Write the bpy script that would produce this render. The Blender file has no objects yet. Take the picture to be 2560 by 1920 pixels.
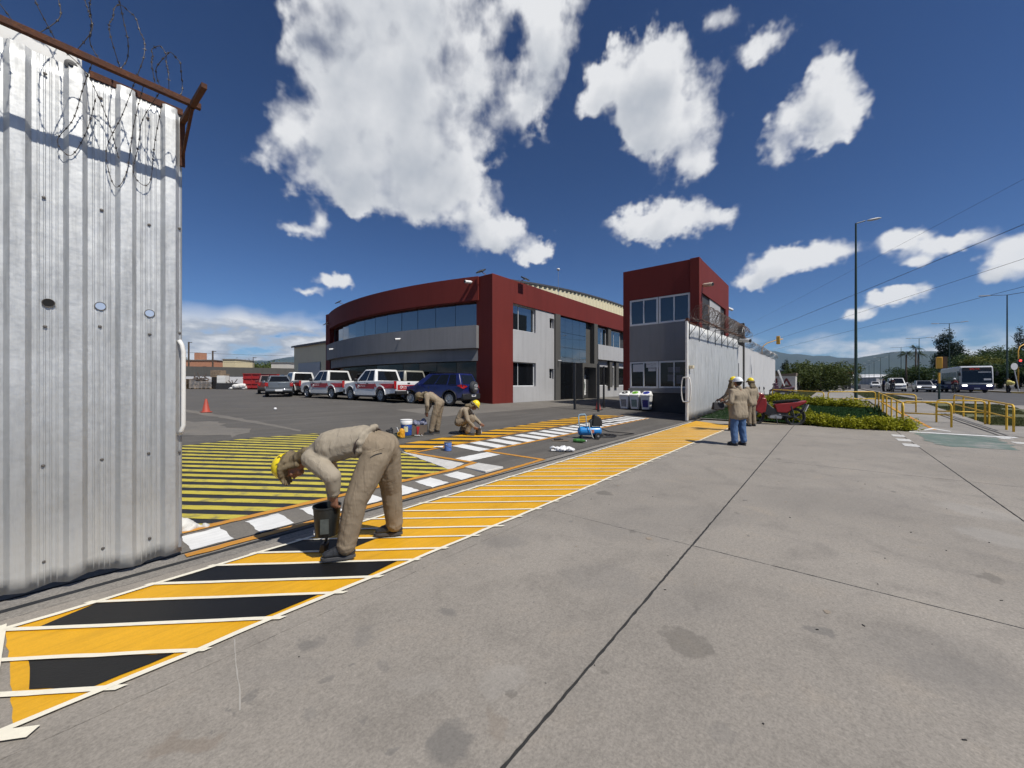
import bpy, bmesh, math, random
import numpy as np
from mathutils import Vector, Matrix, noise as mnoise

random.seed(11)
RNG = np.random.default_rng(11)
SC = bpy.context.scene
COL = SC.collection
R = math.radians

# ------------------------------------------------------------------ camera
# world axes: +x runs along the gate rail (away to the right), +y into the yard, z up; metres
cam_d = bpy.data.cameras.new('camera')
cam = bpy.data.objects.new('camera', cam_d)
COL.objects.link(cam)
cam_d.sensor_width = 36.0
cam_d.lens = 13.5
cam_d.clip_start = 0.05
cam_d.clip_end = 40000
cam.location = (0, 0, 1.6)
cam.rotation_euler = (R(90), 0, R(39.56 - 90))
SC.camera = cam

# ------------------------------------------------------------------ render / exposure
SC.view_settings.view_transform = 'Standard'
SC.view_settings.look = 'None'
SC.view_settings.exposure = 0.0
SC.view_settings.gamma = 1.0
SC.view_settings.use_curve_mapping = False
SC.cycles.use_denoising = True
SC.cycles.max_bounces = 6
SC.cycles.diffuse_bounces = 3
SC.cycles.glossy_bounces = 3
SC.cycles.transmission_bounces = 4
SC.cycles.transparent_max_bounces = 8
SC.cycles.volume_bounces = 0
SC.cycles.use_adaptive_sampling = True
SC.cycles.adaptive_threshold = 0.025
SC.cycles.caustics_reflective = False
SC.cycles.caustics_refractive = False

# ------------------------------------------------------------------ sun + sky
SUN_EL, SUN_AZ = 54.5, 267.0          # azimuth measured from +x, counter-clockwise
sd = Vector((math.cos(R(SUN_AZ)) * math.cos(R(SUN_EL)), math.sin(R(SUN_AZ)) * math.cos(R(SUN_EL)), math.sin(R(SUN_EL))))
sun_d = bpy.data.lights.new('sun', 'SUN')
sun_d.energy = 5.0
sun_d.angle = R(0.53)
sun_d.color = (1.0, 0.955, 0.88)
sun = bpy.data.objects.new('sun', sun_d)
COL.objects.link(sun)
sun.rotation_euler = sd.to_track_quat('Z', 'Y').to_euler()
sun.location = (0, -20, 40)

world = bpy.data.worlds.new('World')
SC.world = world
world.use_nodes = True


class NT:
    """tiny helper for building node trees"""
    def __init__(self, tree):
        self.t = tree
        tree.nodes.clear()

    def n(self, typ, **kw):
        nd = self.t.nodes.new(typ)
        for k, v in kw.items():
            if k.startswith('_'):
                setattr(nd, k[1:], v)
        return nd

    def link(self, a, b):
        self.t.links.new(a, b)

    def put(self, sock, v):
        if isinstance(v, bpy.types.NodeSocket):
            self.link(v, sock)
        elif v is not None:
            sock.default_value = v

    def m(self, op, a, b=None, c=None, clamp=False):
        nd = self.t.nodes.new('ShaderNodeMath')
        nd.operation = op
        nd.use_clamp = clamp
        self.put(nd.inputs[0], a)
        if b is not None:
            self.put(nd.inputs[1], b)
        if c is not None:
            self.put(nd.inputs[2], c)
        return nd.outputs[0]

    def v(self, op, a, b=None):
        nd = self.t.nodes.new('ShaderNodeVectorMath')
        nd.operation = op
        self.put(nd.inputs[0], a)
        if b is not None:
            self.put(nd.inputs[1], b)
        return nd.outputs['Value'] if op in ('LENGTH', 'DOT_PRODUCT') else nd.outputs[0]

    def noise(self, vec, scale, detail=4, rough=.55, dist=0., lac=2.0):
        nd = self.t.nodes.new('ShaderNodeTexNoise')
        nd.inputs['Scale'].default_value = scale
        nd.inputs['Detail'].default_value = detail
        nd.inputs['Roughness'].default_value = rough
        nd.inputs['Lacunarity'].default_value = lac
        nd.inputs['Distortion'].default_value = dist
        if vec is not None:
            self.link(vec, nd.inputs['Vector'])
        return nd

    def ramp(self, fac, pts, interp='LINEAR'):
        nd = self.t.nodes.new('ShaderNodeValToRGB')
        cr = nd.color_ramp
        cr.interpolation = interp
        while len(cr.elements) > len(pts):
            cr.elements.remove(cr.elements[-1])
        while len(cr.elements) < len(pts):
            cr.elements.new(0.5)
        for e, (p, c) in zip(cr.elements, pts):
            e.position = p
            e.color = (c, c, c, 1) if isinstance(c, (int, float)) else (*c, 1)
        self.link(fac, nd.inputs[0])
        return nd.outputs[0]

    def mix(self, fac, a, b, blend='MIX'):
        nd = self.t.nodes.new('ShaderNodeMix')
        nd.data_type = 'RGBA'
        nd.blend_type = blend
        self.put(nd.inputs[0], fac)
        for s, x in ((nd.inputs[6], a), (nd.inputs[7], b)):
            if isinstance(x, tuple):
                s.default_value = (*x, 1) if len(x) == 3 else x
            else:
                self.link(x, s)
        return nd.outputs[2]

    def sep(self, vec):
        nd = self.t.nodes.new('ShaderNodeSeparateXYZ')
        self.link(vec, nd.inputs[0])
        return nd.outputs

    def comb(self, x, y, z):
        nd = self.t.nodes.new('ShaderNodeCombineXYZ')
        for s, q in zip(nd.inputs, (x, y, z)):
            self.put(s, q)
        return nd.outputs[0]


# cumulus bodies of this sky: azimuth, elevation, half width, half height (degrees), strength
CLOUDS = [
    (58.0, 41.6, 10.1, 4.8, 1.15), (55.8, 45.6, 12.5, 3.4, 1.15), (56.6, 35.6, 10.5, 5.7, 1.15), (56.6, 31.3, 11.6, 4.2, 1.10), (59.1, 26.6, 11.8, 4.0, 1.25), (49.6, 26.9, 6.9, 3.7, 1.05),
    (34.5, 41.4, 4.7, 3.9, 0.95), (35.4, 44.9, 5.9, 2.1, 0.95), (37.8, 35.7, 4.2, 3.3, 0.80), (44.3, 39.0, 3.6, 4.3, 0.70), (41.6, 21.1, 5.9, 2.5, 1.00), (35.7, 18.8, 3.4, 1.6, 1.00),
    (45.5, 23.5, 3.2, 1.6, 0.75), (68.5, 38.9, 1.7, 1.9, 0.75), (66.6, 36.9, 2.1, 1.3, 0.60), (70.5, 30.2, 1.7, 2.1, 0.55), (68.7, 19.5, 2.8, 1.0, 0.80), (66.1, 21.1, 1.7, 1.5, 0.60),
    (20.1, 37.1, 6.1, 3.8, 1.25), (18.0, 32.2, 6.2, 3.8, 1.20), (14.4, 27.8, 2.9, 2.6, 1.00), (24.1, 37.5, 3.3, 1.4, 0.90), (18.2, 21.6, 6.2, 2.8, 1.25), (11.6, 20.8, 2.6, 1.2, 0.85),
    (18.0, 39.5, 2.3, 1.7, 0.90), (0.1, 31.4, 2.5, 2.9, 0.95), (-0.8, 28.0, 3.0, 2.6, 1.05), (3.7, 29.1, 2.8, 2.1, 0.90), (5.1, 26.3, 1.6, 1.7, 0.85), (6.7, 36.6, 3.2, 1.5, 0.90),
    (11.1, 39.8, 2.1, 1.2, 0.75), (28.4, 35.4, 2.4, 1.2, 0.75), (3.9, 14.5, 4.1, 1.9, 1.15), (7.6, 12.7, 2.7, 1.2, 1.00), (-0.2, 14.4, 2.2, 1.2, 0.90), (-5.6, 14.8, 2.2, 1.5, 1.05),
    (-9.1, 13.5, 2.4, 1.0, 1.00), (-7.2, 12.3, 1.5, 0.7, 0.80), (-13.1, 11.4, 1.8, 1.9, 1.20), (-12.0, 9.9, 1.3, 0.8, 1.00), (-5.3, 9.4, 2.5, 1.0, 1.05), (-2.6, 7.7, 1.5, 0.8, 1.00),
    (64.3, 13.6, 2.9, 1.2, 1.10), (67.5, 11.9, 2.3, 0.6, 0.80),
    # the rest of the sky, out of the frame
    (110, 35, 12, 7, .9), (140, 22, 14, 6, .9), (185, 38, 11, 7, .9), (-150, 20, 12, 5, .9), (-45, 35, 10, 7, .9), (-70, 18, 14, 5, .9), (-110, 45, 10, 8, .8), (-25, 22, 6, 3, .8), (-165, 52, 14, 7, .7),
]


def cloud_field(az, el):
    """cumulus cover and tone over a regular azimuth x elevation grid (degrees); az falls along columns, el rises along rows"""
    A, E = np.meshgrid(az.astype(np.float32), el.astype(np.float32))
    ppd = 1. / abs(az[1] - az[0])
    rng = np.random.default_rng(4)
    perm = rng.permutation(512).astype(np.int32)
    perm = np.concatenate([perm, perm])
    ang = rng.random(512).astype(np.float32) * 6.2832
    gx, gy = np.cos(ang), np.sin(ang)

    def perlin(x, y):
        xi = np.floor(x).astype(np.int32)
        yi = np.floor(y).astype(np.int32)
        xf = x - xi
        yf = y - yi
        u = xf * xf * xf * (xf * (xf * 6 - 15) + 10)
        v = yf * yf * yf * (yf * (yf * 6 - 15) + 10)

        def g(ix, iy, fx, fy):
            h = perm[(perm[ix & 511] + iy) & 511]
            return gx[h] * fx + gy[h] * fy
        a = g(xi, yi, xf, yf)
        b = g(xi + 1, yi, xf - 1, yf)
        c = g(xi, yi + 1, xf, yf - 1)
        d = g(xi + 1, yi + 1, xf - 1, yf - 1)
        return (a + u * (b - a)) + v * ((c + u * (d - c)) - (a + u * (b - a)))

    def fbm(x, y, f, octs, gain=.5, billow=False):
        s = np.zeros_like(x)
        amp = 1.
        for o in range(octs):
            n = perlin(x * f + 17.3 * o, y * f + 9.1 * o)
            s += amp * ((np.abs(n) * 2 - .5) if billow else n)
            f *= 2.03
            amp *= gain
        return s
    X = A * .86 + 3.7
    wa = fbm(X, E, .16, 3, .55) * 2.1
    we = fbm(X + 71, E + 33, .16, 3, .55) * 1.5
    wa2 = fbm(X + 11, E + 53, .8, 3, .55) * .9
    we2 = fbm(X + 31, E + 13, .8, 3, .55) * .8
    B = np.zeros_like(A)
    for a, e, ra, re, s in CLOUDS:
        k = min(1., (ra + re) / 9.)
        m = 2.6
        d0 = ((az - a + 180) % 360) - 180
        ci = np.nonzero(np.abs(d0) < ra * m + 4 * k)[0]
        ri = np.nonzero(np.abs(el - e) < re * m + 3 * k)[0]
        if len(ci) < 2 or len(ri) < 2:
            continue
        sl = np.ix_(ri, ci)
        da = d0[ci][None, :] + wa[sl] * k + wa2[sl] * min(1, k * 1.7)
        de = (el[ri] - e)[:, None] + we[sl] * k + we2[sl] * min(1, k * 1.7)
        g = np.exp(-((da / ra) ** 2 + (de / re) ** 2)) * s * 1.12
        B[sl] = 1 - (1 - np.clip(B[sl], 0, .995)) * (1 - np.clip(g, 0, .97))
    det = fbm(X + 5, E, .30, 6, .47)
    bil = fbm(X + 91, E + 7, .6, 4, .55, True)
    soft = np.clip(1.0 + wa * .45, .55, 1.9)                # some rims crisp, others torn and thin
    D = B * 1.95 + det * .85 * (1 - .45 * B) - bil * .07 - .84
    cover = np.clip((D + .05) / soft, 0, 1)
    cover = cover * cover * (3 - 2 * cover)
    top = 5.8 + 4.6 * np.exp(-((A - 76) / 22) ** 2) + wa * .8
    bn = fbm(X * .8 + 40, E * 1.9, .22, 7, .56)
    bank = np.clip((top - E) / 2.6, 0, 1) * np.clip(.48 + .75 * np.exp(-((A - 78) / 24) ** 2) + bn * 2.0, 0, 1)
    Dp = np.clip(D + .3, 0, 1.7)
    tau = np.zeros_like(D)
    for k in range(1, 9):
        st = int(k * .55 * ppd)
        tau += np.roll(np.roll(Dp, -st, 0), -(st // 2), 1)
    tau /= 8
    thick = np.clip(B * 1.3 - .2, 0, 1)
    relief = fbm(X + 3, E + 8, .13, 5, .5)
    tone = 1.10 - .30 * np.clip(tau, 0, 1.6) * thick + .24 * relief + .11 * np.clip(Dp - tau, -1, 1)
    btone = .62 + 1.05 * bn - .06 * np.clip((top - E) / 6, 0, 1)
    w = np.clip(bank - cover, 0, 1)
    tone = tone * (1 - w) + btone * w
    cover = np.maximum(cover, bank * .95)
    return cover, np.clip(tone, 0, 1)


def cloud_map(W=4096):
    """equirectangular cover and tone, rows bottom to top; full detail where the bodies stand thickest, coarser round the back"""
    H = W // 2
    C = np.zeros((H, W), np.float32)
    T = np.ones((H, W), np.float32)
    ppd = W / 360.
    for q, a0, a1 in ((4, 180., -180.), (1, 100., -22.)):
        i0, i1 = int((.5 - a0 / 360) * W) // 4 * 4, int((.5 - a1 / 360) * W) // 4 * 4
        r0, r1 = int(88 * ppd) // 4 * 4, int(154 * ppd) // 4 * 4
        az = (.5 - (np.arange(i0, i1, q) + q * .5) / W) * 360
        el = (np.arange(r0, r1, q) + q * .5) / ppd - 90
        c, t = cloud_field(az, el)
        fade = np.clip((63 - el) / 9, 0, 1)[:, None]
        C[r0:r1, i0:i1] = np.repeat(np.repeat(c * fade, q, 0), q, 1)
        T[r0:r1, i0:i1] = np.repeat(np.repeat(t, q, 0), q, 1)
    return C, T


def build_world():
    N = NT(world.node_tree)
    tc = N.n('ShaderNodeTexCoord')
    sky = N.n('ShaderNodeTexSky')
    sky.sky_type = 'NISHITA'
    sky.sun_disc = False
    sky.sun_elevation = R(SUN_EL)
    sky.sun_rotation = R(90 - SUN_AZ)
    sky.altitude = 1200
    sky.air_density = 1.0
    sky.dust_density = 0.3
    sky.ozone_density = 3.5
    gm = N.n('ShaderNodeGamma')
    gm.inputs[1].default_value = 1.28
    N.link(sky.outputs[0], gm.inputs[0])
    skyc = N.mix(1.0, gm.outputs[0], (.80, .94, 1.12), 'MULTIPLY')
    W = 4096
    C, T = cloud_map(W)
    im = bpy.data.images.new('cloud_cover', W, W // 2, alpha=False, float_buffer=False, is_data=True)
    px = np.ones((W // 2, W, 4), np.float32)
    px[..., 0] = C
    px[..., 1] = T
    px[..., 2] = 0
    im.pixels.foreach_set(px.ravel())
    im.update()
    im.pack()
    env = N.n('ShaderNodeTexEnvironment')
    env.image = im
    env.interpolation = 'Linear'
    N.link(tc.outputs['Generated'], env.inputs[0])
    sp = N.n('ShaderNodeSeparateColor')
    N.link(env.outputs[0], sp.inputs[0])
    cover, tone = sp.outputs[0], sp.outputs[1]
    cc = N.ramp(tone, [(.30, (.36, .41, .49)), (.62, (.58, .61, .66)), (.95, (.86, .87, .89))])
    skyb = N.n('ShaderNodeBackground')
    N.link(skyc, skyb.inputs[0])
    skyb.inputs[1].default_value = 0.043
    clb = N.n('ShaderNodeBackground')
    N.link(cc, clb.inputs[0])
    clb.inputs[1].default_value = 0.93
    ms = N.n('ShaderNodeMixShader')
    N.link(cover, ms.inputs[0])
    N.link(skyb.outputs[0], ms.inputs[1])
    N.link(clb.outputs[0], ms.inputs[2])
    out = N.n('ShaderNodeOutputWorld')
    N.link(ms.outputs[0], out.inputs[0])


build_world()
world.cycles.sampling_method = 'MANUAL'
world.cycles.sample_map_resolution = 512


# ------------------------------------------------------------------ terrain height
def hz(s, t):
    st = .5 * min(1, max(0, (s - 18.62) / 20)) + .002 * max(0, s - 38)
    if t <= 4.7:
        return st
    y = .042 * (min(t, 19) - 4.7) + (.008 * (min(t, 90) - 19) if t > 19 else 0)
    if s < 50:
        return y
    return max(min(y, .6), st)


# ------------------------------------------------------------------ mesh builder
class MB:
    def __init__(self):
        self.v = []
        self.f = []

    def add(self, vs, fs):
        o = len(self.v)
        self.v.extend([tuple(p) for p in vs])
        self.f.extend([tuple(i + o for i in f) for f in fs])
        return self

    def box(self, c, d, rz=0., rot=None):
        x, y, z = (q / 2 for q in d)
        vs = [Vector((sx * x, sy * y, sz * z)) for sz in (-1, 1) for sx, sy in ((-1, -1), (1, -1), (1, 1), (-1, 1))]
        if rot is not None:
            vs = [rot @ p for p in vs]
        elif rz:
            m = Matrix.Rotation(rz, 3, 'Z')
            vs = [m @ p for p in vs]
        c = Vector(c)
        return self.add([p + c for p in vs], [(3, 2, 1, 0), (4, 5, 6, 7), (0, 1, 5, 4), (1, 2, 6, 5), (2, 3, 7, 6), (3, 0, 4, 7)])

    def b2(self, x0, x1, y0, y1, z0, z1):
        return self.box(((x0 + x1) / 2, (y0 + y1) / 2, (z0 + z1) / 2), (abs(x1 - x0), abs(y1 - y0), abs(z1 - z0)))

    def cyl(self, p0, p1, r0, r1=None, n=12, cap=True):
        r1 = r0 if r1 is None else r1
        p0, p1 = Vector(p0), Vector(p1)
        ax = (p1 - p0).normalized()
        a = ax.orthogonal().normalized()
        b = ax.cross(a)
        vs = []
        for p, r in ((p0, r0), (p1, r1)):
            for i in range(n):
                t = 2 * math.pi * i / n
                vs.append(p + (a * math.cos(t) + b * math.sin(t)) * r)
        fs = [(i, (i + 1) % n, n + (i + 1) % n, n + i) for i in range(n)]
        if cap:
            fs += [tuple(range(n - 1, -1, -1)), tuple(range(n, 2 * n))]
        return self.add(vs, fs)

    def tube(self, pts, r, n=6, closed=False, cap=True):
        pts = [Vector(p) for p in pts]
        m = len(pts)
        rs = r if isinstance(r, (list, tuple)) else [r] * m
        tan = []
        for i in range(m):
            if closed:
                q = pts[(i + 1) % m] - pts[i - 1]
            else:
                q = pts[min(i + 1, m - 1)] - pts[max(i - 1, 0)]
            tan.append(q.normalized() if q.length > 1e-9 else Vector((0, 0, 1)))
        a = tan[0].orthogonal().normalized()
        vs = []
        for i in range(m):
            a = (a - tan[i] * a.dot(tan[i]))
            a = a.normalized() if a.length > 1e-6 else tan[i].orthogonal().normalized()
            b = tan[i].cross(a)
            for k in range(n):
                t = 2 * math.pi * k / n
                vs.append(pts[i] + (a * math.cos(t) + b * math.sin(t)) * rs[i])
        fs = []
        for i in range(m if closed else m - 1):
            j = (i + 1) % m
            for k in range(n):
                k2 = (k + 1) % n
                fs.append((i * n + k, i * n + k2, j * n + k2, j * n + k))
        if cap and not closed:
            fs += [tuple(range(n - 1, -1, -1)), tuple(range((m - 1) * n, m * n))]
        return self.add(vs, fs)

    def lathe(self, prof, n=20, c=(0, 0, 0), axis=(0, 0, 1), cap=True):
        """prof: list of (radius, height along axis)"""
        c, ax = Vector(c), Vector(axis).normalized()
        a = ax.orthogonal().normalized()
        b = ax.cross(a)
        vs = []
        for r, h in prof:
            for i in range(n):
                t = 2 * math.pi * i / n
                vs.append(c + ax * h + (a * math.cos(t) + b * math.sin(t)) * max(r, 1e-4))
        fs = []
        for j in range(len(prof) - 1):
            for i in range(n):
                k = (i + 1) % n
                fs.append((j * n + i, j * n + k, (j + 1) * n + k, (j + 1) * n + i))
        if cap:
            fs += [tuple(range(n - 1, -1, -1)), tuple(range((len(prof) - 1) * n, len(prof) * n))]
        return self.add(vs, fs)

    def prism(self, poly, fn0, fn1):
        """2D polygon (ccw) lifted by fn0 and fn1 to two copies joined by sides"""
        n = len(poly)
        vs = [fn0(*p) for p in poly] + [fn1(*p) for p in poly]
        fs = [tuple(range(n - 1, -1, -1)), tuple(range(n, 2 * n))] + [(i, (i + 1) % n, n + (i + 1) % n, n + i) for i in range(n)]
        return self.add(vs, fs)

    def xz(self, poly, y0, y1):
        return self.prism(poly, lambda x, z: (x, y0, z), lambda x, z: (x, y1, z))

    def xy(self, poly, z0, z1):
        return self.prism(poly, lambda x, y: (x, y, z0), lambda x, y: (x, y, z1))

    def yz(self, poly, x0, x1):
        return self.prism(poly, lambda y, z: (x0, y, z), lambda y, z: (x1, y, z))

    def mapv(self, fn):
        self.v = [tuple(fn(*p)) for p in self.v]
        return self

    def build(self, name, mat, parent=None, smooth=None, bevel=0, seg=2, kind=None, fixn=True, rec=True):
        me = bpy.data.meshes.new(name)
        me.from_pydata(self.v, [], self.f)
        if fixn:
            bm = bmesh.new()
            bm.from_mesh(me)
            bmesh.ops.recalc_face_normals(bm, faces=bm.faces)
            bm.to_mesh(me)
            bm.free()
        o = bpy.data.objects.new(name, me)
        COL.objects.link(o)
        if mat:
            me.materials.append(mat)
        if parent is not None:
            o.parent = parent
        if smooth:
            me.shade_smooth()
            if smooth is not True:
                me.set_sharp_from_angle(angle=R(smooth))
        if bevel:
            md = o.modifiers.new('bevel', 'BEVEL')
            md.width = bevel
            md.segments = seg
            md.limit_method = 'ANGLE'
            md.angle_limit = R(35)
            md.harden_normals = False
            if not smooth:
                me.shade_smooth()
                me.set_sharp_from_angle(angle=R(40))
        if kind:
            o['kind'] = kind
        return o


def tag(o, label=None, cat=None, group=None, kind=None):
    if label:
        o['label'] = label
    if cat:
        o['category'] = cat
    if group:
        o['group'] = group
    if kind:
        o['kind'] = kind
    return o


def thing(name, label, cat, loc=(0, 0, 0), rz=0., group=None):
    o = bpy.data.objects.new(name, None)
    COL.objects.link(o)
    o.empty_display_size = .2
    o.location = loc
    o.rotation_euler = (0, 0, rz)
    return tag(o, label, cat, group)


def dup(o, parent=None):
    c = o.copy()
    COL.objects.link(c)
    c.parent = parent
    for ch in list(o.children):
        dup(ch, c)
    return c


def inst(src, name, parent, loc, rot=(0, 0, 0), scale=(1, 1, 1), mat=None):
    """another object that shares src's mesh"""
    o = bpy.data.objects.new(name, src.data)
    COL.objects.link(o)
    o.parent = parent
    o.location = loc
    o.rotation_euler = rot
    o.scale = scale
    for m in src.modifiers:
        if m.type == 'BEVEL':
            q = o.modifiers.new('bevel', 'BEVEL')
            q.width, q.segments, q.limit_method, q.angle_limit = m.width, m.segments, m.limit_method, m.angle_limit
    if mat is not None:
        o.material_slots[0].link = 'OBJECT'
        o.material_slots[0].material = mat
    return o


def text(body, size, mat, parent, loc, rot, name='lettering', extrude=.002, align='CENTER', xs=1.):
    cu = bpy.data.curves.new(name, 'FONT')
    cu.body = body
    cu.size = size
    cu.extrude = extrude
    cu.align_x = align
    cu.align_y = 'CENTER'
    cu.materials.append(mat)
    tmp = bpy.data.objects.new(name, cu)
    COL.objects.link(tmp)
    dg = bpy.context.evaluated_depsgraph_get()
    me = bpy.data.meshes.new_from_object(tmp.evaluated_get(dg))
    bpy.data.objects.remove(tmp)
    o = bpy.data.objects.new(name, me)
    COL.objects.link(o)
    o.parent = parent
    o.location = loc
    o.rotation_euler = rot
    o.scale = (xs, 1, 1)
    return o


# ------------------------------------------------------------------ materials
def bsdf(N, col, rough=.6, metal=0., normal=None, spec=.5, coat=0., emit=None, estr=0., alpha=None, trans=0.):
    p = N.n('ShaderNodeBsdfPrincipled')
    N.put(p.inputs['Base Color'], (*col, 1) if isinstance(col, tuple) and len(col) == 3 else col)
    N.put(p.inputs['Roughness'], rough)
    N.put(p.inputs['Metallic'], metal)
    p.inputs['Specular IOR Level'].default_value = spec
    p.inputs['Coat Weight'].default_value = coat
    p.inputs['Coat Roughness'].default_value = .04
    p.inputs['Transmission Weight'].default_value = trans
    if normal is not None:
        N.link(normal, p.inputs['Normal'])
    if emit:
        p.inputs['Emission Color'].default_value = (*emit, 1)
        p.inputs['Emission Strength'].default_value = estr
    out = N.n('ShaderNodeOutputMaterial')
    N.link(p.outputs[0], out.inputs[0])
    return p


def bump(N, h, strength=.3, dist=.01):
    b = N.n('ShaderNodeBump')
    b.inputs['Strength'].default_value = strength
    b.inputs['Distance'].default_value = dist
    N.link(h, b.inputs['Height'])
    return b.outputs[0]


def new_mat(name):
    m = bpy.data.materials.new(name)
    m.use_nodes = True
    return m, NT(m.node_tree)


def mat(name, col, rough=.6, metal=0., var=.12, sc=4., b=0., bsc=60., spec=.5, coat=0., dirt=0., dirtc=(.12, .10, .08), emit=None, estr=0., glob=False):
    """plain painted / plastic / cloth surface with uneven tone, optional grime and fine relief"""
    m, N = new_mat(name)
    tc = N.n('ShaderNodeTexCoord')
    co = tc.outputs['Object']
    if glob:
        co = N.n('ShaderNodeNewGeometry').outputs['Position']
    n1 = N.noise(co, sc, 5, .6).outputs['Fac']
    f = N.ramp(n1, [(.25, 1 - var), (.75, 1 + var)])
    c = N.mix(1.0, tuple(col), f, 'MULTIPLY')
    if dirt:
        n2 = N.noise(co, sc * 2.7, 7, .65).outputs['Fac']
        c = N.mix(N.ramp(n2, [(.52, 0.), (.78, dirt)]), c, tuple(dirtc))
    nr = None
    if b:
        nr = bump(N, N.noise(co, bsc, 4, .6).outputs['Fac'], b)
    r = N.ramp(n1, [(.2, max(0., rough - .07)), (.8, min(1., rough + .07))])
    if emit:
        m.cycles.emission_sampling = 'NONE'
    bsdf(N, c, r, metal, nr, spec, coat, emit, estr)
    return m


def glass_mat(name, col=(.012, .016, .02), rough=.03, ior=1.6, spec=1.):
    """tinted, mirror-like pane seen from outside"""
    m, N = new_mat(name)
    tc = N.n('ShaderNodeTexCoord')
    n1 = N.noise(tc.outputs['Object'], 1.3, 3, .5).outputs['Fac']
    p = bsdf(N, tuple(col), rough, 0., bump(N, n1, .06, .02), spec)
    p.inputs['IOR'].default_value = ior
    return m


def concrete_mat(name, base, stain=.5, speck=.35, warm=(.02, .0, -.02), spots=True, scale=1., streak=False, marks=()):
    m, N = new_mat(name)
    pos = N.n('ShaderNodeNewGeometry').outputs['Position']
    big = N.noise(pos, .35 * scale, 5, .6, .3).outputs['Fac']
    mid = N.noise(pos, 2.2 * scale, 6, .65, .4).outputs['Fac']
    fin = N.noise(pos, 70, 3, .7).outputs['Fac']
    agg = N.noise(pos, 210, 2, .6).outputs['Fac']
    b0 = tuple(base)
    c = N.mix(N.ramp(big, [(.3, 0.), (.7, 1.)]), tuple(x * .86 for x in b0), tuple(x * 1.1 for x in b0))
    c = N.mix(N.ramp(mid, [(.33, .55), (.5, 0.)]), c, tuple(x * .72 for x in b0))
    c = N.mix(N.ramp(mid, [(.56, 0.), (.75, .35)]), c, tuple(x * 1.18 + w for x, w in zip(b0, warm)))
    c = N.mix(1.0, c, N.ramp(fin, [(.2, 1 - speck), (.5, 1.), (.8, 1 + speck)]), 'MULTIPLY')
    c = N.mix(1.0, c, N.ramp(N.noise(pos, 26, 4, .7).outputs['Fac'], [(.25, 1 - speck * .55), (.5, 1.), (.75, 1 + speck * .45)]), 'MULTIPLY')
    c = N.mix(1.0, c, N.ramp(agg, [(.28, 1 - speck * .8), (.42, 1.), (.66, 1.), (.8, 1 + speck * .6)]), 'MULTIPLY')
    if streak:
        mp = N.n('ShaderNodeMapping')
        mp.inputs['Scale'].default_value = (.25, 2.2, 1)
        mp.inputs['Rotation'].default_value = (0, 0, R(35))
        N.link(pos, mp.inputs[0])
        st = N.noise(mp.outputs[0], 1.1, 5, .65).outputs['Fac']
        c = N.mix(N.ramp(st, [(.42, .5), (.56, 0.)]), c, tuple(x * .66 for x in b0))
        c = N.mix(N.ramp(st, [(.6, 0.), (.75, .4)]), c, tuple(x * 1.35 for x in b0))
    if spots:
        for sc, lo, amt in ((1.15, .085, .62), (3.1, .06, .55)):
            vo = N.n('ShaderNodeTexVoronoi')
            vo.inputs['Scale'].default_value = sc
            vo.inputs['Randomness'].default_value = 1.
            wrp = N.noise(pos, 7., 4, .6).outputs['Color']
            w = N.v('ADD', pos, N.v('SCALE', N.v('SUBTRACT', wrp, (.5, .5, .5))))
            w.node.inputs[1].links[0].from_node.inputs['Scale'].default_value = .22
            N.link(w, vo.inputs['Vector'])
            rnd = N.sep(vo.outputs['Color'])[0]
            rad = N.m('MULTIPLY', rnd, lo * 2.3)
            inside = N.m('MULTIPLY', N.m('SUBTRACT', rad, vo.outputs['Distance']), 30., clamp=True)
            inside = N.m('MULTIPLY', inside, N.m('MULTIPLY', N.sep(vo.outputs['Color'])[1], amt * stain * 1.6))
            c = N.mix(inside, c, tuple(x * .42 for x in b0))
    if marks:                                             # oil and water stains soaked into the slab
        wrp = N.noise(pos, 5., 5, .6).outputs['Color']
        w = N.v('ADD', pos, N.v('SCALE', N.v('SUBTRACT', wrp, (.5, .5, .5))))
        w.node.inputs[1].links[0].from_node.inputs['Scale'].default_value = .30
        for (mx, my, rx, ry, rot, amt, mc) in marks:
            mp = N.n('ShaderNodeMapping')
            mp.vector_type = 'TEXTURE'
            mp.inputs['Location'].default_value = (mx, my, 0)
            mp.inputs['Rotation'].default_value = (0, 0, rot)
            mp.inputs['Scale'].default_value = (rx, ry, 1)
            N.link(w, mp.inputs[0])
            q = N.sep(mp.outputs[0])
            dd = N.m('SQRT', N.m('ADD', N.m('MULTIPLY', q[0], q[0]), N.m('MULTIPLY', q[1], q[1])))
            k = N.m('MULTIPLY', N.m('SUBTRACT', 1.12, dd), 2.6, clamp=True)
            c = N.mix(N.m('MULTIPLY', k, N.m('MULTIPLY_ADD', mid, .9 * amt, .45 * amt)), c, tuple(mc))
    nr = bump(N, N.m('ADD', N.m('MULTIPLY', fin, .6), N.m('MULTIPLY', agg, .5)), .22, .0025)
    bsdf(N, c, N.ramp(mid, [(.3, .72), (.7, .9)]), 0., nr, .35)
    return m


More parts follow.
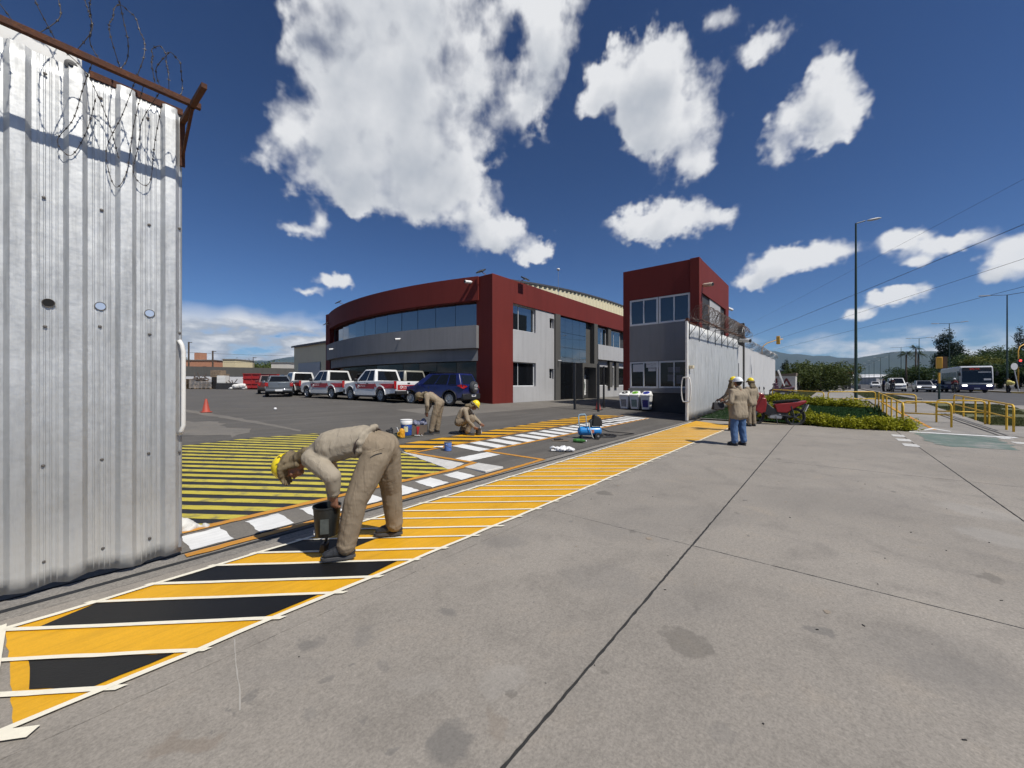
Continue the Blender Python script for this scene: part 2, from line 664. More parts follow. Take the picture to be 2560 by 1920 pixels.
def paint_mat(name, col, wear=.25, under=(.2, .19, .175), rough=.55, wsc=9.):
    """road paint: solid colour with worn pinholes and faint dirt"""
    m, N = new_mat(name)
    pos = N.n('ShaderNodeNewGeometry').outputs['Position']
    n1 = N.noise(pos, 1.7, 5, .6).outputs['Fac']
    n2 = N.noise(pos, wsc, 8, .72).outputs['Fac']
    n3 = N.noise(pos, 120, 3, .6).outputs['Fac']
    mp = N.n('ShaderNodeMapping')
    mp.inputs['Rotation'].default_value = (0, 0, R(48))
    mp.inputs['Scale'].default_value = (1.2, 14, 1)
    N.link(pos, mp.inputs[0])
    rol = N.noise(mp.outputs[0], 1.6, 5, .6).outputs['Fac']
    c = N.mix(1.0, tuple(col), N.ramp(n1, [(.25, .84), (.75, 1.08)]), 'MULTIPLY')
    c = N.mix(1.0, c, N.ramp(rol, [(.28, .86), (.5, 1.), (.72, 1.07)]), 'MULTIPLY')
    c = N.mix(1.0, c, N.ramp(n3, [(.25, .9), (.75, 1.06)]), 'MULTIPLY')
    c = N.mix(N.ramp(n2, [(.60 - .12 * wear, 0.), (.82 - .2 * wear, wear)]), c, tuple(under))
    bsdf(N, c, rough, 0., bump(N, n3, .25, .003), .4)
    return m


def car_paint(name, col, metal=.0):
    m, N = new_mat(name)
    tc = N.n('ShaderNodeTexCoord')
    n1 = N.noise(tc.outputs['Object'], 2.4, 5, .6).outputs['Fac']
    z = N.sep(tc.outputs['Object'])[2]
    dust = N.m('MULTIPLY', N.ramp(N.m('ADD', z, N.m('MULTIPLY', n1, .25)), [(.45, .30), (.95, .02)]), .7)
    c = N.mix(dust, N.mix(1.0, tuple(col), N.ramp(n1, [(.3, .94), (.7, 1.04)]), 'MULTIPLY'), (.22, .19, .155))
    bsdf(N, c, .35, metal, None, .45, .35)
    return m


MAT = {}
MT = MAT


def wall_mat(name, col, rain=.16, rough=.8, b=.25, bsc=55):
    """painted render with rain streaks, patchy tone and trowel relief"""
    m, N = new_mat(name)
    pos = N.n('ShaderNodeNewGeometry').outputs['Position']
    mp = N.n('ShaderNodeMapping')
    mp.inputs['Scale'].default_value = (2.6, 2.6, .16)
    N.link(pos, mp.inputs[0])
    st = N.noise(mp.outputs[0], 1.3, 6, .65).outputs['Fac']
    big = N.noise(pos, .45, 5, .6).outputs['Fac']
    fin = N.noise(pos, bsc, 4, .6).outputs['Fac']
    c = N.mix(1.0, tuple(col), N.ramp(big, [(.3, .92), (.7, 1.05)]), 'MULTIPLY')
    c = N.mix(1.0, c, N.ramp(st, [(.28, 1 - rain), (.5, 1.), (.75, 1 + rain * .4)]), 'MULTIPLY')
    c = N.mix(1.0, c, N.ramp(fin, [(.3, .95), (.7, 1.04)]), 'MULTIPLY')
    bsdf(N, c, rough, 0., bump(N, fin, b), .3)
    return m


MT['red'] = wall_mat('red_wall_paint', (.142, .0195, .0145), .16, .72, .15, 80)
MT['grey_wall'] = wall_mat('light_grey_render', (.385, .385, .39), .14, .85, .4, 45)
MT['grey_dk'] = wall_mat('mid_grey_render', (.205, .206, .212), .14, .8, .25, 60)
MT['grey_pil'] = wall_mat('dark_grey_render', (.085, .082, .076), .15)
MT['charcoal'] = mat('charcoal_render', (.032, .032, .034), .7, var=.12, sc=1.2, b=.15, dirt=.2, dirtc=(.12, .11, .1))
MT['alu'] = mat('white_aluminium', (.62, .63, .64), .42, var=.04)
MT['alu_grey'] = mat('grey_aluminium', (.30, .31, .325), .4, .3, var=.05)
MT['glass'] = glass_mat('mirror_tinted_glass', (.010, .015, .019), .02, 2.1)
MT['glass_dk'] = glass_mat('dark_window_glass', (.006, .007, .009), .05, 1.45, .4)
MT['glass_car'] = glass_mat('car_glass', (.008, .009, .010), .03, 1.5, .5)
MT['black'] = mat('black_plastic', (.014, .014, .015), .5, var=.2)
MT['rubber'] = mat('rubber', (.018, .018, .018), .85, var=.25, dirt=.25, dirtc=(.09, .08, .065))
MT['steel'] = mat('steel', (.42, .43, .44), .35, .85, var=.1)
MT['darksteel'] = mat('dark_painted_steel', (.045, .047, .05), .5, .2, var=.15)
MT['rust'] = mat('rusty_steel', (.075, .026, .012), .85, .1, var=.35, sc=14, b=.5, bsc=80, dirt=.7, dirtc=(.20, .075, .022))
MT['whitepaint'] = mat('white_enamel', (.72, .71, .67), .45, var=.05, dirt=.25, dirtc=(.35, .27, .18))
MT['white'] = mat('white_plastic', (.76, .76, .75), .5, var=.04)
MT['khaki'] = None
MT['yellow_helmet'] = mat('yellow_hard_hat', (.80, .62, .015), .38, var=.05, spec=.5, dirt=.12, dirtc=(.35, .25, .02))
MT['white_helmet'] = mat('white_hard_hat', (.75, .77, .78), .38, var=.04)
MT['skin'] = mat('skin', (.23, .105, .062), .55, var=.15, sc=20, b=.15, bsc=200)
MT['hair'] = mat('dark_hair', (.012, .010, .008), .7, var=.3, sc=60)
MT['boot'] = mat('black_leather', (.020, .021, .024), .42, var=.25, sc=18, b=.4, bsc=70, dirt=.3, dirtc=(.11, .10, .085))
MT['sole'] = mat('grey_rubber_sole', (.055, .055, .058), .8, var=.2)
MT['hosewhite'] = mat('off_white_hose', (.55, .55, .5), .5)
MT['yellow_rail'] = mat('yellow_rail_paint', (.68, .42, .035), .5, var=.14, sc=9, dirt=.25, dirtc=(.22, .12, .03))
MT['lamp_green'] = mat('dark_green_pole', (.012, .035, .028), .5, var=.12)
MT['lampgrey'] = mat('lamp_head_grey', (.5, .5, .5), .4, var=.05)
MT['tl_yellow'] = mat('traffic_light_yellow', (.66, .36, .04), .45, var=.1)
MT['green_leaf'] = None

# ================================================================== GROUND
MARKS = [(1.13, 1.3, 0.097, 0.107, R(-50.4), 0.618, (0.105, 0.102, 0.098)), (1.34, 1.2, 0.056, 0.109, R(-50.4), 0.309, (0.175, 0.135, 0.1)), (1.04, 2.47, 0.092, 0.08, R(-50.4), 0.534, (0.105, 0.102, 0.098)), (1.27, 2.29, 0.063, 0.099, R(-50.4), 0.393, (0.15, 0.143, 0.135)), (0.39, 2.19, 0.158, 0.054, R(-50.4), 0.449, (0.175, 0.135, 0.1)), (1.78, 2.06, 0.063, 0.047, R(-50.4), 0.505, (0.105, 0.102, 0.098)), (0.95, 1.46, 0.024, 0.02, R(-50.4), 0.505, (0.105, 0.102, 0.098)), (0.66, 2.26, 0.04, 0.026, R(-50.4), 0.477, (0.105, 0.102, 0.098)), (1.23, 1.96, 0.046, 0.042, R(-50.4), 0.337, (0.15, 0.143, 0.135)), (0.82, 1.94, 0.037, 0.04, R(-50.4), 0.337, (0.15, 0.143, 0.135)), (0.97, 2.09, 0.038, 0.034, R(-50.4), 0.393, (0.105, 0.102, 0.098)), (0.96, 1.72, 0.024, 0.016, R(-50.4), 0.449, (0.105, 0.102, 0.098)), (0.56, 2.23, 0.013, 0.012, R(-50.4), 0.562, (0.105, 0.102, 0.098)), (1.11, 2.09, 0.014, 0.015, R(-50.4), 0.562, (0.105, 0.102, 0.098)), (0.49, 2.2, 0.011, 0.01, R(-50.4), 0.562, (0.105, 0.102, 0.098)), (1.26, 1.69, 0.17, 0.081, R(-50.4), 0.14, (0.34, 0.325, 0.3)), (0.82, 2.36, 0.288, 0.116, R(-50.4), 0.168, (0.15, 0.143, 0.135)), (2.95, 0.9, 0.474, 0.261, R(-50.4), 0.197, (0.15, 0.143, 0.135)), (4.03, 1.64, 0.519, 0.326, R(-50.4), 0.225, (0.15, 0.143, 0.135)), (3.32, -0.47, 0.471, 0.271, R(-50.4), 0.225, (0.15, 0.143, 0.135)), (3.19, 0.03, 0.077, 0.061, R(-50.4), 0.505, (0.105, 0.102, 0.098)), (1.98, 0.37, 0.074, 0.067, R(-50.4), 0.281, (0.15, 0.143, 0.135)), (2.93, 1.47, 0.367, 0.253, R(-50.4), 0.281, (0.15, 0.143, 0.135)), (3.17, -0.58, 0.281, 0.204, R(-50.4), 0.253, (0.15, 0.143, 0.135)), (2.95, 2.54, 0.243, 0.151, R(-50.4), 0.337, (0.15, 0.143, 0.135)), (4.89, 1.39, 0.97, 0.423, R(-50.4), 0.197, (0.15, 0.143, 0.135)), (6.97, -0.11, 1.379, 0.653, R(-50.4), 0.168, (0.15, 0.143, 0.135)), (6.31, -1.37, 0.291, 0.349, R(-50.4), 0.393, (0.34, 0.325, 0.3)), (7.43, -1.45, 0.3, 0.403, R(-50.4), 0.337, (0.34, 0.325, 0.3)), (1.56, 1.37, 0.13, 0.107, R(-50.4), 0.225, (0.34, 0.325, 0.3))]
MT['apron'] = concrete_mat('apron_concrete', (.256, .233, .203), .62, .32, marks=MARKS)
MT['yard'] = concrete_mat('yard_worn_asphalt', (.112, .104, .093), .45, .30, streak=True)
MT['yard_conc'] = concrete_mat('yard_edge_concrete', (.165, .152, .133), .5, .25)
MT['asphalt'] = concrete_mat('avenue_asphalt', (.085, .083, .083), .25, .25, scale=.4, streak=True)
MT['sidewalk'] = concrete_mat('sidewalk_concrete', (.255, .24, .22), .4, .2)
MT['dirtground'] = concrete_mat('bare_ground', (.20, .17, .12), .2, .35)
MT['tar'] = mat('joint_tar', (.022, .022, .022), .8, var=.3, sc=30, b=.5, bsc=120, glob=True)
MT['p_orange'] = paint_mat('orange_floor_paint', (.66, .345, .012), .14, (.36, .19, .035))
MT['p_orange2'] = paint_mat('worn_orange_line_paint', (.55, .25, .03), .55)
MT['p_black'] = mat('wet_black_paint', (.0075, .0075, .008), .55, var=.3, sc=2.0, b=.25, bsc=90, glob=True, spec=.25)
MT['p_white'] = paint_mat('white_floor_paint', (.72, .72, .70), .16, (.33, .32, .30))
MT['p_white_old'] = paint_mat('old_white_road_paint', (.58, .57, .54), .55, (.27, .26, .24))
MT['p_yellow'] = paint_mat('yellow_hatch_paint', (.52, .435, .055), .75, (.10, .095, .085), wsc=5.)
MT['p_hatchblack'] = paint_mat('black_hatch_paint', (.026, .025, .024), .3, (.09, .085, .08))
MT['p_green'] = paint_mat('faded_green_lane_paint', (.14, .185, .152), .85, (.29, .27, .245), wsc=1.4)
MT['tape'] = mat('masking_tape', (.72, .68, .56), .6, var=.06, sc=20, glob=True)


def sheet(name, ss, ts, dz, m, kind='structure', parent=None, jitter=0.):
    """grid sheet that follows the terrain"""
    b = MB()
    for s in ss:
        for t in ts:
            b.v.append((s, t, hz(s, t) + dz))
    nt = len(ts)
    for i in range(len(ss) - 1):
        for j in range(nt - 1):
            b.f.append((i * nt + j, (i + 1) * nt + j, (i + 1) * nt + j + 1, i * nt + j + 1))
    return b.build(name, m, parent, kind=kind, fixn=False)


def lin(a, b, n):
    return [a + (b - a) * i / n for i in range(n + 1)]


def poly_decal(name, pts, dz, m, parent=None, kind=None):
    b = MB()
    b.add([(s, t, hz(s, t) + dz) for s, t in pts], [tuple(range(len(pts)))])
    o = b.build(name, m, parent, fixn=False)
    if o.data.polygons[0].normal.z < 0:
        o.data.flip_normals()
    if kind:
        o['kind'] = kind
    return o


def rough_edge(pts, amp=.008, step=.05, seed=0):
    """polygon outline with a slightly hand-painted edge"""
    rnd = random.Random(seed)
    out = []
    for i, p in enumerate(pts):
        q = pts[(i + 1) % len(pts)]
        L = math.hypot(q[0] - p[0], q[1] - p[1])
        n = max(1, int(L / step))
        nx, ny = -(q[1] - p[1]) / max(L, 1e-6), (q[0] - p[0]) / max(L, 1e-6)
        for k in range(n):
            f = k / n
            j = (rnd.random() - .5) * 2 * amp
            out.append((p[0] + (q[0] - p[0]) * f + nx * j, p[1] + (q[1] - p[1]) * f + ny * j))
    return out


# --- one sheet to the horizon
g_s = [-12000, -3000, -800, -200, -60, -20, 18.62, 28, 38.62, 48, 52, 60, 90, 150, 300, 800, 2500, 6000, 12000]
g_t = [-12000, -6000, -1500, -400, -120, -60, -30, -10, 4.69, 4.71, 12, 19, 40, 90, 200, 600, 2000, 6000, 12000]
ground = sheet('ground', g_s, g_t, -.045, MT['dirtground'])

# --- concrete apron between street and gate: cast slabs with open joints
apron = sheet('concrete_apron', [-8, 0, 4.07, 9.6, 14.9, 18.6], lin(-12, 4.72, 4), -.005, MT['tar'])
js = [-8, -2.0, 4.07, 9.62, 14.95, 18.62]
jt = [-12, -7.2, -1.75, 1.05, 2.72, 4.32]
for i in range(len(js) - 1):
    for j in range(len(jt) - 1):
        if j == 4:
            if i > 0:
                continue
            a0, a1 = js[0], js[-1]
        else:
            a0, a1 = js[i], js[i + 1]
        gap = .006 if j not in (3, 4) else .003
        gap_t0 = .003 if j in (4,) else .010
        gap_t1 = .003 if j in (3,) else .010
        pts = rough_edge([(a0 + gap, jt[j] + gap_t0), (a1 - gap, jt[j] + gap_t0), (a1 - gap, jt[j + 1] - gap_t1), (a0 + gap, jt[j + 1] - gap_t1)], .0075 if gap_t1 > .01 else .003, .045, i * 17 + j)
        b = MB()
        b.xy(pts, -.028, 0.)
        b.mapv(lambda x, y, z: (x, y, z + hz(x, y)))
        b.build('slab', MT['apron'], apron, fixn=True)

# --- rail trench strip and yard floor
MT['railbed'] = concrete_mat('rail_bed_concrete', (.215, .20, .178), .6, .45)
rail_bed = sheet('rail_bed', [-8, 4, 18], [4.325, 4.462], -.004, MT['railbed'])
rail_bed2 = sheet('rail_bed', [-8, 4, 18], [4.508, 4.70], -.004, MT['railbed'], parent=None)
yard = sheet('yard_pavement', [-60, -20, 0, 18, 30, 50], [4.71, 8, 12, 16, 19, 30, 50, 72, 90], 0.0, MT['yard'])
b = MB()
b.b2(-8, 18.3, 4.471, 4.476, -.035, .006)
b.b2(-8, 18.3, 4.494, 4.499, -.035, .006)
b.b2(-8, 18.3, 4.476, 4.494, -.045, -.035)
tag(b.build('gate_rail', MT['darksteel'], kind='structure'), None)
poly_decal('walkway_base', [(-3, 4.71), (5.06, 4.71), (5.06, 5.22), (-3, 5.22)], .003, MT['yard_conc'], kind='structure')
sheet('yard_walk_strip', [10, 14, 18, 24, 30, 36, 46], [11.9, 12.5, 13.4, 14.3, 15.1], .003, MT['yard_conc'])
poly_decal('yard_path_band', rough_edge([(-2, 27), (3.2, 18.3), (3.95, 14.5), (4.45, 11.3), (4.62, 11.6), (4.15, 15.2), (3.45, 19.4), (-1.2, 28)], .05, .3, 3), .004, MT['yard_conc'], kind='structure')
poly_decal('yard_dust_patch', rough_edge([(1.9, 13.0), (2.4, 15.6), (3.3, 15.0), (3.5, 12.3), (3.0, 11.4)], .25, .3, 9), .003, MT['yard_conc'], kind='structure')

# --- painted diagonal strip along the rail
strip = poly_decal('orange_strip', rough_edge([(-.10, 2.93), (4, 2.885), (8, 2.885), (16.6, 2.74), (17.9, 4.44), (9, 4.26), (4, 4.17), (-.17, 4.12)], .006, .08, 5), .004, MT['p_orange'], kind='structure')
tl = [.18, .56, .97, 1.38, 1.70, 2.10, 2.42, 2.82, 3.17, 3.58, 3.94, 4.36, 4.70, 5.14, 5.44, 5.91, 6.24, 6.69, 7.04, 7.47, 7.81]
while tl[-1] < 15.9:
    tl.append(tl[-1] + (.43 if len(tl) % 2 else .345))


def back_t(s):
    return 4.12 + .018 * max(0, s)


def front_t(s):
    return 2.93 - .008 * max(0, s)


SL = 1.17
for k in range(0, 8, 2):                       # fresh black bars (the last one is only half painted)
    a, c = tl[k] + .018, tl[k + 1] - .018
    f0, f1 = .035, .975
    if k == 6:
        f0, f1 = .52, .98
    P = lambda s, f: (s - SL * f, front_t(s) + (back_t(s) - front_t(s)) * f)
    p = [P(a, f0 + .0), P(c, f0 + .03), P(c, f1), P(a, f1)]
    if k == 0:
        p = [P(a, .05), P(c, .05), P(c, .52), (-.065, 3.57), (-.06, 3.22)]
    if k == 2:
        p = [P(a, .05), P(c, .05), P(c, .97), P(a, .88)]
    poly_decal('black_bar', rough_edge(p, .005, .09, 40 + k), .008, MT['p_black'], strip)
b = MB()
for i, s in enumerate(tl):                     # masking tape between the bars
    w = .022 if i % 2 else .025
    f0 = -.045 - .03 * random.random()
    f1 = 1.02
    P = lambda s, f: (s - SL * f, front_t(s) + (back_t(s) - front_t(s)) * f)
    if P(s, f1)[0] < -.22:
        f1 = (s + .22) / SL
    pts = []
    n = 8
    for q in range(n + 1):
        f = f0 + (f1 - f0) * q / n
        x, y = P(s, f)
        pts.append((x + random.uniform(-.004, .004), y))
    vs = [(x - w, y, .0125 + .0002 * (i % 3)) for x, y in pts] + [(x + w, y, .0125 + .0002 * (i % 3)) for x, y in pts]
    bb = MB()
    bb.add(vs, [(q, q + 1, n + 2 + q, n + 1 + q) for q in range(n)])
    bb.build('tape_line', MT['tape'], strip, fixn=True)
for nm, ff, off in (('front', front_t, -.012), ('back', back_t, .0)):
    bb = MB()
    n = 70
    L, Rr = [], []
    for q in range(n + 1):
        s = -.2 + 17.3 * q / n
        t = ff(s) + off + random.uniform(-.007, .007)
        L.append((s, t - .019, .0135))
        Rr.append((s, t + .021 + random.uniform(-.004, .006), .0135))
    bb.add(L + Rr, [(q, q + 1, n + 2 + q, n + 1 + q) for q in range(n)])
    bb.build('tape_edge', MT['tape'], strip)
bb = MB()
bb.add([(-.24, 2.85, .0145), (-.165, 2.86, .0145), (-.17, 4.2, .0145), (-.235, 4.19, .0145)], [(0, 1, 2, 3)])
bb.build('tape_edge', MT['tape'], strip)
bb = MB()
bb.add([(-.33, 3.0, .015), (-.06, 2.78, .015), (-.02, 2.83, .015), (-.29, 3.06, .015)], [(0, 1, 2, 3)])
bb.build('tape_edge', MT['tape'], strip)

# --- inner lines, dashes, zebra, hatch
mk = poly_decal('orange_line', rough_edge([(.82, 4.555), (5.0, 4.545), (6.72, 4.62), (6.72, 4.72), (5.0, 4.66), (.82, 4.66)], .009, .08, 2), .007, MT['p_orange2'], kind='structure')
poly_decal('orange_line', rough_edge([(6.60, 4.72), (6.72, 4.72), (6.46, 6.14), (6.36, 6.1)], .008, .08, 3), .007, MT['p_orange2'], mk)
poly_decal('orange_line', rough_edge([(-3, 5.20), (4.95, 5.27), (5.44, 5.4), (5.44, 5.50), (4.9, 5.38), (-3, 5.30)], .009, .08, 4), .008, MT['p_orange2'], mk)
poly_decal('orange_line', rough_edge([(5.34, 5.5), (5.45, 5.5), (5.10, 7.06), (4.98, 7.06)], .008, .08, 6), .0085, MT['p_orange2'], mk)
poly_decal('orange_line', rough_edge([(6.36, 6.02), (14.6, 6.13), (17.2, 6.2), (17.2, 6.28), (14.6, 6.23), (6.36, 6.13)], .007, .1, 7), .0085, MT['p_orange2'], mk)
poly_decal('orange_line', rough_edge([(5.0, 6.95), (6.5, 7.02), (9, 7.24), (17.2, 7.4), (17.2, 7.46), (9, 7.31), (6.5, 7.10), (5.0, 7.05)], .007, .1, 8), .0095, MT['p_orange2'], mk)
wh = poly_decal('white_wedge', rough_edge([(4.70, 5.36), (5.22, 5.52), (4.96, 7.25)], .012, .08, 9), .006, MT['p_white_old'], kind='structure')
for i, s0 in enumerate([.88, 1.46, 2.04, 2.62, 3.20, 3.78, 4.38]):
    poly_decal('white_dash', rough_edge([(s0, 4.71), (s0 + .35, 4.73), (s0 + .33, 5.17), (s0 - .01, 5.15)], .012, .06, 20 + i), .0075, MT['p_white'], wh)
poly_decal('white_dash', rough_edge([(5.40, 5.60), (6.36, 5.59), (6.33, 5.97), (5.38, 5.98)], .01, .06, 31), .0075, MT['p_white'], wh)
s0 = 6.22
i = 0
while s0 < 16.6:
    sk = .04
    poly_decal('zebra_bar', rough_edge([(s0 + sk, 6.15), (s0 + .375 + sk, 6.15), (s0 + .365, 7.03 + .016 * (s0 - 6)), (s0, 7.03 + .016 * (s0 - 6))], .008, .09, 60 + i), .0075, MT['p_white'], wh)
    s0 += .61
    i += 1
# raised white inspection cover
b = MB()
b.xy([(4.98, 4.72), (5.46, 4.72), (5.42, 5.34), (4.98, 5.27)], 0, .045)
cov = b.build('concrete_cover', MT['p_white_old'], bevel=.01)
tag(cov, 'white painted concrete cover slab beside the orange line corner', 'cover slab')
cov.location.z = .005


def clip(poly, a, b, c):
    """clip polygon to a*x+b*y<=c"""
    out = []
    for i, p in enumerate(poly):
        q = poly[(i + 1) % len(poly)]
        dp, dq = a * p[0] + b * p[1] - c, a * q[0] + b * q[1] - c
        if dp <= 0:
            out.append(p)
        if dp * dq < 0:
            f = dp / (dp - dq)
            out.append((p[0] + (q[0] - p[0]) * f, p[1] + (q[1] - p[1]) * f))
    return out


def hatch(name, outline, nrm, period, width, base_mat, bar_mat, dz, off=0., barname='hatch_bar', seed=0):
    base = poly_decal(name, outline, dz, base_mat, kind='structure')
    proj = [p[0] * nrm[0] + p[1] * nrm[1] for p in outline]
    k = math.floor((min(proj) - off) / period)
    while k * period + off < max(proj):
        lo = k * period + off
        q = clip(clip(list(outline), nrm[0], nrm[1], lo + width), -nrm[0], -nrm[1], -lo)
        if len(q) >= 3:
            area = abs(sum(q[i][0] * q[(i + 1) % len(q)][1] - q[(i + 1) % len(q)][0] * q[i][1] for i in range(len(q)))) / 2
            if area > .004:
                poly_decal(barname, rough_edge(q, .007, .12, seed + k), dz + .0035, bar_mat, base)
        k += 1
    return base


hatch('yellow_hatch_box', [(-2.5, 5.32), (4.68, 5.37), (4.93, 7.22), (5.3, 8.1), (4.6, 10.75), (3.1, 11.0), (1.8, 10.8), (-2.5, 10.0)], (.7546, .656), .281, .142, MT['p_hatchblack'], MT['p_yellow'], .0035, .03)
hatch('orange_black_strip', [(5.0, 7.12), (6.5, 7.12), (9, 7.33), (16.8, 7.50), (16.2, 8.45), (12.3, 8.45), (8.9, 8.15), (7.0, 8.08), (5.35, 8.02)], (.7, .714), .56, .32, MT['p_hatchblack'], MT['p_orange'], .0045, .12)

# --- stains on the apron
MT['stain'] = mat('oil_stain', (.205, .190, .172), .75, var=.15, sc=12, b=.3, bsc=150, glob=True)
MT['stain2'] = mat('brown_stain', (.255, .212, .165), .8, var=.12, sc=12, b=.3, bsc=150, glob=True)
MT['chalk'] = mat('chalk_mark', (.325, .305, .275), .85, var=.1, glob=True)


def blot(pts, m, seed, nm='stain', amp=.02, z=.0035):
    poly_decal(nm, rough_edge(pts, amp, .025, seed), z, m, apron)


def pxg(u, v):
    X = (u - 1280) / 960
    k = 1536 / (v - 960)
    return ((X * .637 + .771) * k, (-X * .771 + .637) * k)


def blotpx(ps, m, seed, amp=.01, nm='stain', z=.0035):
    blot([pxg(400 + x / 2.011, 1400 + y / 2.011) for x, y in ps], m, seed, nm, amp, z)


blotpx([(370, 400), (378, 400), (385, 520), (405, 660), (405, 760), (398, 760), (396, 650), (378, 520)], MT['chalk'], 13, .002)
for i in range(46):                              # drips, gum and grit
    x, y = random.uniform(-.2, 12), random.uniform(-4, 2.6)
    r = random.choice((.007, .010, .014, .022, .030))
    n = 9
    p = [(x + r * (1 + .6 * random.random()) * math.cos(6.283 * k / n), y + r * (.7 + .5 * random.random()) * math.sin(6.283 * k / n)) for k in range(n)]
    poly_decal('stain', p, .0035, random.choice((MT['stain'], MT['stain2'])), apron)
b = MB()
for i in range(90):
    x, y = random.uniform(-.5, 9), random.uniform(-3.5, 2.7)
    s = random.uniform(.002, .006)
    a = random.random() * 6
    b.box((x, y, s * .5), (s * random.uniform(1, 4), s, s), a)
gr = b.build('grit', MT['tar'], None, kind='stuff')
tag(gr, 'dark grit and twigs scattered on the concrete apron', 'grit')

# --- street side: kerb path, lawn beds, avenue
path = sheet('sidewalk', [18.62, 20, 24, 28, 33, 38, 48, 60, 75, 120, 300], [-4.42, -3.2, -2.12], .012, MT['sidewalk'])
sheet('sidewalk_verge_path', [36, 38, 48, 60, 75, 120, 300], [-2.12, -.4, 1.2], .011, MT['sidewalk'])
sheet('verge_ground', [31.5, 38, 48, 60, 100, 300], [1.2, 2.5, 4.68], .006, MT['dirtground'])
road = sheet('avenue', [31, 34, 38, 48, 60, 90, 150, 300, 800, 2000], [-16.0, -12, -7.9], .0, MT['asphalt'])
sheet('avenue_near_lane', [38, 44, 48, 60, 90, 150, 300, 800, 2000], [-7.9, -6, -4.9], .0, MT['asphalt'])
sheet('cross_street', [19, 24, 31], [-60, -30, -16, -9.2], -.002, MT['asphalt'])
sheet('avenue_far_side', [-40, 0, 18.6, 24, 31, 38, 48, 60, 90, 150, 300, 800, 2000], [-60, -40, -28, -17.2], -.006, MT['asphalt'])
sheet('avenue_crossing', [31, 38, 48, 60, 68], [-17.2, -16.6, -16.0], -.004, MT['asphalt'])
b = MB()
for s0, s1 in ((76, 300),):
    ss = lin(s0, s1, 30)
    for i in range(30):
        pass
median = sheet('median_kerb', [70, 74, 80, 90, 150, 300, 800], [-17.2, -16.6, -16.0], .16, MT['sidewalk'])
b = MB()
vs = []
for s in (70, 74, 80, 90, 150, 300, 800):
    vs += [(s, -16.0, hz(s, -16) + .16), (s, -16.0, hz(s, -16) - .05)]
b.add(vs, [(2 * i, 2 * i + 1, 2 * i + 3, 2 * i + 2) for i in range(6)])
b.add([(70, -17.2, hz(70, -17) + .16), (70, -16.0, hz(70, -16) + .16), (70, -16.0, hz(70, -16) - .05), (70, -17.2, hz(70, -17) - .05)], [(0, 1, 2, 3)])
MT['kerb_yellow'] = mat('yellow_kerb_paint', (.42, .31, .10), .7, var=.2, dirt=.4, dirtc=(.2, .18, .15))
b.build('median_kerb_face', MT['kerb_yellow'], None, kind='structure', fixn=False)
# low wall of the avenue's median further on
b = MB()
for s in (90, 150, 300):
    pass
b.b2(96, 420, -8.4 + 3.9, -4.3, .4, 1.35)
tag(b.build('guard_wall', mat('grey_guard_wall', (.16, .155, .15), .85, var=.15), None), 'long low grey concrete guard wall running along the avenue', 'wall')

# markings of the cycle crossing
gl = poly_decal('green_lane', rough_edge([(14.9, -3.5), (17.6, -3.8), (18.15, -4.0), (18.15, -2.2), (17.4, -2.15), (15.6, -2.05), (14.7, -2.4)], .09, .2, 3), .004, MT['p_green'], kind='structure')
poly_decal('stop_line', rough_edge([(18.2, -4.3), (18.55, -4.3), (18.58, -2.08), (18.22, -2.05)], .012, .1, 4), .007, MT['p_white'], gl)
for i in range(3):
    s0 = 17.05 - i * 1.2
    poly_decal('white_dash', rough_edge([(s0 - .62, -1.78), (s0, -1.78), (s0, -1.5), (s0 - .62, -1.5)], .01, .1, i), .007, MT['p_white_old'], gl)
    s0 = 18.15 - i * 1.15
    poly_decal('white_dash', rough_edge([(s0 - .5, -4.1), (s0, -4.1), (s0, -3.86), (s0 - .5, -3.86)], .01, .1, i + 9), .007, MT['p_white_old'], gl)
poly_decal('yellow_line', rough_edge([(19.3, -2.84), (26, -2.75), (36, -2.75), (36, -2.66), (26, -2.66), (19.3, -2.72)], .012, .2, 5), .017, MT['p_orange2'], gl)
poly_decal('arrow_head', [(19.0, -2.5), (19.25, -2.52), (19.9, -2.80), (19.2, -3.10), (18.95, -3.10), (19.55, -2.80)], .018, MT['p_white'], gl)
for t0 in (-4.02, -4.20):
    b = MB()
    vs = []
    for s in (18.7, 22, 26.6):
        vs += [(s, t0 - .03 + (s - 18.7) * .02, hz(s, t0) + .016), (s, t0 + .03 + (s - 18.7) * .02, hz(s, t0) + .016)]
    b.add(vs, [(0, 2, 3, 1), (2, 4, 5, 3)])
    b.build('channel_slot', MT['tar'], path)
for s0 in lin(22, 58, 18):                        # saw cuts in the footpath
    b = MB()
    b.add([(s0, -4.4, hz(s0, -4) + .0155), (s0 + .03, -4.4, hz(s0, -4) + .0155), (s0 + .03, -2.13, hz(s0, -2) + .0155), (s0, -2.13, hz(s0, -2) + .0155)], [(0, 1, 2, 3)])
    b.build('path_joint', MT['stain'], path)
sheet('street_corner_paving', [18.62, 20, 22, 28, 34.6], [-9.2, -7.5], .010, MT['sidewalk'])
sheet('street_corner_paving', [18.62, 20, 22], [-7.5, -6, -4.42], .010, MT['sidewalk'])
sheet('street_corner_paving', [34.6, 36, 38], [-7.88, -6, -4.42], .010, MT['sidewalk'])
sheet('verge_strip', [22, 28, 34.6], [-4.56, -4.42], .010, MT['sidewalk'])
b = MB()
for a0, a1 in zip(lin(38, 96, 29)[:-1], lin(38, 96, 29)[1:]):
    bb = MB()
    z = hz((a0 + a1) / 2, -4.6)
    bb.b2(a0 + .01, a1 - .01, -4.9, -4.43, z - .05, z + .13)
    bb.build('kerb_stone', MT['sidewalk'], path, bevel=.02, seg=1)

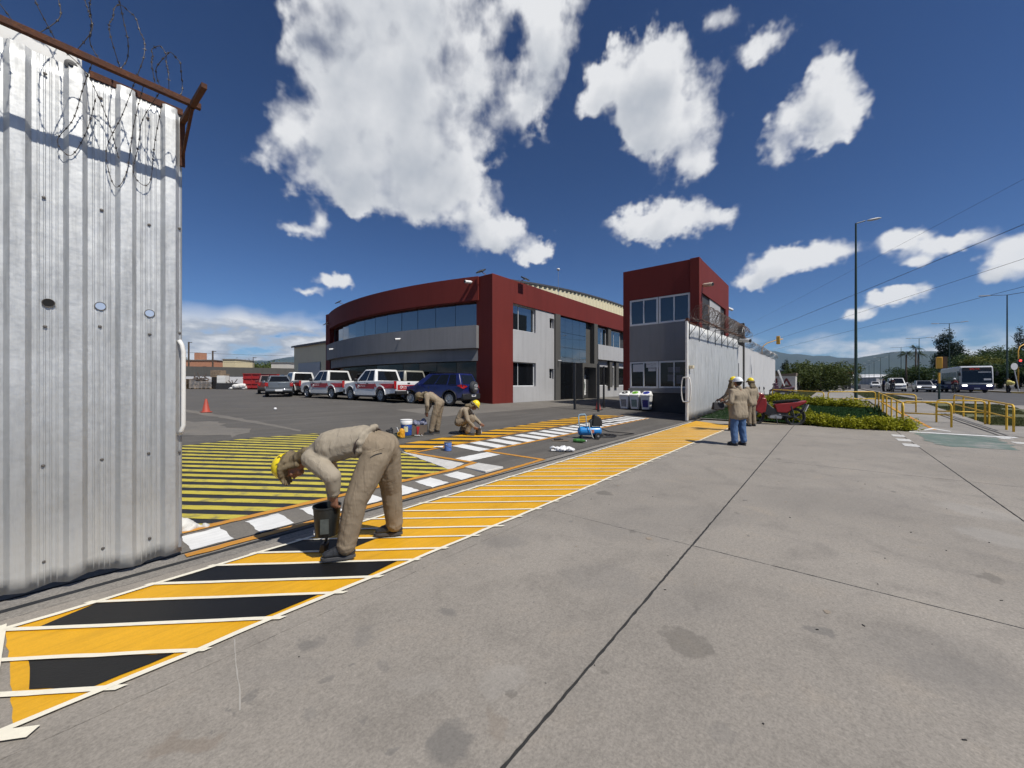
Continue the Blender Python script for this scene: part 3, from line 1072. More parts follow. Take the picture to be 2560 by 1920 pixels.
# ================================================================== GATES AND FENCE
def galv_mat(name, base, dirty=.6, metal=.68):
    m, N = new_mat(name)
    tc = N.n('ShaderNodeTexCoord')
    co = tc.outputs['Object']
    x, y, z = N.sep(co)
    mp = N.n('ShaderNodeMapping')
    mp.inputs['Scale'].default_value = (9, 9, .7)
    N.link(co, mp.inputs[0])
    st = N.noise(mp.outputs[0], 1.6, 6, .65).outputs['Fac']
    sp = N.noise(co, 30, 4, .7).outputs['Fac']
    big = N.noise(co, 1.4, 5, .6).outputs['Fac']
    c = N.mix(1.0, tuple(base), N.ramp(st, [(.25, .66), (.5, 1.), (.8, 1.14)]), 'MULTIPLY')
    c = N.mix(1.0, c, N.ramp(sp, [(.25, .92), (.7, 1.04)]), 'MULTIPLY')
    c = N.mix(N.ramp(big, [(.55, 0.), (.8, .35)]), c, tuple(q * .62 for q in base))
    # splash-back mud near the ground, with a ragged top edge
    mud = N.m('ADD', z, N.m('MULTIPLY', N.m('SUBTRACT', st, .5), 1.5))
    mud = N.ramp(mud, [(.02, dirty), (.62, 0.)])
    c = N.mix(mud, c, (.44, .37, .26))
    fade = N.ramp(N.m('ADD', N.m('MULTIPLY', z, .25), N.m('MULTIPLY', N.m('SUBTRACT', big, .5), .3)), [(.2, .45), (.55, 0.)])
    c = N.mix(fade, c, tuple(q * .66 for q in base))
    dent = N.noise(co, 2.6, 4, .55).outputs['Fac']
    nr = bump(N, N.m('ADD', N.m('MULTIPLY', dent, 1.0), N.m('MULTIPLY', st, .25)), .55, .02)
    bsdf(N, c, N.ramp(sp, [(.3, .46), (.7, .60)]), N.m('MULTIPLY', N.m('MULTIPLY_ADD', mud, -2.2, 1., clamp=True), metal), nr, .5)
    return m


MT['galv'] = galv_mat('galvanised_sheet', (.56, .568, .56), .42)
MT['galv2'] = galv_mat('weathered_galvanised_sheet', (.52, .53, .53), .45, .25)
MT['screw'] = mat('old_screw_head', (.12, .11, .10), .6, .5)
MT['wire'] = mat('barbed_wire_steel', (.085, .075, .07), .6, .5, var=.4, sc=40)
MT['razor'] = mat('razor_wire_galvanised', (.32, .32, .32), .45, .7, var=.2)


def rib_profile(s0, s1, pitch, rib, slope, depth, minor=0, phase=0.):
    """list of (s, outward offset) of a trapezoidal sheet"""
    out = []
    k = math.floor((s0 - phase) / pitch) - 1
    while k * pitch + phase < s1 + pitch:
        c = k * pitch + phase
        for ds, o in ((-rib / 2 - slope, 0), (-rib / 2, depth), (rib / 2, depth), (rib / 2 + slope, 0)):
            out.append((c + ds, o))
        if minor:
            w = (pitch - rib - 2 * slope)
            for q in range(1, minor + 1):
                m = c + rib / 2 + slope + w * q / (minor + 1)
                for ds, o in ((-.007, 0), (-.003, .0035), (.003, .0035), (.007, 0)):
                    out.append((m + ds, o))
        k += 1
    out = [p for p in out if s0 < p[0] < s1]
    f = lambda s: 0.
    return [(s0, 0.)] + out + [(s1, 0.)]


def sheet_panel(name, prof, t, z0, z1, m, parent, rows=30, torn=0., sgn=-1, seed=0, dent=.012):
    b = MB()
    np_ = len(prof)
    for j in range(rows + 1):
        f = j / rows
        for (s, o) in prof:
            zb = z0
            if torn:
                zb = z0 + torn * (mnoise.noise(Vector((s * 3.1 + seed, 3.3, 0))) * .55 + mnoise.noise(Vector((s * 14 + seed, 1.3, 0))) * .25)
            z = zb + (z1 - zb) * f
            d = dent * mnoise.noise(Vector((s * 1.6, z * 1.1, seed))) + dent * .35 * mnoise.noise(Vector((s * 5, z * 4, seed + 4)))
            if torn:
                d += torn * .22 * max(0, 1 - (z - z0) / .16) * mnoise.noise(Vector((s * 9, 7.7, seed)))
            b.v.append((s, t + sgn * (o + d), z))
    for j in range(rows):
        for i in range(np_ - 1):
            b.f.append((j * np_ + i, j * np_ + i + 1, (j + 1) * np_ + i + 1, (j + 1) * np_ + i))
    o = b.build(name, m, parent, fixn=False, smooth=25)
    sol = o.modifiers.new('thick', 'SOLIDIFY')
    sol.thickness = .0016
    return o


# ---- near gate leaf (left edge of the picture)
GT = 4.65
gate = thing('sliding_gate', 'tall dented corrugated sheet metal gate leaf at the left edge', 'gate', (0, 0, 0))
for k in range(3):
    s1 = .80 - 1.2 * k
    prof = rib_profile(s1 - 1.2, s1, .285, .070, .030, .030, 4, phase=.145)
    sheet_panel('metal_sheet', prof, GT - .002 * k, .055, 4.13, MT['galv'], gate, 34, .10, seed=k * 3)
b = MB()                                            # white fascia beam and inner frame
b.b2(-3, .18, GT + .02, GT + .12, 4.02, 4.26)
b.build('top_beam', MT['whitepaint'], gate, bevel=.008)
b = MB()
b.b2(.22, .805, GT - .012, GT + .035, 4.10, 4.155)
b.build('rusty_angle', MT['rust'], gate)
b = MB()
b.b2(.742, .802, GT + .006, GT + .066, .08, 4.1)
b.build('end_post', MT['alu_grey'], gate, bevel=.005)
b = MB()
for z in (.5, 1.55, 2.3, 3.2, 4.0):
    b = MB()
    b.b2(-2.9, .74, GT + .012, GT + .05, z - .03, z + .03)
    b.build('cross_rail', MT['rust'], gate)
b = MB()
b.lathe([(.001, 0), (.012, 0), (.014, .012), (.036, .014), (.036, .05), (.03, .06)], 16, (.12, GT - .035, 4.13), (0, 1, 0))
b.build('guide_roller', MT['black'], gate, smooth=35)
RT, RZ = GT - .39, 4.03                              # outrigger rail that carries the barbed wire
b = MB()
b.b2(-3, .86, RT - .02, RT + .02, RZ - .024, RZ + .024)
b.build('wire_rail', MT['rust'], gate, bevel=.003)
b = MB()
b.tube([(.80, GT - .01, 4.03), (.80, GT - .80, 3.985)], .026, 4)
b.build('bracket_arm', MT['rust'], gate)
b = MB()
b.tube([(.80, GT - .012, 3.70), (.80, GT - .40, 3.985)], .014, 4)
b.build('bracket_brace', MT['rust'], gate)
b = MB()
b.b2(.782, .818, GT - .028, GT - .004, 3.62, 4.06)
b.build('bracket_plate', MT['rust'], gate)
b = MB()                                            # long tubular pull handle on the gate edge
b.tube([(.775, GT - .035, 2.00), (.79, GT - .055, 1.96), (.80, GT - .06, 1.90), (.80, GT - .06, 1.22), (.79, GT - .05, 1.17), (.775, GT - .03, 1.14)], .018, 10)
b.build('pull_handle', MT['whitepaint'], gate, smooth=True)
b = MB()
b.lathe([(.0055, 0), (.0055, .003), (.010, .0032), (.009, .007), (.002, .009)], 8, axis=(0, -1, 0))
scr = b.build('screw_head', MT['screw'], gate)
first = True
for z in (.22, .97, 2.06, 3.03, 3.97):
    for s in (-.02, .285, .57, .79):
        p = (s + random.uniform(-.01, .01), GT - .004, z + random.uniform(-.02, .02))
        if first:
            scr.location = p
            first = False
        else:
            inst(scr, 'screw_head', gate, p, scale=(1.2,) * 3)
# three inspection holes: rimmed discs, one painted dark, two painted as far sky
MT['hole_dark'] = mat('dark_painted_disc', (.004, .004, .004), .9)
MT['hole_sky'] = mat('sky_painted_disc', (.36, .44, .58), .35, var=.08)
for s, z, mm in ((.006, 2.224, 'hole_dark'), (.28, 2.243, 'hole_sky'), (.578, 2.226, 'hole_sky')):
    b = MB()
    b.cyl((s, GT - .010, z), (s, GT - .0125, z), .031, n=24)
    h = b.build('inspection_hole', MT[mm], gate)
    b = MB()
    b.tube([(s + .032 * math.cos(a), GT - .013, z + .032 * math.sin(a)) for a in lin(0, 6.283, 24)[:-1]], .0025, 5, closed=True)
    b.build('hole_rim', MT['screw'], h)


def wire_strand(pts, r, name, m, parent, barb=.1, barbs=True, n=5):
    """smooth strand through pts with short four-point barbs"""
    P = [Vector(p) for p in pts]
    out = []
    for i in range(len(P) - 1):
        a, b_, c, d = P[max(i - 1, 0)], P[i], P[i + 1], P[min(i + 2, len(P) - 1)]
        for q in range(8):
            f = q / 8
            out.append(.5 * ((2 * b_) + (-a + c) * f + (2 * a - 5 * b_ + 4 * c - d) * f * f + (-a + 3 * b_ - 3 * c + d) * f ** 3))
    out.append(P[-1])
    mb = MB()
    mb.tube(out, r, n)
    if barbs:
        acc = 0
        for i in range(1, len(out)):
            acc += (out[i] - out[i - 1]).length
            if acc > barb:
                acc = 0
                for q in range(2):
                    v = Vector((random.uniform(-1, 1), random.uniform(-1, 1), random.uniform(-1, 1))).normalized() * .013
                    mb.tube([out[i] - v, out[i] + v], r * .6, 3)
                ax = (out[i] - out[i - 1]).normalized() * .007
                mb.tube([out[i] - ax, out[i] + ax], r * 2.2, 5)
    return mb.build(name, m, parent, smooth=40)


bw = thing('barbed_wire', 'tangled rusty barbed wire along the top of the near gate leaf', 'barbed wire', (0, 0, 0))
rr = random.Random(5)


def loop3(s, w, h, dy, seed):
    q = random.Random(seed)
    pts = [(s - .03, RT, RZ)]
    for a in lin(200, -20, 9):
        pts.append((s + w * math.cos(R(a)) + q.uniform(-.012, .012), RT + dy * math.sin(R(a)) + q.uniform(-.03, .03), RZ + .03 + h * (.42 + .55 * math.sin(R(a))) + q.uniform(-.012, .012)))
    pts.append((s + .05, RT, RZ))
    return pts


for s, w, h, dy, sd_ in ((.60, .05, .40, .12, 1), (.66, .08, .26, -.1, 2), (.40, .09, .62, .16, 4), (.30, .10, .50, -.14, 5), (.08, .13, .64, .12, 7), (-.10, .16, .66, .1, 9), (-.4, .2, .6, .1, 10)):
    wire_strand(loop3(s, w, h, dy, sd_), .0026, 'wire_strand', MT['wire'], bw, .06)
for pts in ([(.60, RT, RZ), (.52, GT - .12, 3.86), (.50, GT - .07, 3.65), (.47, GT - .05, 3.42), (.53, GT - .05, 3.33), (.58, GT - .05, 3.40), (.60, GT - .08, 3.7), (.62, RT + .1, 3.98)],
            [(.45, RT, RZ), (.40, GT - .10, 3.85), (.31, GT - .06, 3.52), (.36, GT - .05, 3.25), (.43, GT - .05, 3.40), (.47, GT - .07, 3.8), (.50, RT + .05, RZ)],
            [(.22, RT, RZ), (.18, GT - .15, 3.92), (.13, GT - .07, 3.68), (.05, GT - .05, 3.48), (.12, GT - .05, 3.40), (.2, GT - .06, 3.62), (.25, GT - .1, 3.9)],
            [(.0, RT + .02, RZ - .01), (.1, GT - .2, 4.1), (.2, GT - .16, 4.03), (.27, GT - .10, 3.9), (.33, GT - .08, 3.72), (.38, GT - .06, 3.5)]):
    wire_strand(pts, .0024, 'wire_strand', MT['wire'], bw, .06)

# ---- far gate leaf (slid open beside the guard booth)
G2 = 4.70
g2 = thing('sliding_gate', 'long pale corrugated sheet metal gate leaf slid open beside the guard booth', 'gate', (0, 0, 0))
edges = lin(17.55, 29.3, 10)
for k in range(10):
    prof = rib_profile(edges[k] - .01, edges[k + 1] + .01, .20, .055, .028, .03, 0, phase=.05)
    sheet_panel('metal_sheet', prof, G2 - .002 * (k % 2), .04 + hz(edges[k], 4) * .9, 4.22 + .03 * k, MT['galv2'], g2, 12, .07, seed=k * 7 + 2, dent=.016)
b = MB()
b.b2(17.40, 17.53, G2 - .04, G2 + .05, .03, 4.30)
b.build('end_post', MT['whitepaint'], g2, bevel=.008)
b = MB()
b.b2(17.5, 29.3, G2 + .03, G2 + .10, 4.26, 4.34)
b.build('top_beam', MT['rust'], g2)
b = MB()
b.tube([(17.6, G2 - .52, 4.33), (22, G2 - .5, 4.40), (29.3, G2 - .5, 4.62)], .028, 4)
b.build('wire_rail', MT['rust'], g2)
for s in lin(17.7, 29.1, 7):
    zt = 4.33 + (s - 17.6) * .0245
    b = MB()
    b.tube([(s, G2 - .02, zt - .03), (s, G2 - .58, zt - .03)], .02, 4)
    br = b.build('bracket_arm', MT['darksteel'], g2)
    b = MB()
    b.tube([(s, G2 - .04, zt - .62), (s, G2 - .45, zt - .05)], .016, 4)
    b.build('bracket_brace', MT['darksteel'], br)
    b = MB()
    b.b2(s - .03, s + .03, G2 - .05, G2 - .03, zt - .8, zt)
    b.build('bracket_plate', MT['darksteel'], br)
b = MB()                                            # looped handle and lock box at the leading edge
hd = [(17.42, G2 - .05 - .30 * 0, 1.0)]
b.tube([(17.40, G2 + .02 + .19 * math.cos(a) * (1 if abs(math.sin(a)) < .93 else .8), 1.36 + (.52 * max(-1, min(1, 1.35 * math.sin(a))))) for a in lin(0, 6.283, 28)[:-1]], .027, 8, closed=True)
b.build('loop_handle', MT['whitepaint'], g2, smooth=True)
b = MB()
b.b2(17.62, 17.86, G2 - .2, G2 - .035, 2.27, 2.40)
b.build('lock_box', mat('cream_metal', (.62, .55, .38), .5), g2, bevel=.01)
b = MB()
b.b2(17.40, 17.62, G2 - .06, G2 + .04, 4.30, 4.42)
b.build('guide_bracket', MT['rust'], g2)


def razor_coil(name, label, p0, p1, rad, turns, m, grp=None, sq=1.):
    o = thing(name, label, 'razor wire', (0, 0, 0), group=grp)
    p0, p1 = Vector(p0), Vector(p1)
    ax = (p1 - p0).normalized()
    side = ax.cross(Vector((0, 0, 1))).normalized()
    up = side.cross(ax)
    for ph, nm in ((0, 'coil'), (math.pi * .9, 'coil')):
        pts = []
        n = int(turns * 18)
        for i in range(n + 1):
            f = i / n
            a = f * turns * 2 * math.pi + ph
            r = rad * (1 + .12 * math.sin(i * .7) + .08 * math.sin(i * 2.3))
            w = .16 * math.sin(i * .31 + ph)
            pts.append(p0 + (p1 - p0) * f + ax * w + side * math.cos(a) * r + up * (math.sin(a) * r * sq))
        mb = MB()
        mb.tube(pts, .0085, 4)
        mb.build(nm, m, o)
    return o


razor_coil('razor_wire_coil', 'rusty razor wire coil on top of the open far gate leaf', (17.9, G2 - .35, 4.72), (29.2, G2 - .35, 5.0), .36, 30, mat('rusty_razor_wire', (.16, .12, .10), .6, .5, var=.3))

# ---- boundary wall beyond the gate
MT['wallpale'] = mat('pale_precast_wall', (.46, .46, .46), .85, var=.05, sc=.6, b=.3, bsc=40, dirt=.12, dirtc=(.28, .27, .25))
bwl = thing('boundary_wall', 'pale grey precast panel wall beyond the far gate', 'wall', (0, 0, 0))
for a0, a1 in ((29.36, 31.6), (32.0, 37.2), (37.25, 43.0), (43.05, 48.0), (48.05, 53.0)):
    b = MB()
    b.b2(a0, a1, 4.76, 5.0, -.1, 4.28 + .0035 * (a0 - 29))
    b.build('wall_panel', MT['wallpale'], bwl, bevel=.008)
b = MB()
b.b2(31.62, 31.98, 4.68, 5.1, -.1, 5.95)
b.build('dark_post', MT['grey_pil'], bwl)
b = MB()
b.b2(28.35, 31.58, 5.05, 5.6, 3.0, 5.95)
b.build('upper_block', MT['grey_dk'], bwl, bevel=.01)
b = MB()
b.b2(29.45, 29.9, 4.72, 4.755, 1.95, 3.0)
b.build('intercom_panel', MT['charcoal'], bwl)
razor_coil('razor_wire_coil', 'grey razor wire coil running along the pale boundary wall top', (32.1, 4.85, 4.62), (52.9, 4.85, 4.72), .33, 42, MT['razor'])
razor_coil('razor_wire_coil', 'short razor wire coil beside the dark wall post', (28.6, 4.75, 5.1), (31.9, 4.6, 5.0), .40, 8, MT['razor'])

# ================================================================== OFFICE BUILDING
bld = thing('office_building', 'two storey grey and dark red office building with a curved glazed front', 'building', (0, 0, 0))
CS, CT, CR = 45.7, 25.7, 30.8
A0, A1 = -18.6, 18.5


def arc(a, off):
    return (CS - (CR + off) * math.cos(R(a)), CT + (CR + off) * math.sin(R(a)))


def arc_band(name, a0, a1, o0, o1, z0, z1, m, parent, n=40, smooth=30):
    b = MB()
    for i in range(n + 1):
        a = a0 + (a1 - a0) * i / n
        p, q = arc(a, o0), arc(a, o1)
        b.v += [(p[0], p[1], z0), (q[0], q[1], z0), (q[0], q[1], z1), (p[0], p[1], z1)]
    for i in range(n):
        k = i * 4
        for e in range(4):
            b.f.append((k + e, k + (e + 1) % 4, k + 4 + (e + 1) % 4, k + 4 + e))
    b.f += [(3, 2, 1, 0), (n * 4, n * 4 + 1, n * 4 + 2, n * 4 + 3)]
    return b.build(name, m, parent, smooth=smooth)


arc_band('curved_parapet', A0 + .6, A1, -.55, 0, 6.62, 8.05, MT['red'], bld)
arc_band('balcony_band', A0 + .62, A1 - .4, -.75, .22, 3.75, 5.10, MT['grey_dk'], bld)
arc_band('lower_band', A0 + .62, A1 - .8, -.9, -.12, 3.0, 3.74, MT['grey_dk'], bld)
arc_band('plinth', A0 + .62, A1 - .8, -1.1, -.35, .2, .82, MT['grey_dk'], bld)
arc_band('light_block_wall', A0 + .62, A1 - .5, -1.9, -1.55, .2, 7.7, MT['charcoal'], bld)  # dark wall added behind the glazing to block light


def arc_glass(row, o, z0, z1, edges):
    for i in range(len(edges) - 1):
        a0, a1 = edges[i] + .035, edges[i + 1] - .035
        p, q = arc(a0, o), arc(a1, o)
        d = Vector((q[0] - p[0], q[1] - p[1], 0)).normalized()
        nrm = Vector((d.y, -d.x, 0)) * .02
        tw = (i * 37 % 7 - 3) * .004               # panes never sit perfectly true
        b = MB()
        b.add([(p[0], p[1], z0), (q[0] + tw, q[1], z0), (q[0] + tw, q[1], z1), (p[0], p[1], z1)] + [(p[0] + .03, p[1], z0), (q[0] + .03 + tw, q[1], z0), (q[0] + .03 + tw, q[1], z1), (p[0] + .03, p[1], z1)],
              [(0, 1, 2, 3), (7, 6, 5, 4), (0, 4, 5, 1), (1, 5, 6, 2), (2, 6, 7, 3), (3, 7, 4, 0)])
        b.build('glass_pane', MT['glass'] if row == 'upper' else MT['glass_low'], bld)


arc_glass('upper', -.50, 5.11, 6.62, lin(A0 + 1.2, A1 - .8, 12))
MT['glass_low'] = glass_mat('dark_ground_floor_glass', (.006, .008, .009), .03, 1.45, .5)
arc_glass('lower', -.62, .83, 3.0, lin(A0 + 1.2, A1 - .8, 12))
for a in lin(A0 + 1.2, A1 - .8, 12):
    for o, z0, z1 in ((-.53, 5.1, 6.62), (-.66, .82, 3.0)):
        p = arc(a, o)
        b = MB()
        b.box((p[0] + .03, p[1], (z0 + z1) / 2), (.06, .035, z1 - z0))
        b.build('mullion', MT['charcoal'], bld)
e = arc(A1, -.2)
b = MB()
b.b2(e[0] - .15, e[0] + 1.5, e[1] - .05, e[1] + .75, .2, 8.05)
b.build('end_pillar', MT['red'], bld)
b = MB()
b.b2(16.5, 18.39, 15.1, 16.42, .25, 8.05)
b.build('corner_pillar', MT['red'], bld, bevel=.015)


def holed_wall(name, s0, s1, z0, z1, holes, t0, t1, m, parent, axis='t'):
    """wall in plane t0 (front) .. t1 (back) with rectangular openings"""
    xs = sorted(set([s0, s1] + [h[0] for h in holes] + [h[1] for h in holes]))
    zs = sorted(set([z0, z1] + [h[2] for h in holes] + [h[3] for h in holes]))
    solid = {}
    for i in range(len(xs) - 1):
        for j in range(len(zs) - 1):
            cx, cz = (xs[i] + xs[i + 1]) / 2, (zs[j] + zs[j + 1]) / 2
            solid[i, j] = not any(h[0] < cx < h[1] and h[2] < cz < h[3] for h in holes)
    b = MB()
    P = (lambda x, y, z: (x, y, z)) if axis == 't' else (lambda x, y, z: (y, x, z))
    idx = {}

    def vi(i, j, k):
        if (i, j, k) not in idx:
            idx[i, j, k] = len(b.v)
            b.v.append(P(xs[i], t1 if k else t0, zs[j]))
        return idx[i, j, k]
    for (i, j), s in solid.items():
        if not s:
            continue
        b.f.append((vi(i, j, 0), vi(i + 1, j, 0), vi(i + 1, j + 1, 0), vi(i, j + 1, 0)))
        b.f.append((vi(i, j, 1), vi(i, j + 1, 1), vi(i + 1, j + 1, 1), vi(i + 1, j, 1)))
        for di, dj, e0, e1 in ((-1, 0, (i, j), (i, j + 1)), (1, 0, (i + 1, j), (i + 1, j + 1)), (0, -1, (i, j), (i + 1, j)), (0, 1, (i, j + 1), (i + 1, j + 1))):
            if not solid.get((i + di, j + dj), False):
                b.f.append((vi(*e0, 0), vi(*e1, 0), vi(*e1, 1), vi(*e0, 1)))
    return b.build(name, m, parent)


def window(parent, s0, s1, z0, z1, t, m_f, m_g, mull=(.5,), depth=.05, fw=.055, axis='t', sgn=1, sill=True, transom=None):
    """framed window; sgn=+1: interior lies towards +axis"""
    P = (lambda x, y, z: (x, y, z)) if axis == 't' else (lambda x, y, z: (y, x, z))
    b = MB()
    ya, yb = t, t + sgn * depth
    for x0, x1, q0, q1 in ((s0, s1, z1 - fw, z1), (s0, s1, z0, z0 + fw), (s0, s0 + fw, z0 + fw, z1 - fw), (s1 - fw, s1, z0 + fw, z1 - fw)):
        b.b2(x0, x1, min(ya, yb), max(ya, yb), q0, q1)
    b.mapv(P)
    w = b.build('window', m_f, parent)
    cuts = [s0 + fw] + [s0 + (s1 - s0) * f for f in mull] + [s1 - fw]
    for i in range(len(cuts) - 1):
        b = MB()
        g0, g1 = cuts[i] + (fw * .35 if i else 0), cuts[i + 1] - (fw * .35 if i < len(cuts) - 2 else 0)
        b.b2(g0, g1, t + sgn * depth * .45, t + sgn * depth * .7, z0 + fw, z1 - fw)
        b.mapv(P)
        b.build('pane', m_g, w)
        if i:
            b = MB()
            b.b2(cuts[i] - fw * .35, cuts[i] + fw * .35, min(t + sgn * .004, yb), max(t + sgn * .004, yb), z0 + fw, z1 - fw)
            b.mapv(P)
            b.build('mullion', m_f, w)
    return w


FT = 15.1
hw = [(18.42, 20.84, 5.0, 6.61), (18.42, 20.86, 1.45, 3.0), (22.5, 23.05, 5.55, 6.24), (22.46, 23.02, 1.96, 2.68)]
holed_wall('front_wall', 18.39, 23.08, .25, 6.62, hw, FT + .06, FT + .36, MT['grey_wall'], bld)
window(bld, 18.42, 20.84, 5.0, 6.61, FT + .24, MT['alu'], MT['glass'], (.32,))
window(bld, 18.42, 20.86, 1.45, 3.0, FT + .24, MT['alu'], MT['glass_dk'], (.3,))
window(bld, 22.5, 23.05, 5.55, 6.24, FT + .24, MT['alu'], MT['glass_dk'], (.5,), fw=.03)
window(bld, 22.46, 23.02, 1.96, 2.68, FT + .24, MT['alu'], MT['glass_dk'], (.5,), fw=.03)
b = MB()
b.b2(18.39, 47, FT, FT + .5, 6.62, 8.05)
b.build('front_parapet', MT['red'], bld, bevel=.012)
b = MB()
b.b2(18.40, 18.405, FT + .003, FT + .01, 6.62, 8.05)
b = MB()
b.b2(23.08, 23.74, FT - .06, FT + .45, .25, 6.62)
b.build('pilaster', MT['grey_pil'], bld)
b = MB()
b.b2(28.95, 29.55, FT - .06, FT + .6, .25, 6.62)
b.build('pilaster', MT['grey_pil'], bld)
b = MB()
b.b2(28.05, 28.95, FT + .35, FT + .6, .25, 6.62)
b.build('side_reveal', MT['grey_pil'], bld)
# entrance curtain wall
cs = lin(23.76, 28.03, 4)
cz = [.5, 1.6, 3.25, 4.35, 5.45, 6.58]
for i in range(4):
    for j in range(5):
        b = MB()
        b.b2(cs[i] + .012, cs[i + 1] - .012, FT + .22 + .002 * ((i * 3 + j) % 3), FT + .25, cz[j] + .012, cz[j + 1] - .012)
        b.build('glass_pane', MT['glass'] if j > 1 else MT['glass_dk'], bld)
b = MB()
b.b2(23.74, 28.05, FT + .26, FT + .3, .3, 6.62)
b.build('curtain_backing', MT['charcoal'], bld)
portal = thing('', '', '')
bpy.data.objects.remove(portal)
b = MB()
for x0, x1, z0, z1 in ((25.75, 25.98, .45, 3.2), (27.9, 28.13, .45, 3.2), (25.98, 27.9, 2.9, 3.2)):
    b.b2(x0, x1, FT - .75, FT + .2, z0, z1)
pt = b.build('entrance_portal', MT['grey_pil'], bld)
b = MB()
b.b2(26.0, 27.88, FT - .08, FT - .02, .5, 2.88)
dr = b.build('door', MT['charcoal'], bld)
b = MB()
b.b2(26.22, 27.42, FT - .1, FT - .082, .72, 2.32)
b.build('door_poster', MT['white'], dr)
MT['em_green'] = mat('emblem_green', (.03, .10, .06), .6)
MT['em_red'] = mat('emblem_red', (.30, .03, .04), .6)
b = MB()
b.tube([(26.82 + .36 * math.cos(a), FT - .105, 1.42 + .52 * math.sin(a)) for a in lin(0, 6.283, 30)[:-1]], .045, 4, closed=True)
b.build('emblem_ring', MT['em_green'], dr)
b = MB()
b.xz([(26.72, 1.0), (26.93, 1.0), (26.97, 1.6), (26.90, 1.95), (26.80, 2.12), (26.73, 1.95), (26.66, 1.6)], FT - .112, FT - .102)
b.build('emblem_mark', MT['em_red'], dr)
b = MB()
b.xz([(26.6, 1.9), (26.82, 2.22), (27.02, 1.9), (26.95, 2.24), (26.82, 2.30), (26.7, 2.24)], FT - .118, FT - .108)
b.build('emblem_crown', MT['em_green'], dr)
# right wing: windows and balcony
b = MB()
b.b2(29.55, 47, FT - .12, FT + .3, 3.68, 4.95)
b.build('balcony_wall', MT['grey_wall'], bld, bevel=.01)
holed_wall('wing_wall', 29.55, 47, .25, 3.68, [(29.75, 33.2, 1.45, 3.1), (34.2, 37.6, 1.45, 3.1)], FT + .2, FT + .5, MT['grey_wall'], bld)
window(bld, 29.6, 31.85, 4.95, 6.5, FT + .35, MT['alu'], MT['glass'], (.25, .62))
window(bld, 32.6, 34.9, 4.95, 6.5, FT + .35, MT['alu'], MT['glass'], (.4,))
window(bld, 29.75, 33.2, 1.45, 3.1, FT + .32, MT['alu'], MT['glass_dk'], (.22, .5, .75))
window(bld, 34.2, 37.6, 1.45, 3.1, FT + .32, MT['alu'], MT['glass_dk'], (.5,))
for s in (31.95, 33.3):
    b = MB()
    b.b2(s, s + .55, FT - .02, FT + .45, 1.3, 3.67)
    b.build('pilaster', MT['grey_pil'], bld)
b = MB()
b.b2(31.9, 32.5, FT + .1, FT + .5, 4.96, 6.61)
b.build('pilaster', MT['grey_pil'], bld)
b = MB()
b.b2(16.9, 47, FT + .55, 35.3, .1, 7.6)
b.build('light_block_core', MT['charcoal'], bld)  # solid dark box added under the roof to block light
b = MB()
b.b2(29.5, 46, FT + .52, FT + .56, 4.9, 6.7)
b.build('dark_inside_panel', MT['charcoal'], bld)  # dark sheet standing in for the unlit inside


def floodlight(loc, rz, label, tilt=35):
    o = thing('floodlight', label, 'floodlight', loc, rz, 'floodlights on the office parapet')
    b = MB()
    b.box((-.42, 0, .16), (.36, .52, .07), rot=Matrix.Rotation(R(-tilt), 3, 'Y'))
    b.build('lamp_body', MT['black'], o, bevel=.01)
    b = MB()
    for i in range(4):
        for j in range(2):
            b.box((-.44 + (j - .5) * .16, (i - 1.5) * .12, .118 + (j - .5) * .10), (.13, .09, .02), rot=Matrix.Rotation(R(-tilt), 3, 'Y'))
    b.build('led_lens', mat('led_lens_glass', (.45, .42, .30), .3), o)
    b = MB()
    b.tube([(.08, 0, -.1), (-.05, 0, .06), (-.35, 0, .14)], .025, 6)
    b.build('bracket', MT['steel'], o)
    return o


def camera_unit(loc, rz, label, m=None, s=1.):
    o = thing('security_camera', label, 'camera', loc, rz)
    m = m or MT['white']
    b = MB()
    b.tube([(0, 0, 0), (-.10 * s, 0, 0)], .03 * s, 8)
    b.build('mount', m, o, smooth=40)
    b = MB()
    b.cyl((-.06 * s, 0, -.02 * s), (-.36 * s, 0, -.06 * s), .055 * s, n=12)
    b.build('housing', m, o, smooth=40)
    b = MB()
    b.cyl((-.355 * s, 0, -.06 * s), (-.375 * s, 0, -.063 * s), .045 * s, n=12)
    b.build('lens', MT['black'], o)
    return o


floodlight((16.62, 15.75, 8.06), 0, 'black floodlight on the corner pillar facing the yard')
floodlight((19.1, 15.12, 8.05), R(90), 'black floodlight tilted over the sunlit front parapet')
floodlight((*arc(9, -.1), 8.05), R(-6), 'black floodlight midway along the curved parapet')
floodlight((*arc(17.9, -.1), 6.9), R(-14), 'small floodlight at the far end of the curved facade')
o = camera_unit((*arc(-17.2, -.02), 7.75), 0, 'white dome camera on the curved red parapet beside the corner pillar', s=1.6)
camera_unit((*arc(-7, .2), 4.6), 0, 'white camera on the curved grey balcony band', s=1.2)
camera_unit((*arc(12, .2), 4.55), 0, 'white camera near the far end of the balcony band', s=1.2)
camera_unit((23.4, FT - .07, 3.3), R(90), 'small white camera on the dark entrance pilaster', s=.8)
o = thing('roof_antenna', 'thin mast with small white dish on the office roof', 'antenna', (26.5, 17, 7.6))
b = MB()
b.cyl((0, 0, 0), (0, 0, 3.3), .02, n=6)
b.build('mast', MT['steel'], o)
b = MB()
b.lathe([(.02, 0), (.10, .05), (.14, .14), (.10, .2)], 10, (0, 0, 3.2))
b.build('dish', MT['white'], o)

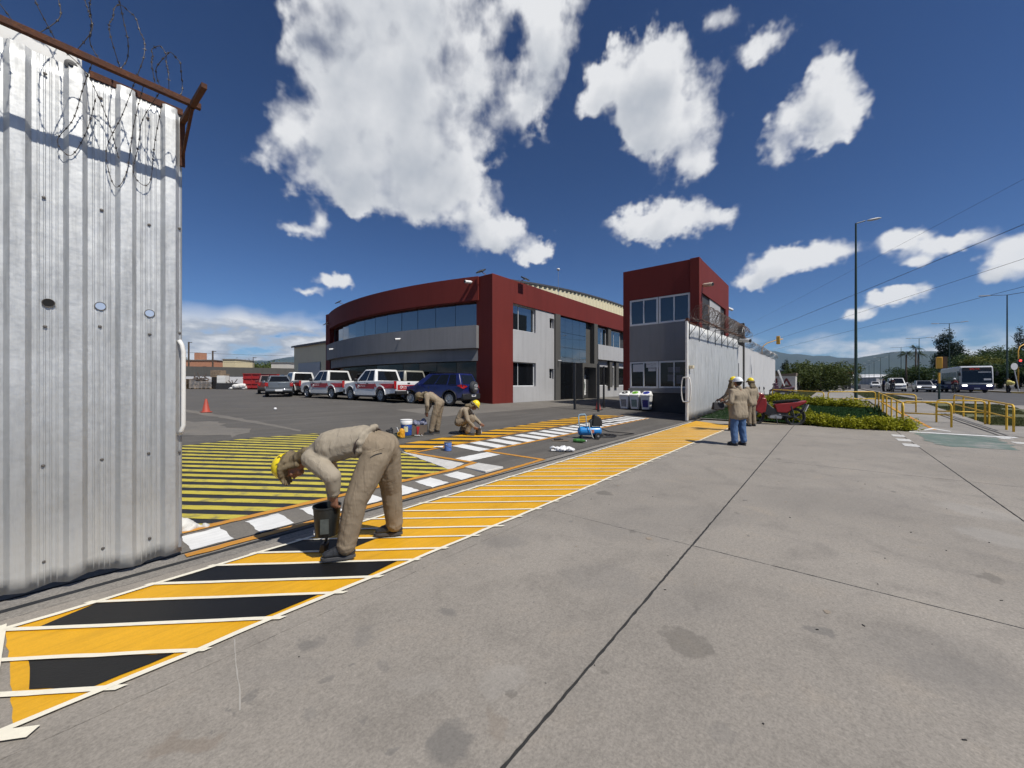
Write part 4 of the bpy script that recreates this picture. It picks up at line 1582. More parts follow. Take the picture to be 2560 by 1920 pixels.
# ---- warehouse hall behind
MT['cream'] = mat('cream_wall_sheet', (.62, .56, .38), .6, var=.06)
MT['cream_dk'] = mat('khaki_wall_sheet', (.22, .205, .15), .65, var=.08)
MT['roof_dk'] = mat('dark_roof_edge', (.06, .06, .062), .6, var=.2)
hall = thing('warehouse_hall', 'cream corrugated warehouse hall with a vaulted roof behind the office', 'warehouse', (0, 0, 0))


def vault(s):
    return 13.3 - 1.35 * ((s - 55) / 24) ** 2


prof = rib_profile(29, 86, .9, .2, .15, .12, 0)
b = MB()
for s, o_ in prof:
    b.v += [(s, 24 - o_, .4), (s, 24 - o_, vault(s) - .02)]
for i in range(len(prof) - 1):
    b.f.append((2 * i, 2 * i + 2, 2 * i + 3, 2 * i + 1))
b.build('gable_wall', MT['cream'], hall, fixn=False)
b = MB()
ss = lin(28.6, 86.4, 30)
for s in ss:
    b.v += [(s, 23.8, vault(s) - .08), (s, 23.8, vault(s) + .10), (s, 37, vault(s) + .12), (s, 37, vault(s) - .15)]
for i in range(30):
    for e in range(4):
        b.f.append((i * 4 + e, i * 4 + (e + 1) % 4, i * 4 + 4 + (e + 1) % 4, i * 4 + 4 + e))
b.f += [(3, 2, 1, 0), (120, 121, 122, 123)]
b.build('vaulted_roof', MT['roof_dk'], hall)
b = MB()
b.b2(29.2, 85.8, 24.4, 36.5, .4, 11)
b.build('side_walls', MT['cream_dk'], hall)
shed = thing('side_shed', 'khaki sheet metal shed with sloping roof left of the office', 'shed', (0, 0, 0))
b = MB()
prof = rib_profile(45, 61.8, .6, .12, .1, .06, 0)
for s, o_ in prof:
    b.v += [(23.6 - o_, s, .4), (23.6 - o_, s, 7.1)]
for i in range(len(prof) - 1):
    b.f.append((2 * i, 2 * i + 1, 2 * i + 3, 2 * i + 2))
b.build('wall', MT['cream'], shed, fixn=False)
b = MB()
b.xz([(23.3, 7.0), (24.1, 7.2), (24.1, 7.5), (23.3, 7.25)], 44.8, 62.2)
b.build('roof_edge', MT['roof_dk'], shed)
b = MB()
b.b2(23.45, 23.52, 53, 60, .5, 4.6)
b.build('sliding_door', MT['alu_grey'], shed)

# ================================================================== GUARD BOOTH
bo = thing('guard_booth', 'two storey guard booth in dark red and grey beside the gate', 'booth', (0, 0, 0))
S0, S1, T0, T1 = 21.0, 28.3, 5.05, 9.1
b = MB()
b.b2(S0 + .1, S1, T0 + .1, T1, -.1, 7.9)
b.build('core', MT['charcoal'], bo)
b = MB()                                             # red frame: parapet, left pier, corner pier
holed_wall('red_front', T0 + .45, T1, -.2, 8.0, [(T0 + .4501, 8.74, -.19, 6.33)], S0 + .02, S0 + .5, MT['red'], bo, axis='s')
b = MB()
b.b2(S0 - .03, S0 + .5, T0, T0 + .45, 3.9, 8.03)
b.build('corner_pier', MT['red'], bo, bevel=.012)
holed_wall('red_side', S0 + .5, S1, -.2, 8.0, [(S0 + .55, 26.1, 4.4, 6.32), (26.1, 27.35, 4.4, 6.32)], T0 + .005, T0 + .4, MT['red'], bo)
b = MB()
b.b2(23.4, 26.1, T0 + .06, T0 + .35, 4.0, 6.32)
b.build('side_panel', MT['grey_wall'], bo)
window(bo, S0 + .56, 23.38, 4.4, 6.3, T0 + .2, MT['alu'], MT['glass'], (.55,))
window(bo, 26.12, 27.33, 4.4, 6.3, T0 + .3, MT['alu'], MT['glass_dk'], (.5,))
b = MB()
b.b2(S0 + .04, S0 + .4, T0 + .45, 8.74, 2.86, 4.86)
b.build('grey_spandrel', MT['grey_dk'], bo, bevel=.01)
b = MB()
b.b2(S0 + .03, S0 + .4, T0 + .45, 8.74, -.2, 1.12)
b.build('charcoal_base', MT['charcoal'], bo)
b = MB()
b.b2(S0 - .06, S0 + .4, T0 + .45, 8.76, 1.12, 1.36)
b.build('sill', MT['grey_dk'], bo, bevel=.012)


def booth_windows(z0, z1, mg):
    m_ = (T0 + .47 + 8.72) / 2
    window(bo, m_ + .02, 8.72, z0, z1, S0 + .05, MT['alu'], mg, (.5,), .09, .09, axis='s')
    window(bo, T0 + .47, m_ - .02, z0, z1, S0 + .05, MT['alu'], mg, (.5,), .09, .09, axis='s')


booth_windows(4.87, 6.31, glass_mat('booth_upper_glass', (.012, .017, .022), .04, 1.6))
booth_windows(1.38, 2.84, MT['glass_dk'])
MT['paper'] = mat('paper_notice', (.60, .60, .60), .8, var=.05)
MT['ink'] = mat('printed_ink', (.04, .04, .05), .7)
for n_, t0, t1, z0, z1, tx in (('paper_notice', 7.95, 8.55, 2.28, 2.70, None), ('paper_notice', 7.12, 7.80, 2.50, 2.78, 'HORARIO PROVEEDORES'), ('paper_notice', 7.28, 7.68, 2.30, 2.49, 'SEGURIDAD')):
    b = MB()
    b.b2(S0 + .080, S0 + .084, t0, t1, z0, z1)
    o = tag(b.build(n_, MT['paper']), {None: 'blank looking paper sheet taped inside the lower left booth window', 'HORARIO PROVEEDORES': 'wide printed notice taped in the second lower booth window pane', 'SEGURIDAD': 'small printed notice hanging below the wide notice in the booth window'}[tx], 'notice')
    if tx:
        text(tx, .07 if tx[0] == 'S' else .062, MT['ink'], o, (S0 + .077, (t0 + t1) / 2, (z0 + z1) / 2 + .05), (R(90), 0, R(-90)), 'lettering', .0005)
        if tx[0] == 'H':
            text('08:00', .05, MT['ink'], o, (S0 + .077, (t0 + t1) / 2, (z0 + z1) / 2 - .04), (R(90), 0, R(-90)), 'lettering', .0005)
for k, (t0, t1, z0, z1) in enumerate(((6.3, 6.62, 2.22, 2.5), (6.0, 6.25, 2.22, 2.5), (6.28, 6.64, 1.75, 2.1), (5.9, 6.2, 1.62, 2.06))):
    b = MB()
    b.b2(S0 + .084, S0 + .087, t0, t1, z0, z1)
    tag(b.build('paper_notice', mat('dim_painted_paper', (.16, .16, .17), .8)), ['upper left', 'upper right', 'lower left', 'lower right'][k] + ' of four dim papers in the right booth window', 'notice')  # dimness put into the paper colour; sheets hang before the pane
camera_unit((21.6, T0 + .0, 6.72), R(60), 'white dome camera high on the sunlit side of the guard booth', mat('cream_plastic', (.65, .58, .45), .5), 1.7)
camera_unit((28.3, T0 + .1, 6.6), R(160), 'white camera at the far corner of the guard booth', None, 1.6)
camera_unit((29.4, 4.7, 4.55), R(60), 'white camera on the wall at the end of the far gate', None, 2.4)

# three recycling bins on the booth wall
for i, (tc_, lab, lc, disc) in enumerate(((8.88, 'white wall bin with a black lid disc, leftmost of three', (.02, .02, .02), (.25, .25, .25)), (8.28, 'white wall bin with a green lid disc, middle of three', (.16, .42, .03), (.16, .22, .21)), (7.66, 'white wall bin with a blue lid disc, nearest the gate', (.015, .03, .28), (.035, .03, .20)))):
    o = thing('recycling_bin', lab, 'bin', (S0 - .02, tc_, .22), 0, 'recycling bins on the booth wall')
    hwid = .265
    b = MB()
    b.add([(-.36, -hwid * .78, 0), (-.02, -hwid * .78, 0), (-.02, hwid * .78, 0), (-.36, hwid * .78, 0), (-.46, -hwid, .78), (-.02, -hwid, .78), (-.02, hwid, .78), (-.46, hwid, .78)],
          [(3, 2, 1, 0), (4, 5, 6, 7), (0, 1, 5, 4), (1, 2, 6, 5), (2, 3, 7, 6), (3, 0, 4, 7)])
    b.build('bin_body', MT['white'], o, bevel=.02)
    b = MB()
    b.add([(-.50, -hwid - .02, .74), (0, -hwid - .02, .74), (0, hwid + .02, .74), (-.50, hwid + .02, .74), (-.49, -hwid - .02, .80), (-.02, -hwid * .7, 1.0), (-.02, hwid * .7, 1.0), (-.49, hwid + .02, .80)],
          [(3, 2, 1, 0), (4, 5, 6, 7), (0, 1, 5, 4), (1, 2, 6, 5), (2, 3, 7, 6), (3, 0, 4, 7)])
    ld = b.build('lid', MT['white'], o, bevel=.02)
    b = MB()
    nv = Vector((-.20, 0, .47)).normalized()
    b.lathe([(.17, 0), (.17, .012), (.13, .018)], 24, Vector((-.25, 0, .902)), nv)
    b.build('lid_disc', mat('lid_disc_%d' % i, lc, .5), ld, smooth=35)
    b = MB()
    b.lathe([(.05, 0), (.045, .008)], 16, Vector((-.25, 0, .902)) + nv * .0185, nv)
    b.build('lid_hole', MT['white'] if i == 0 else MT['black'], ld)
    b = MB()
    fx = lambda z: -.36 - .10 * z / .78 - .004
    b.add([(fx(.12), -.15, .12), (fx(.12), .15, .12), (fx(.52), .16, .52), (fx(.52), -.16, .52)], [(0, 3, 2, 1)])
    b.build('front_sticker', mat('bin_sticker_%d' % i, disc, .5, var=.4, sc=14), o, fixn=False)

# ================================================================== VEHICLES
MT['tail_red'] = mat('tail_lamp_red', (.32, .012, .012), .18, var=.2, spec=.7)
MT['head_lamp'] = mat('head_lamp_lens', (.55, .56, .58), .12, spec=.8)
MT['lamp_on'] = mat('lit_head_lamp', (.9, .9, .9), .3, emit=(1, .97, .9), estr=3.5)
MT['chrome'] = mat('chrome', (.62, .62, .63), .15, .95, var=.05)
MT['rim'] = mat('alloy_rim', (.40, .41, .42), .35, .6, var=.1)
MT['plate'] = mat('number_plate', (.62, .62, .62), .5, var=.05)
MT['carblack'] = mat('black_trim', (.016, .016, .017), .55, var=.2, dirt=.2)
MT['car_white'] = car_paint('white_car_paint', (.72, .72, .71))
MT['car_white2'] = car_paint('dusty_white_car_paint', (.60, .60, .58))
MT['car_blue'] = car_paint('blue_car_paint', (.004, .010, .085))
MT['car_grey'] = car_paint('grey_car_paint', (.13, .15, .175), .3)
MT['car_silver'] = car_paint('silver_car_paint', (.36, .37, .38), .4)
MT['car_dark'] = car_paint('dark_car_paint', (.02, .021, .025))
MT['car_beige'] = car_paint('beige_car_paint', (.30, .29, .25), .2)
MT['car_red'] = car_paint('maroon_car_paint', (.11, .018, .02))
MT['decal_red'] = mat('red_decal', (.36, .018, .02), .4, var=.05)
MT['decal_white'] = mat('white_decal', (.74, .74, .74), .5)

_wheel = {}


def wheel(parent, x, y, r, w, side, m_rim=None):
    key = (r, w)
    if key not in _wheel:
        b = MB()
        b.lathe([(r * .62, -w * .42), (r * .70, -w * .5), (r * .93, -w * .48), (r, -w * .32), (r, w * .32), (r * .93, w * .48), (r * .70, w * .5), (r * .62, w * .42)], 28, axis=(0, 1, 0), cap=False)
        b.f.append(tuple(range(27, -1, -1)))
        t = b.build('wheel', MT['rubber'], None, smooth=40)
        b = MB()
        b.lathe([(r * .64, w * .44), (r * .66, w * .50), (r * .60, w * .49), (r * .56, w * .30), (r * .2, w * .30), (r * .17, w * .42), (.001, w * .44)], 28, axis=(0, 1, 0), cap=False)
        for k in range(6):
            a = k * math.pi / 3
            for da in (-.13, .13):
                b.box((math.cos(a + da) * r * .37, w * .40, math.sin(a + da) * r * .37), (r * .46, w * .10, r * .075), rot=Matrix.Rotation(-(a + da * .6), 3, 'Y'))
        rm = b.build('rim', MT['rim'], None, smooth=30)
        _wheel[key] = (t.data, rm.data)
        bpy.data.objects.remove(t)
        bpy.data.objects.remove(rm)
    td, rd = _wheel[key]
    o = bpy.data.objects.new('wheel', td)
    COL.objects.link(o)
    o.parent = parent
    o.location = (x, y, r)
    o.rotation_euler = (0, random.random() * 3, 0)
    if side < 0:
        o.rotation_euler = (0, random.random() * 3, R(180))
    q = bpy.data.objects.new('rim', rd)
    COL.objects.link(q)
    q.parent = o
    return o


def arcpts(cx, cz, r, a0, a1, n=9):
    return [(cx + r * math.cos(R(a0 + (a1 - a0) * i / n)), cz + r * math.sin(R(a0 + (a1 - a0) * i / n))) for i in range(n + 1)]


def quad_on(c, u0, u1, v0, v1, off):
    """patch on the quad c = (bottom0, bottom1, top1, top0), pushed out by off along its normal"""
    a, b_, d, e = (Vector(q) for q in c)
    n = (b_ - a).cross(e - a).normalized() * off

    def P(u, v):
        return (a * (1 - u) + b_ * u) * (1 - v) + (e * (1 - u) + d * u) * v + n
    return [P(u0, v0), P(u1, v0), P(u1, v1), P(u0, v1)]


def slab_on(c, u0, u1, v0, v1, off, th=.012):
    o = quad_on(c, u0, u1, v0, v1, off)
    i = quad_on(c, u0, u1, v0, v1, off - th)
    b = MB()
    b.add(o + i, [(0, 1, 2, 3), (7, 6, 5, 4), (0, 4, 5, 1), (1, 5, 6, 2), (2, 6, 7, 3), (3, 7, 4, 0)])
    return b


class Car:
    def __init__(self, name, label, cat, loc, rz, paint, W, side, axles, wr, ww=.22, group=None, zt=.8, ptaper=.10, tumble=.05, L2=2.3):
        self.o = thing(name, label, cat, loc, rz, group)
        self.W, self.L2, self.pt, self.tb, self.zt = W, L2, ptaper, tumble, zt
        self.paint = paint
        b = MB()
        b.xz(side, -W / 2, W / 2)
        b.mapv(self.shape)
        b.build('body', paint, self.o, bevel=.045, seg=3)
        for ax in axles:
            for sgn in (-1, 1):
                wheel(self.o, ax, sgn * (W / 2 - ww * .5 - .02), wr, ww, sgn)
        b = MB()                                                    # dark underbody between the arches
        b.b2(min(axles) - .55, max(axles) + .5, -W / 2 + .16, W / 2 - .16, .24, .62)
        b.build('underbody', MT['carblack'], self.o)

    def shape(self, x, y, z):
        f = 1 - self.pt * max(0., (abs(x) - self.L2 * .62) / (self.L2 * .38)) ** 2
        f *= 1 - self.tb * max(0., (z - self.zt) / .45)
        f *= 1 - .03 * max(0., (.6 - z) / .3)
        return (x, y * f, z)

    def patch(self, name, poly, m, sides=(-1, 1), out=.007, parent=None):
        for s in sides:
            b = MB()
            b.xz(poly, s * (self.W / 2 - .02), s * (self.W / 2 + out))
            b.mapv(lambda x, y, z: (self.shape(x, s * self.W / 2, z)[0], self.shape(x, s * self.W / 2, z)[1] + (y - s * self.W / 2), z))
            b.build(name, m, parent or self.o)

    def cabin(self, xb0, xb1, xt0, xt1, zb, zt, wb, wt, side_win, front=True, rear=True, m_glass=None, roof_bevel=.06, pv=(.10, .90)):
        m_glass = m_glass or MT['glass_car']
        self.cab = dict(xb0=xb0, xb1=xb1, xt0=xt0, xt1=xt1, zb=zb, zt=zt, wb=wb, wt=wt)
        b = MB()
        v = [(xb0, -wb, zb), (xb1, -wb, zb), (xb1, wb, zb), (xb0, wb, zb), (xt0, -wt, zt), (xt1, -wt, zt), (xt1, wt, zt), (xt0, wt, zt)]
        b.add(v, [(3, 2, 1, 0), (4, 5, 6, 7), (0, 1, 5, 4), (1, 2, 6, 5), (2, 3, 7, 6), (3, 0, 4, 7)])
        cb = b.build('cabin', self.paint, self.o, bevel=roof_bevel, seg=3)
        for c in ((v[0], v[1], v[5], v[4]), (v[2], v[3], v[7], v[6])):
            for u0, u1 in side_win:
                uu0, uu1 = (u0, u1) if c[0] == v[0] else (1 - u1, 1 - u0)
                slab_on(c, uu0, uu1, pv[0], pv[1], .008).build('side_window', m_glass, cb)
        if front:
            slab_on((v[1], v[2], v[6], v[5]), .07, .93, .06, .92, .008).build('windscreen', m_glass, cb)
        if rear:
            slab_on((v[3], v[0], v[4], v[7]), .10, .90, .12, .86, .008).build('rear_window', m_glass, cb)
        return cb

    def box(self, name, x0, x1, y0, y1, z0, z1, m, bevel=.012, parent=None):
        b = MB()
        b.b2(x0, x1, y0, y1, z0, z1)
        return b.build(name, m, parent or self.o, bevel=bevel)

    def mirrors(self, x, z, m=None):
        for s in (-1, 1):
            b = MB()
            b.box((x, s * (self.W / 2 + .10), z), (.12, .20, .19))
            b.build('mirror', m or self.paint, self.o, bevel=.03)


def pickup(label, loc, rz, paint, name='pickup_truck', deco=True, tail=True, group='pickup trucks parked beside the office', logo=True, rack=False, H=1.83):
    side = [(-2.74, .50), (-2.80, .62), (-2.80, 1.13), (-.98, 1.15), (1.05, 1.13), (1.16, 1.12), (2.05, 1.03), (2.36, .93), (2.45, .76), (2.46, .44), (2.05, .36)]
    side += arcpts(1.55, .40, .46, -4, 184)[0:] + [(1.05, .34), (-1.07, .34)] + arcpts(-1.55, .40, .46, -4, 184) + [(-2.04, .42)]
    side = side[::-1]
    c = Car(name, label, 'pickup truck', loc, rz, paint, 1.92, side, (1.55, -1.55), .38, .25, group, zt=.85, ptaper=.09, tumble=.04, L2=2.6)
    c.cabin(-.98, 1.10, -.78, .28, 1.10, H, .90, .72, ((.07, .40), (.44, .86)))
    o = c.o
    c.mirrors(.72, 1.22, MT['carblack'])
    for s in (-1, 1):
        b = MB()
        b.box((-2.80, s * .865, .93), (.06, .16, .42))
        b.build('tail_lamp', MT['tail_red'], o, bevel=.02)
        b = MB()
        b.box((2.33, s * .78, .86), (.18, .28, .17))
        b.build('headlight', MT['head_lamp'], o, bevel=.03)
        for ax in (1.55, -1.55):
            b = MB()
            b.tube([(p[0], s * .955, p[1]) for p in arcpts(ax, .40, .475, 0, 180, 14)], .028, 5)
            b.build('arch_trim', MT['carblack'] if not deco else paint, o)
        for x in (-.30, .62):
            b = MB()
            b.box((x, s * .955, 1.02), (.18, .04, .035))
            b.build('door_handle', MT['carblack'], o)
        b = MB()
        b.tube([(-1.05, s * .90, .30), (1.05, s * .90, .30)], .05, 6)
        b.build('side_step', MT['carblack'], o)
        for x in (-.02, -1.0, 1.02):                                  # door gaps
            c.patch('door_gap', [(x - .006, .42), (x + .006, .42), (x + .006, 1.10), (x - .006, 1.10)], MT['carblack'], (s,), .002)
    b = MB()
    b.box((-2.88, 0, .52), (.18, 1.78, .20))
    b.build('rear_bumper', MT['carblack'], o, bevel=.03)
    b = MB()
    b.box((2.46, 0, .50), (.14, 1.70, .30))
    b.build('front_bumper', MT['carblack'], o, bevel=.05)
    b = MB()
    b.box((2.44, 0, .80), (.08, 1.15, .22))
    b.build('grille', MT['carblack'], o, bevel=.02)
    b = MB()
    b.box((-2.805, 0, .845), (.03, 1.46, .50))
    tg = b.build('tailgate', paint, o, bevel=.015)
    b = MB()
    b.box((-2.83, 0, 1.03), (.03, .17, .07))
    b.build('tailgate_handle', MT['carblack'], tg, bevel=.008)
    b = MB()
    b.box((-2.978, 0, .54), (.012, .42, .13))
    b.build('number_plate', MT['plate'], o)
    b = MB()
    b.b2(-2.74, -1.02, -.80, .80, 1.135, 1.16)
    b.build('bed_cover', MT['carblack'], o)
    if deco:
        c.patch('red_band', [(-.98, .72), (-.98, 1.0), (1.02, .98), (.82, .72)][::-1], MT['decal_red'], out=.006)
        c.patch('red_band', [(-2.70, .74), (-2.70, 1.0), (-.99, 1.0), (-.99, .84), (-1.2, .80), (-1.34, .74), (-1.5, .70), (-1.9, .74)][::-1], MT['decal_red'], out=.006)
        b = MB()
        b.b2(-2.828, -2.82, -.72, .72, .66, .94)
        b.build('red_band', MT['decal_red'], tg)
        if logo:
            b = MB()
            b.tube([(-2.832, .50 + .07 * math.cos(a), .81 + .07 * math.sin(a)) for a in lin(0, 6.283, 18)[:-1]], .018, 4, closed=True)
            b.build('logo_ring', MT['decal_white'], tg)
            text('METALLCON', .13, MT['decal_white'], tg, (-2.831, .12, .83), (R(90), 0, R(-90)), 'lettering', .0008)
            text('CONSTRUCCIONES', .055, MT['decal_white'], tg, (-2.831, .12, .745), (R(90), 0, R(-90)), 'lettering', .0008)
            for k in range(3):
                b = MB()
                b.b2(-2.832, -2.829, -.62, -.28, .74 + .06 * k, .765 + .06 * k)
                b.build('contact_line', MT['decal_white'], tg)
            yy = c.shape(.5, .96, .85)[1]
            b = MB()
            b.tube([(.62 + .07 * math.cos(a), yy + .008, .85 + .07 * math.sin(a)) for a in lin(0, 6.283, 18)[:-1]], .014, 4, closed=True)
            b.build('logo_ring', MT['decal_white'], o)
            text('METALLCON', .11, MT['decal_white'], o, (.18, yy + .009, .87), (R(90), 0, R(180)), 'lettering', .0008)
    return c


def place(s, t, dz=0.):
    return (s, t, hz(s, t) + dz)


H90 = R(90)
pickup('white pickup truck with red side bands and tailgate lettering, nearest the blue car', place(12.6, 20.7), R(92), MT['car_white'])
pickup('white pickup truck with red bands, second from the blue car', place(12.25, 25.85), R(94), MT['car_white2'])
c = pickup('white pickup truck partly hidden behind the second red banded pickup', place(13.2, 33.5), R(86), MT['car_white2'])
c = pickup('pale beige pickup cab parked beyond the blue car, close to the glass', place(14.75, 20.95), R(90), MT['car_beige'], deco=False)


def suv_blue():
    side = [(-2.02, .42), (-2.06, .55), (-2.05, .98), (-1.98, 1.06), (1.0, 1.04), (1.10, 1.02), (1.75, .95), (1.98, .82), (2.03, .62), (2.0, .40), (1.72, .34)]
    side += arcpts(1.26, .36, .42, -4, 184) + [(.82, .30), (-.82, .30)] + arcpts(-1.26, .36, .42, -4, 184) + [(-1.70, .36)]
    c = Car('compact_suv', 'dark blue compact suv with a covered spare wheel on its back', 'car', place(13.75, 16.55), R(104), MT['car_blue'], 1.80, side[::-1], (1.26, -1.26), .345, .22, zt=.8, ptaper=.12, tumble=.05, L2=2.05)
    o = c.o
    c.cabin(-1.98, 1.12, -1.72, .22, 1.02, 1.66, .84, .64, ((.10, .27), (.30, .55), (.57, .82)))
    c.mirrors(.62, 1.08)
    for s in (-1, 1):
        b = MB()
        b.tube([(-1.6, s * .63, 1.69), (-1.2, s * .64, 1.725), (-.1, s * .64, 1.725), (.2, s * .63, 1.69)], .022, 6)
        b.build('roof_rail', MT['carblack'], o)
        b = MB()
        b.add([(-2.08, s * .40, .99), (-2.08, s * .80, .86), (-1.95, s * .885, .92), (-1.72, s * .885, 1.02), (-1.95, s * .87, 1.08), (-2.07, s * .70, 1.06)], [(0, 1, 2, 3, 4, 5)])
        for q in list(b.v):
            b.v.append((q[0] - .02, q[1] * 1.012, q[2]))
        b.f += [(11, 10, 9, 8, 7, 6)] + [(i, (i + 1) % 6, 6 + (i + 1) % 6, 6 + i) for i in range(6)]
        b.build('tail_lamp', MT['tail_red'], o)
        b = MB()
        b.box((1.86, s * .62, .86), (.22, .34, .14))
        b.build('headlight', MT['head_lamp'], o, bevel=.03)
        for ax in (1.26, -1.26):
            b = MB()
            b.tube([(p[0], s * .89, p[1]) for p in arcpts(ax, .36, .435, -8, 188, 14)], .032, 5)
            b.build('arch_trim', MT['carblack'], o)
        c.patch('sill_trim', [(-.84, .30), (.84, .30), (.84, .42), (-.84, .42)], MT['carblack'], (s,), .012)
        for x in (-.42, .45):
            b = MB()
            b.box((x, s * .90, .93), (.16, .035, .03))
            b.build('door_handle', MT['car_blue'], o)
            c.patch('door_gap', [(x + .47, .44), (x + .48, .44), (x + .48, 1.0), (x + .47, 1.0)], MT['carblack'], (s,), .002)
    b = MB()
    b.box((-2.06, 0, .45), (.14, 1.66, .30))
    b.build('rear_bumper', MT['carblack'], o, bevel=.04)
    b = MB()
    b.box((2.02, 0, .48), (.12, 1.6, .28))
    b.build('front_bumper', MT['carblack'], o, bevel=.04)
    b = MB()
    b.box((-2.142, -.12, .50), (.012, .42, .13))
    b.build('number_plate', MT['plate'], o)
    b = MB()
    b.lathe([(.001, .20), (.22, .20), (.29, .17), (.32, .11), (.32, 0), (.28, -.02)], 32, (-2.10, -.08, .93), (-1, 0, 0), cap=False)
    sp = b.build('spare_wheel_cover', mat('grey_vinyl_cover', (.045, .047, .05), .45, var=.1), o, smooth=35)
    b = MB()
    b.tube([(-2.302, -.08 + .16 * math.cos(a), 1.01 + .065 * math.sin(a)) for a in lin(0, 6.283, 24)[:-1]], .008, 4, closed=True)
    b.build('oval_badge', MT['decal_white'], sp)
    text('Ford', .10, MT['decal_white'], sp, (-2.302, -.08, 1.01), (R(90), 0, R(-90)), 'lettering', .001)
    text('Pussetto', .085, MT['decal_white'], sp, (-2.302, -.08, .88), (R(90), 0, R(-90)), 'lettering', .001)
    b = MB()
    b.b2(-2.304, -2.3, -.22, .06, .815, .825)
    b.build('underline', MT['decal_white'], sp)
    return c


suv_blue()


def small_pickup_grey():
    side = [(-2.18, .46), (-2.24, .56), (-2.24, 1.05), (-.9, 1.06), (.9, .98), (1.72, .90), (2.05, .74), (2.06, .42), (1.78, .34)]
    side += arcpts(1.33, .33, .39, -4, 184) + [(.93, .30), (-.93, .30)] + arcpts(-1.33, .33, .39, -4, 184) + [(-1.74, .36)]
    c = Car('small_pickup', 'grey compact pickup seen from directly behind, left of the white trucks', 'pickup truck', place(11.0, 31.6), R(71), MT['car_grey'], 1.72, side[::-1], (1.33, -1.33), .31, .2, zt=.8, ptaper=.08, tumble=.06, L2=2.2)
    o = c.o
    c.cabin(-1.05, .95, -.62, .10, 1.0, 1.52, .80, .58, ((.12, .42), (.46, .84)), roof_bevel=.07)
    c.mirrors(.6, 1.05)
    for s in (-1, 1):
        b = MB()
        b.box((-2.235, s * .745, .86), (.06, .20, .26))
        b.build('tail_lamp', MT['tail_red'], o, bevel=.02)
        b = MB()
        b.tube([(-1.25, s * .72, 1.08), (-1.10, s * .66, 1.40), (-.92, s * .56, 1.52)], .03, 6)
        b.build('roll_bar', MT['carblack'], o)
    b = MB()
    b.box((-2.235, 0, .82), (.04, 1.26, .40))
    tg = b.build('tailgate', MT['car_grey'], o, bevel=.02)
    b = MB()
    b.tube([(-2.262, .05 * math.cos(a), .92 + .05 * math.sin(a)) for a in lin(0, 6.283, 14)[:-1]], .008, 4, closed=True)
    b.build('round_badge', MT['chrome'], tg)
    b = MB()
    b.box((-2.26, 0, .47), (.12, 1.60, .18))
    b.build('rear_bumper', MT['car_grey'], o, bevel=.04)
    b = MB()
    b.box((-2.326, .02, .46), (.012, .44, .12))
    b.build('number_plate', MT['plate'], o)
    b = MB()
    b.b2(-2.2, -1.06, -.66, .66, 1.055, 1.075)
    b.build('bed_cover', MT['carblack'], o)


small_pickup_grey()


def boxy_car(name, label, cat, loc, rz, paint, L, W, H, belt, hood, wr=.32, group=None, rack=False, rear_x=None, lights=False, hoodlen=.95, pv=(.1, .9)):
    h = L / 2
    a = h - .78
    side = [(-h + .04, .40), (-h, .55), (-h, belt), (h - hoodlen, belt), (h - .25, hood), (h - .02, hood - .16), (h, .40), (a + wr + .12, .34)]
    side += arcpts(a, wr, wr + .08, -2, 182) + [(a - wr - .12, .28), (-a + wr + .12, .28)] + arcpts(-a, wr, wr + .08, -2, 182)
    c = Car(name, label, cat, loc, rz, paint, W, side[::-1], (a, -a), wr, .2, group, zt=belt - .25, ptaper=.12, tumble=.05, L2=h)
    o = c.o
    rx = -h + .06 if rear_x is None else rear_x
    c.cabin(rx, h - hoodlen + .05, rx + .25, h - hoodlen - .75, belt - .03, H, W / 2 - .06, W / 2 - .22, ((.10, .36), (.40, .64), (.67, .88)), pv=pv)
    c.mirrors(h - hoodlen - .35, belt + .06)
    for s in (-1, 1):
        b = MB()
        b.box((-h + .0, s * (W / 2 - .15), belt - .18), (.06, .18, .26))
        b.build('tail_lamp', MT['tail_red'], o, bevel=.02)
        b = MB()
        b.box((h - .09, s * (W / 2 - .24), hood - .16), (.16, .32, .14))
        b.build('headlight', MT['lamp_on'] if lights else MT['head_lamp'], o, bevel=.03)
    b = MB()
    b.box((h - .01, 0, .44), (.10, W * .9, .22))
    b.build('front_bumper', paint, o, bevel=.04)
    b = MB()
    b.box((-h + .0, 0, .46), (.10, W * .9, .22))
    b.build('rear_bumper', MT['carblack'], o, bevel=.03)
    b = MB()
    b.box((h - .02, 0, hood - .22), (.09, W * .48, .14))
    b.build('grille', MT['carblack'], o, bevel=.02)
    b = MB()
    b.box((h + .045, 0, .46), (.012, .40, .11))
    b.build('number_plate', MT['plate'], o)
    if rack:
        b = MB()
        for y in (-W * .33, W * .33):
            b.tube([(-h * .7, y, H + .1), (h * .2, y, H + .1)], .025, 5)
        for x in lin(-h * .7, h * .2, 4):
            b.tube([(x, -W * .33, H + .1), (x, W * .33, H + .1)], .02, 5)
        b.build('roof_rack', MT['carblack'], o)
    return c


boxy_car('parked_van', 'dark van with a roof rack mostly hidden behind the grey pickup', 'van', place(12.6, 38.5), R(72), MT['car_red'], 4.2, 1.7, 1.62, 1.0, .92, rack=True)
boxy_car('parked_suv', 'dark suv between the grey pickup and the white trucks', 'car', place(14.9, 40.5), R(80), MT['car_dark'], 4.4, 1.8, 1.7, 1.05, .95)

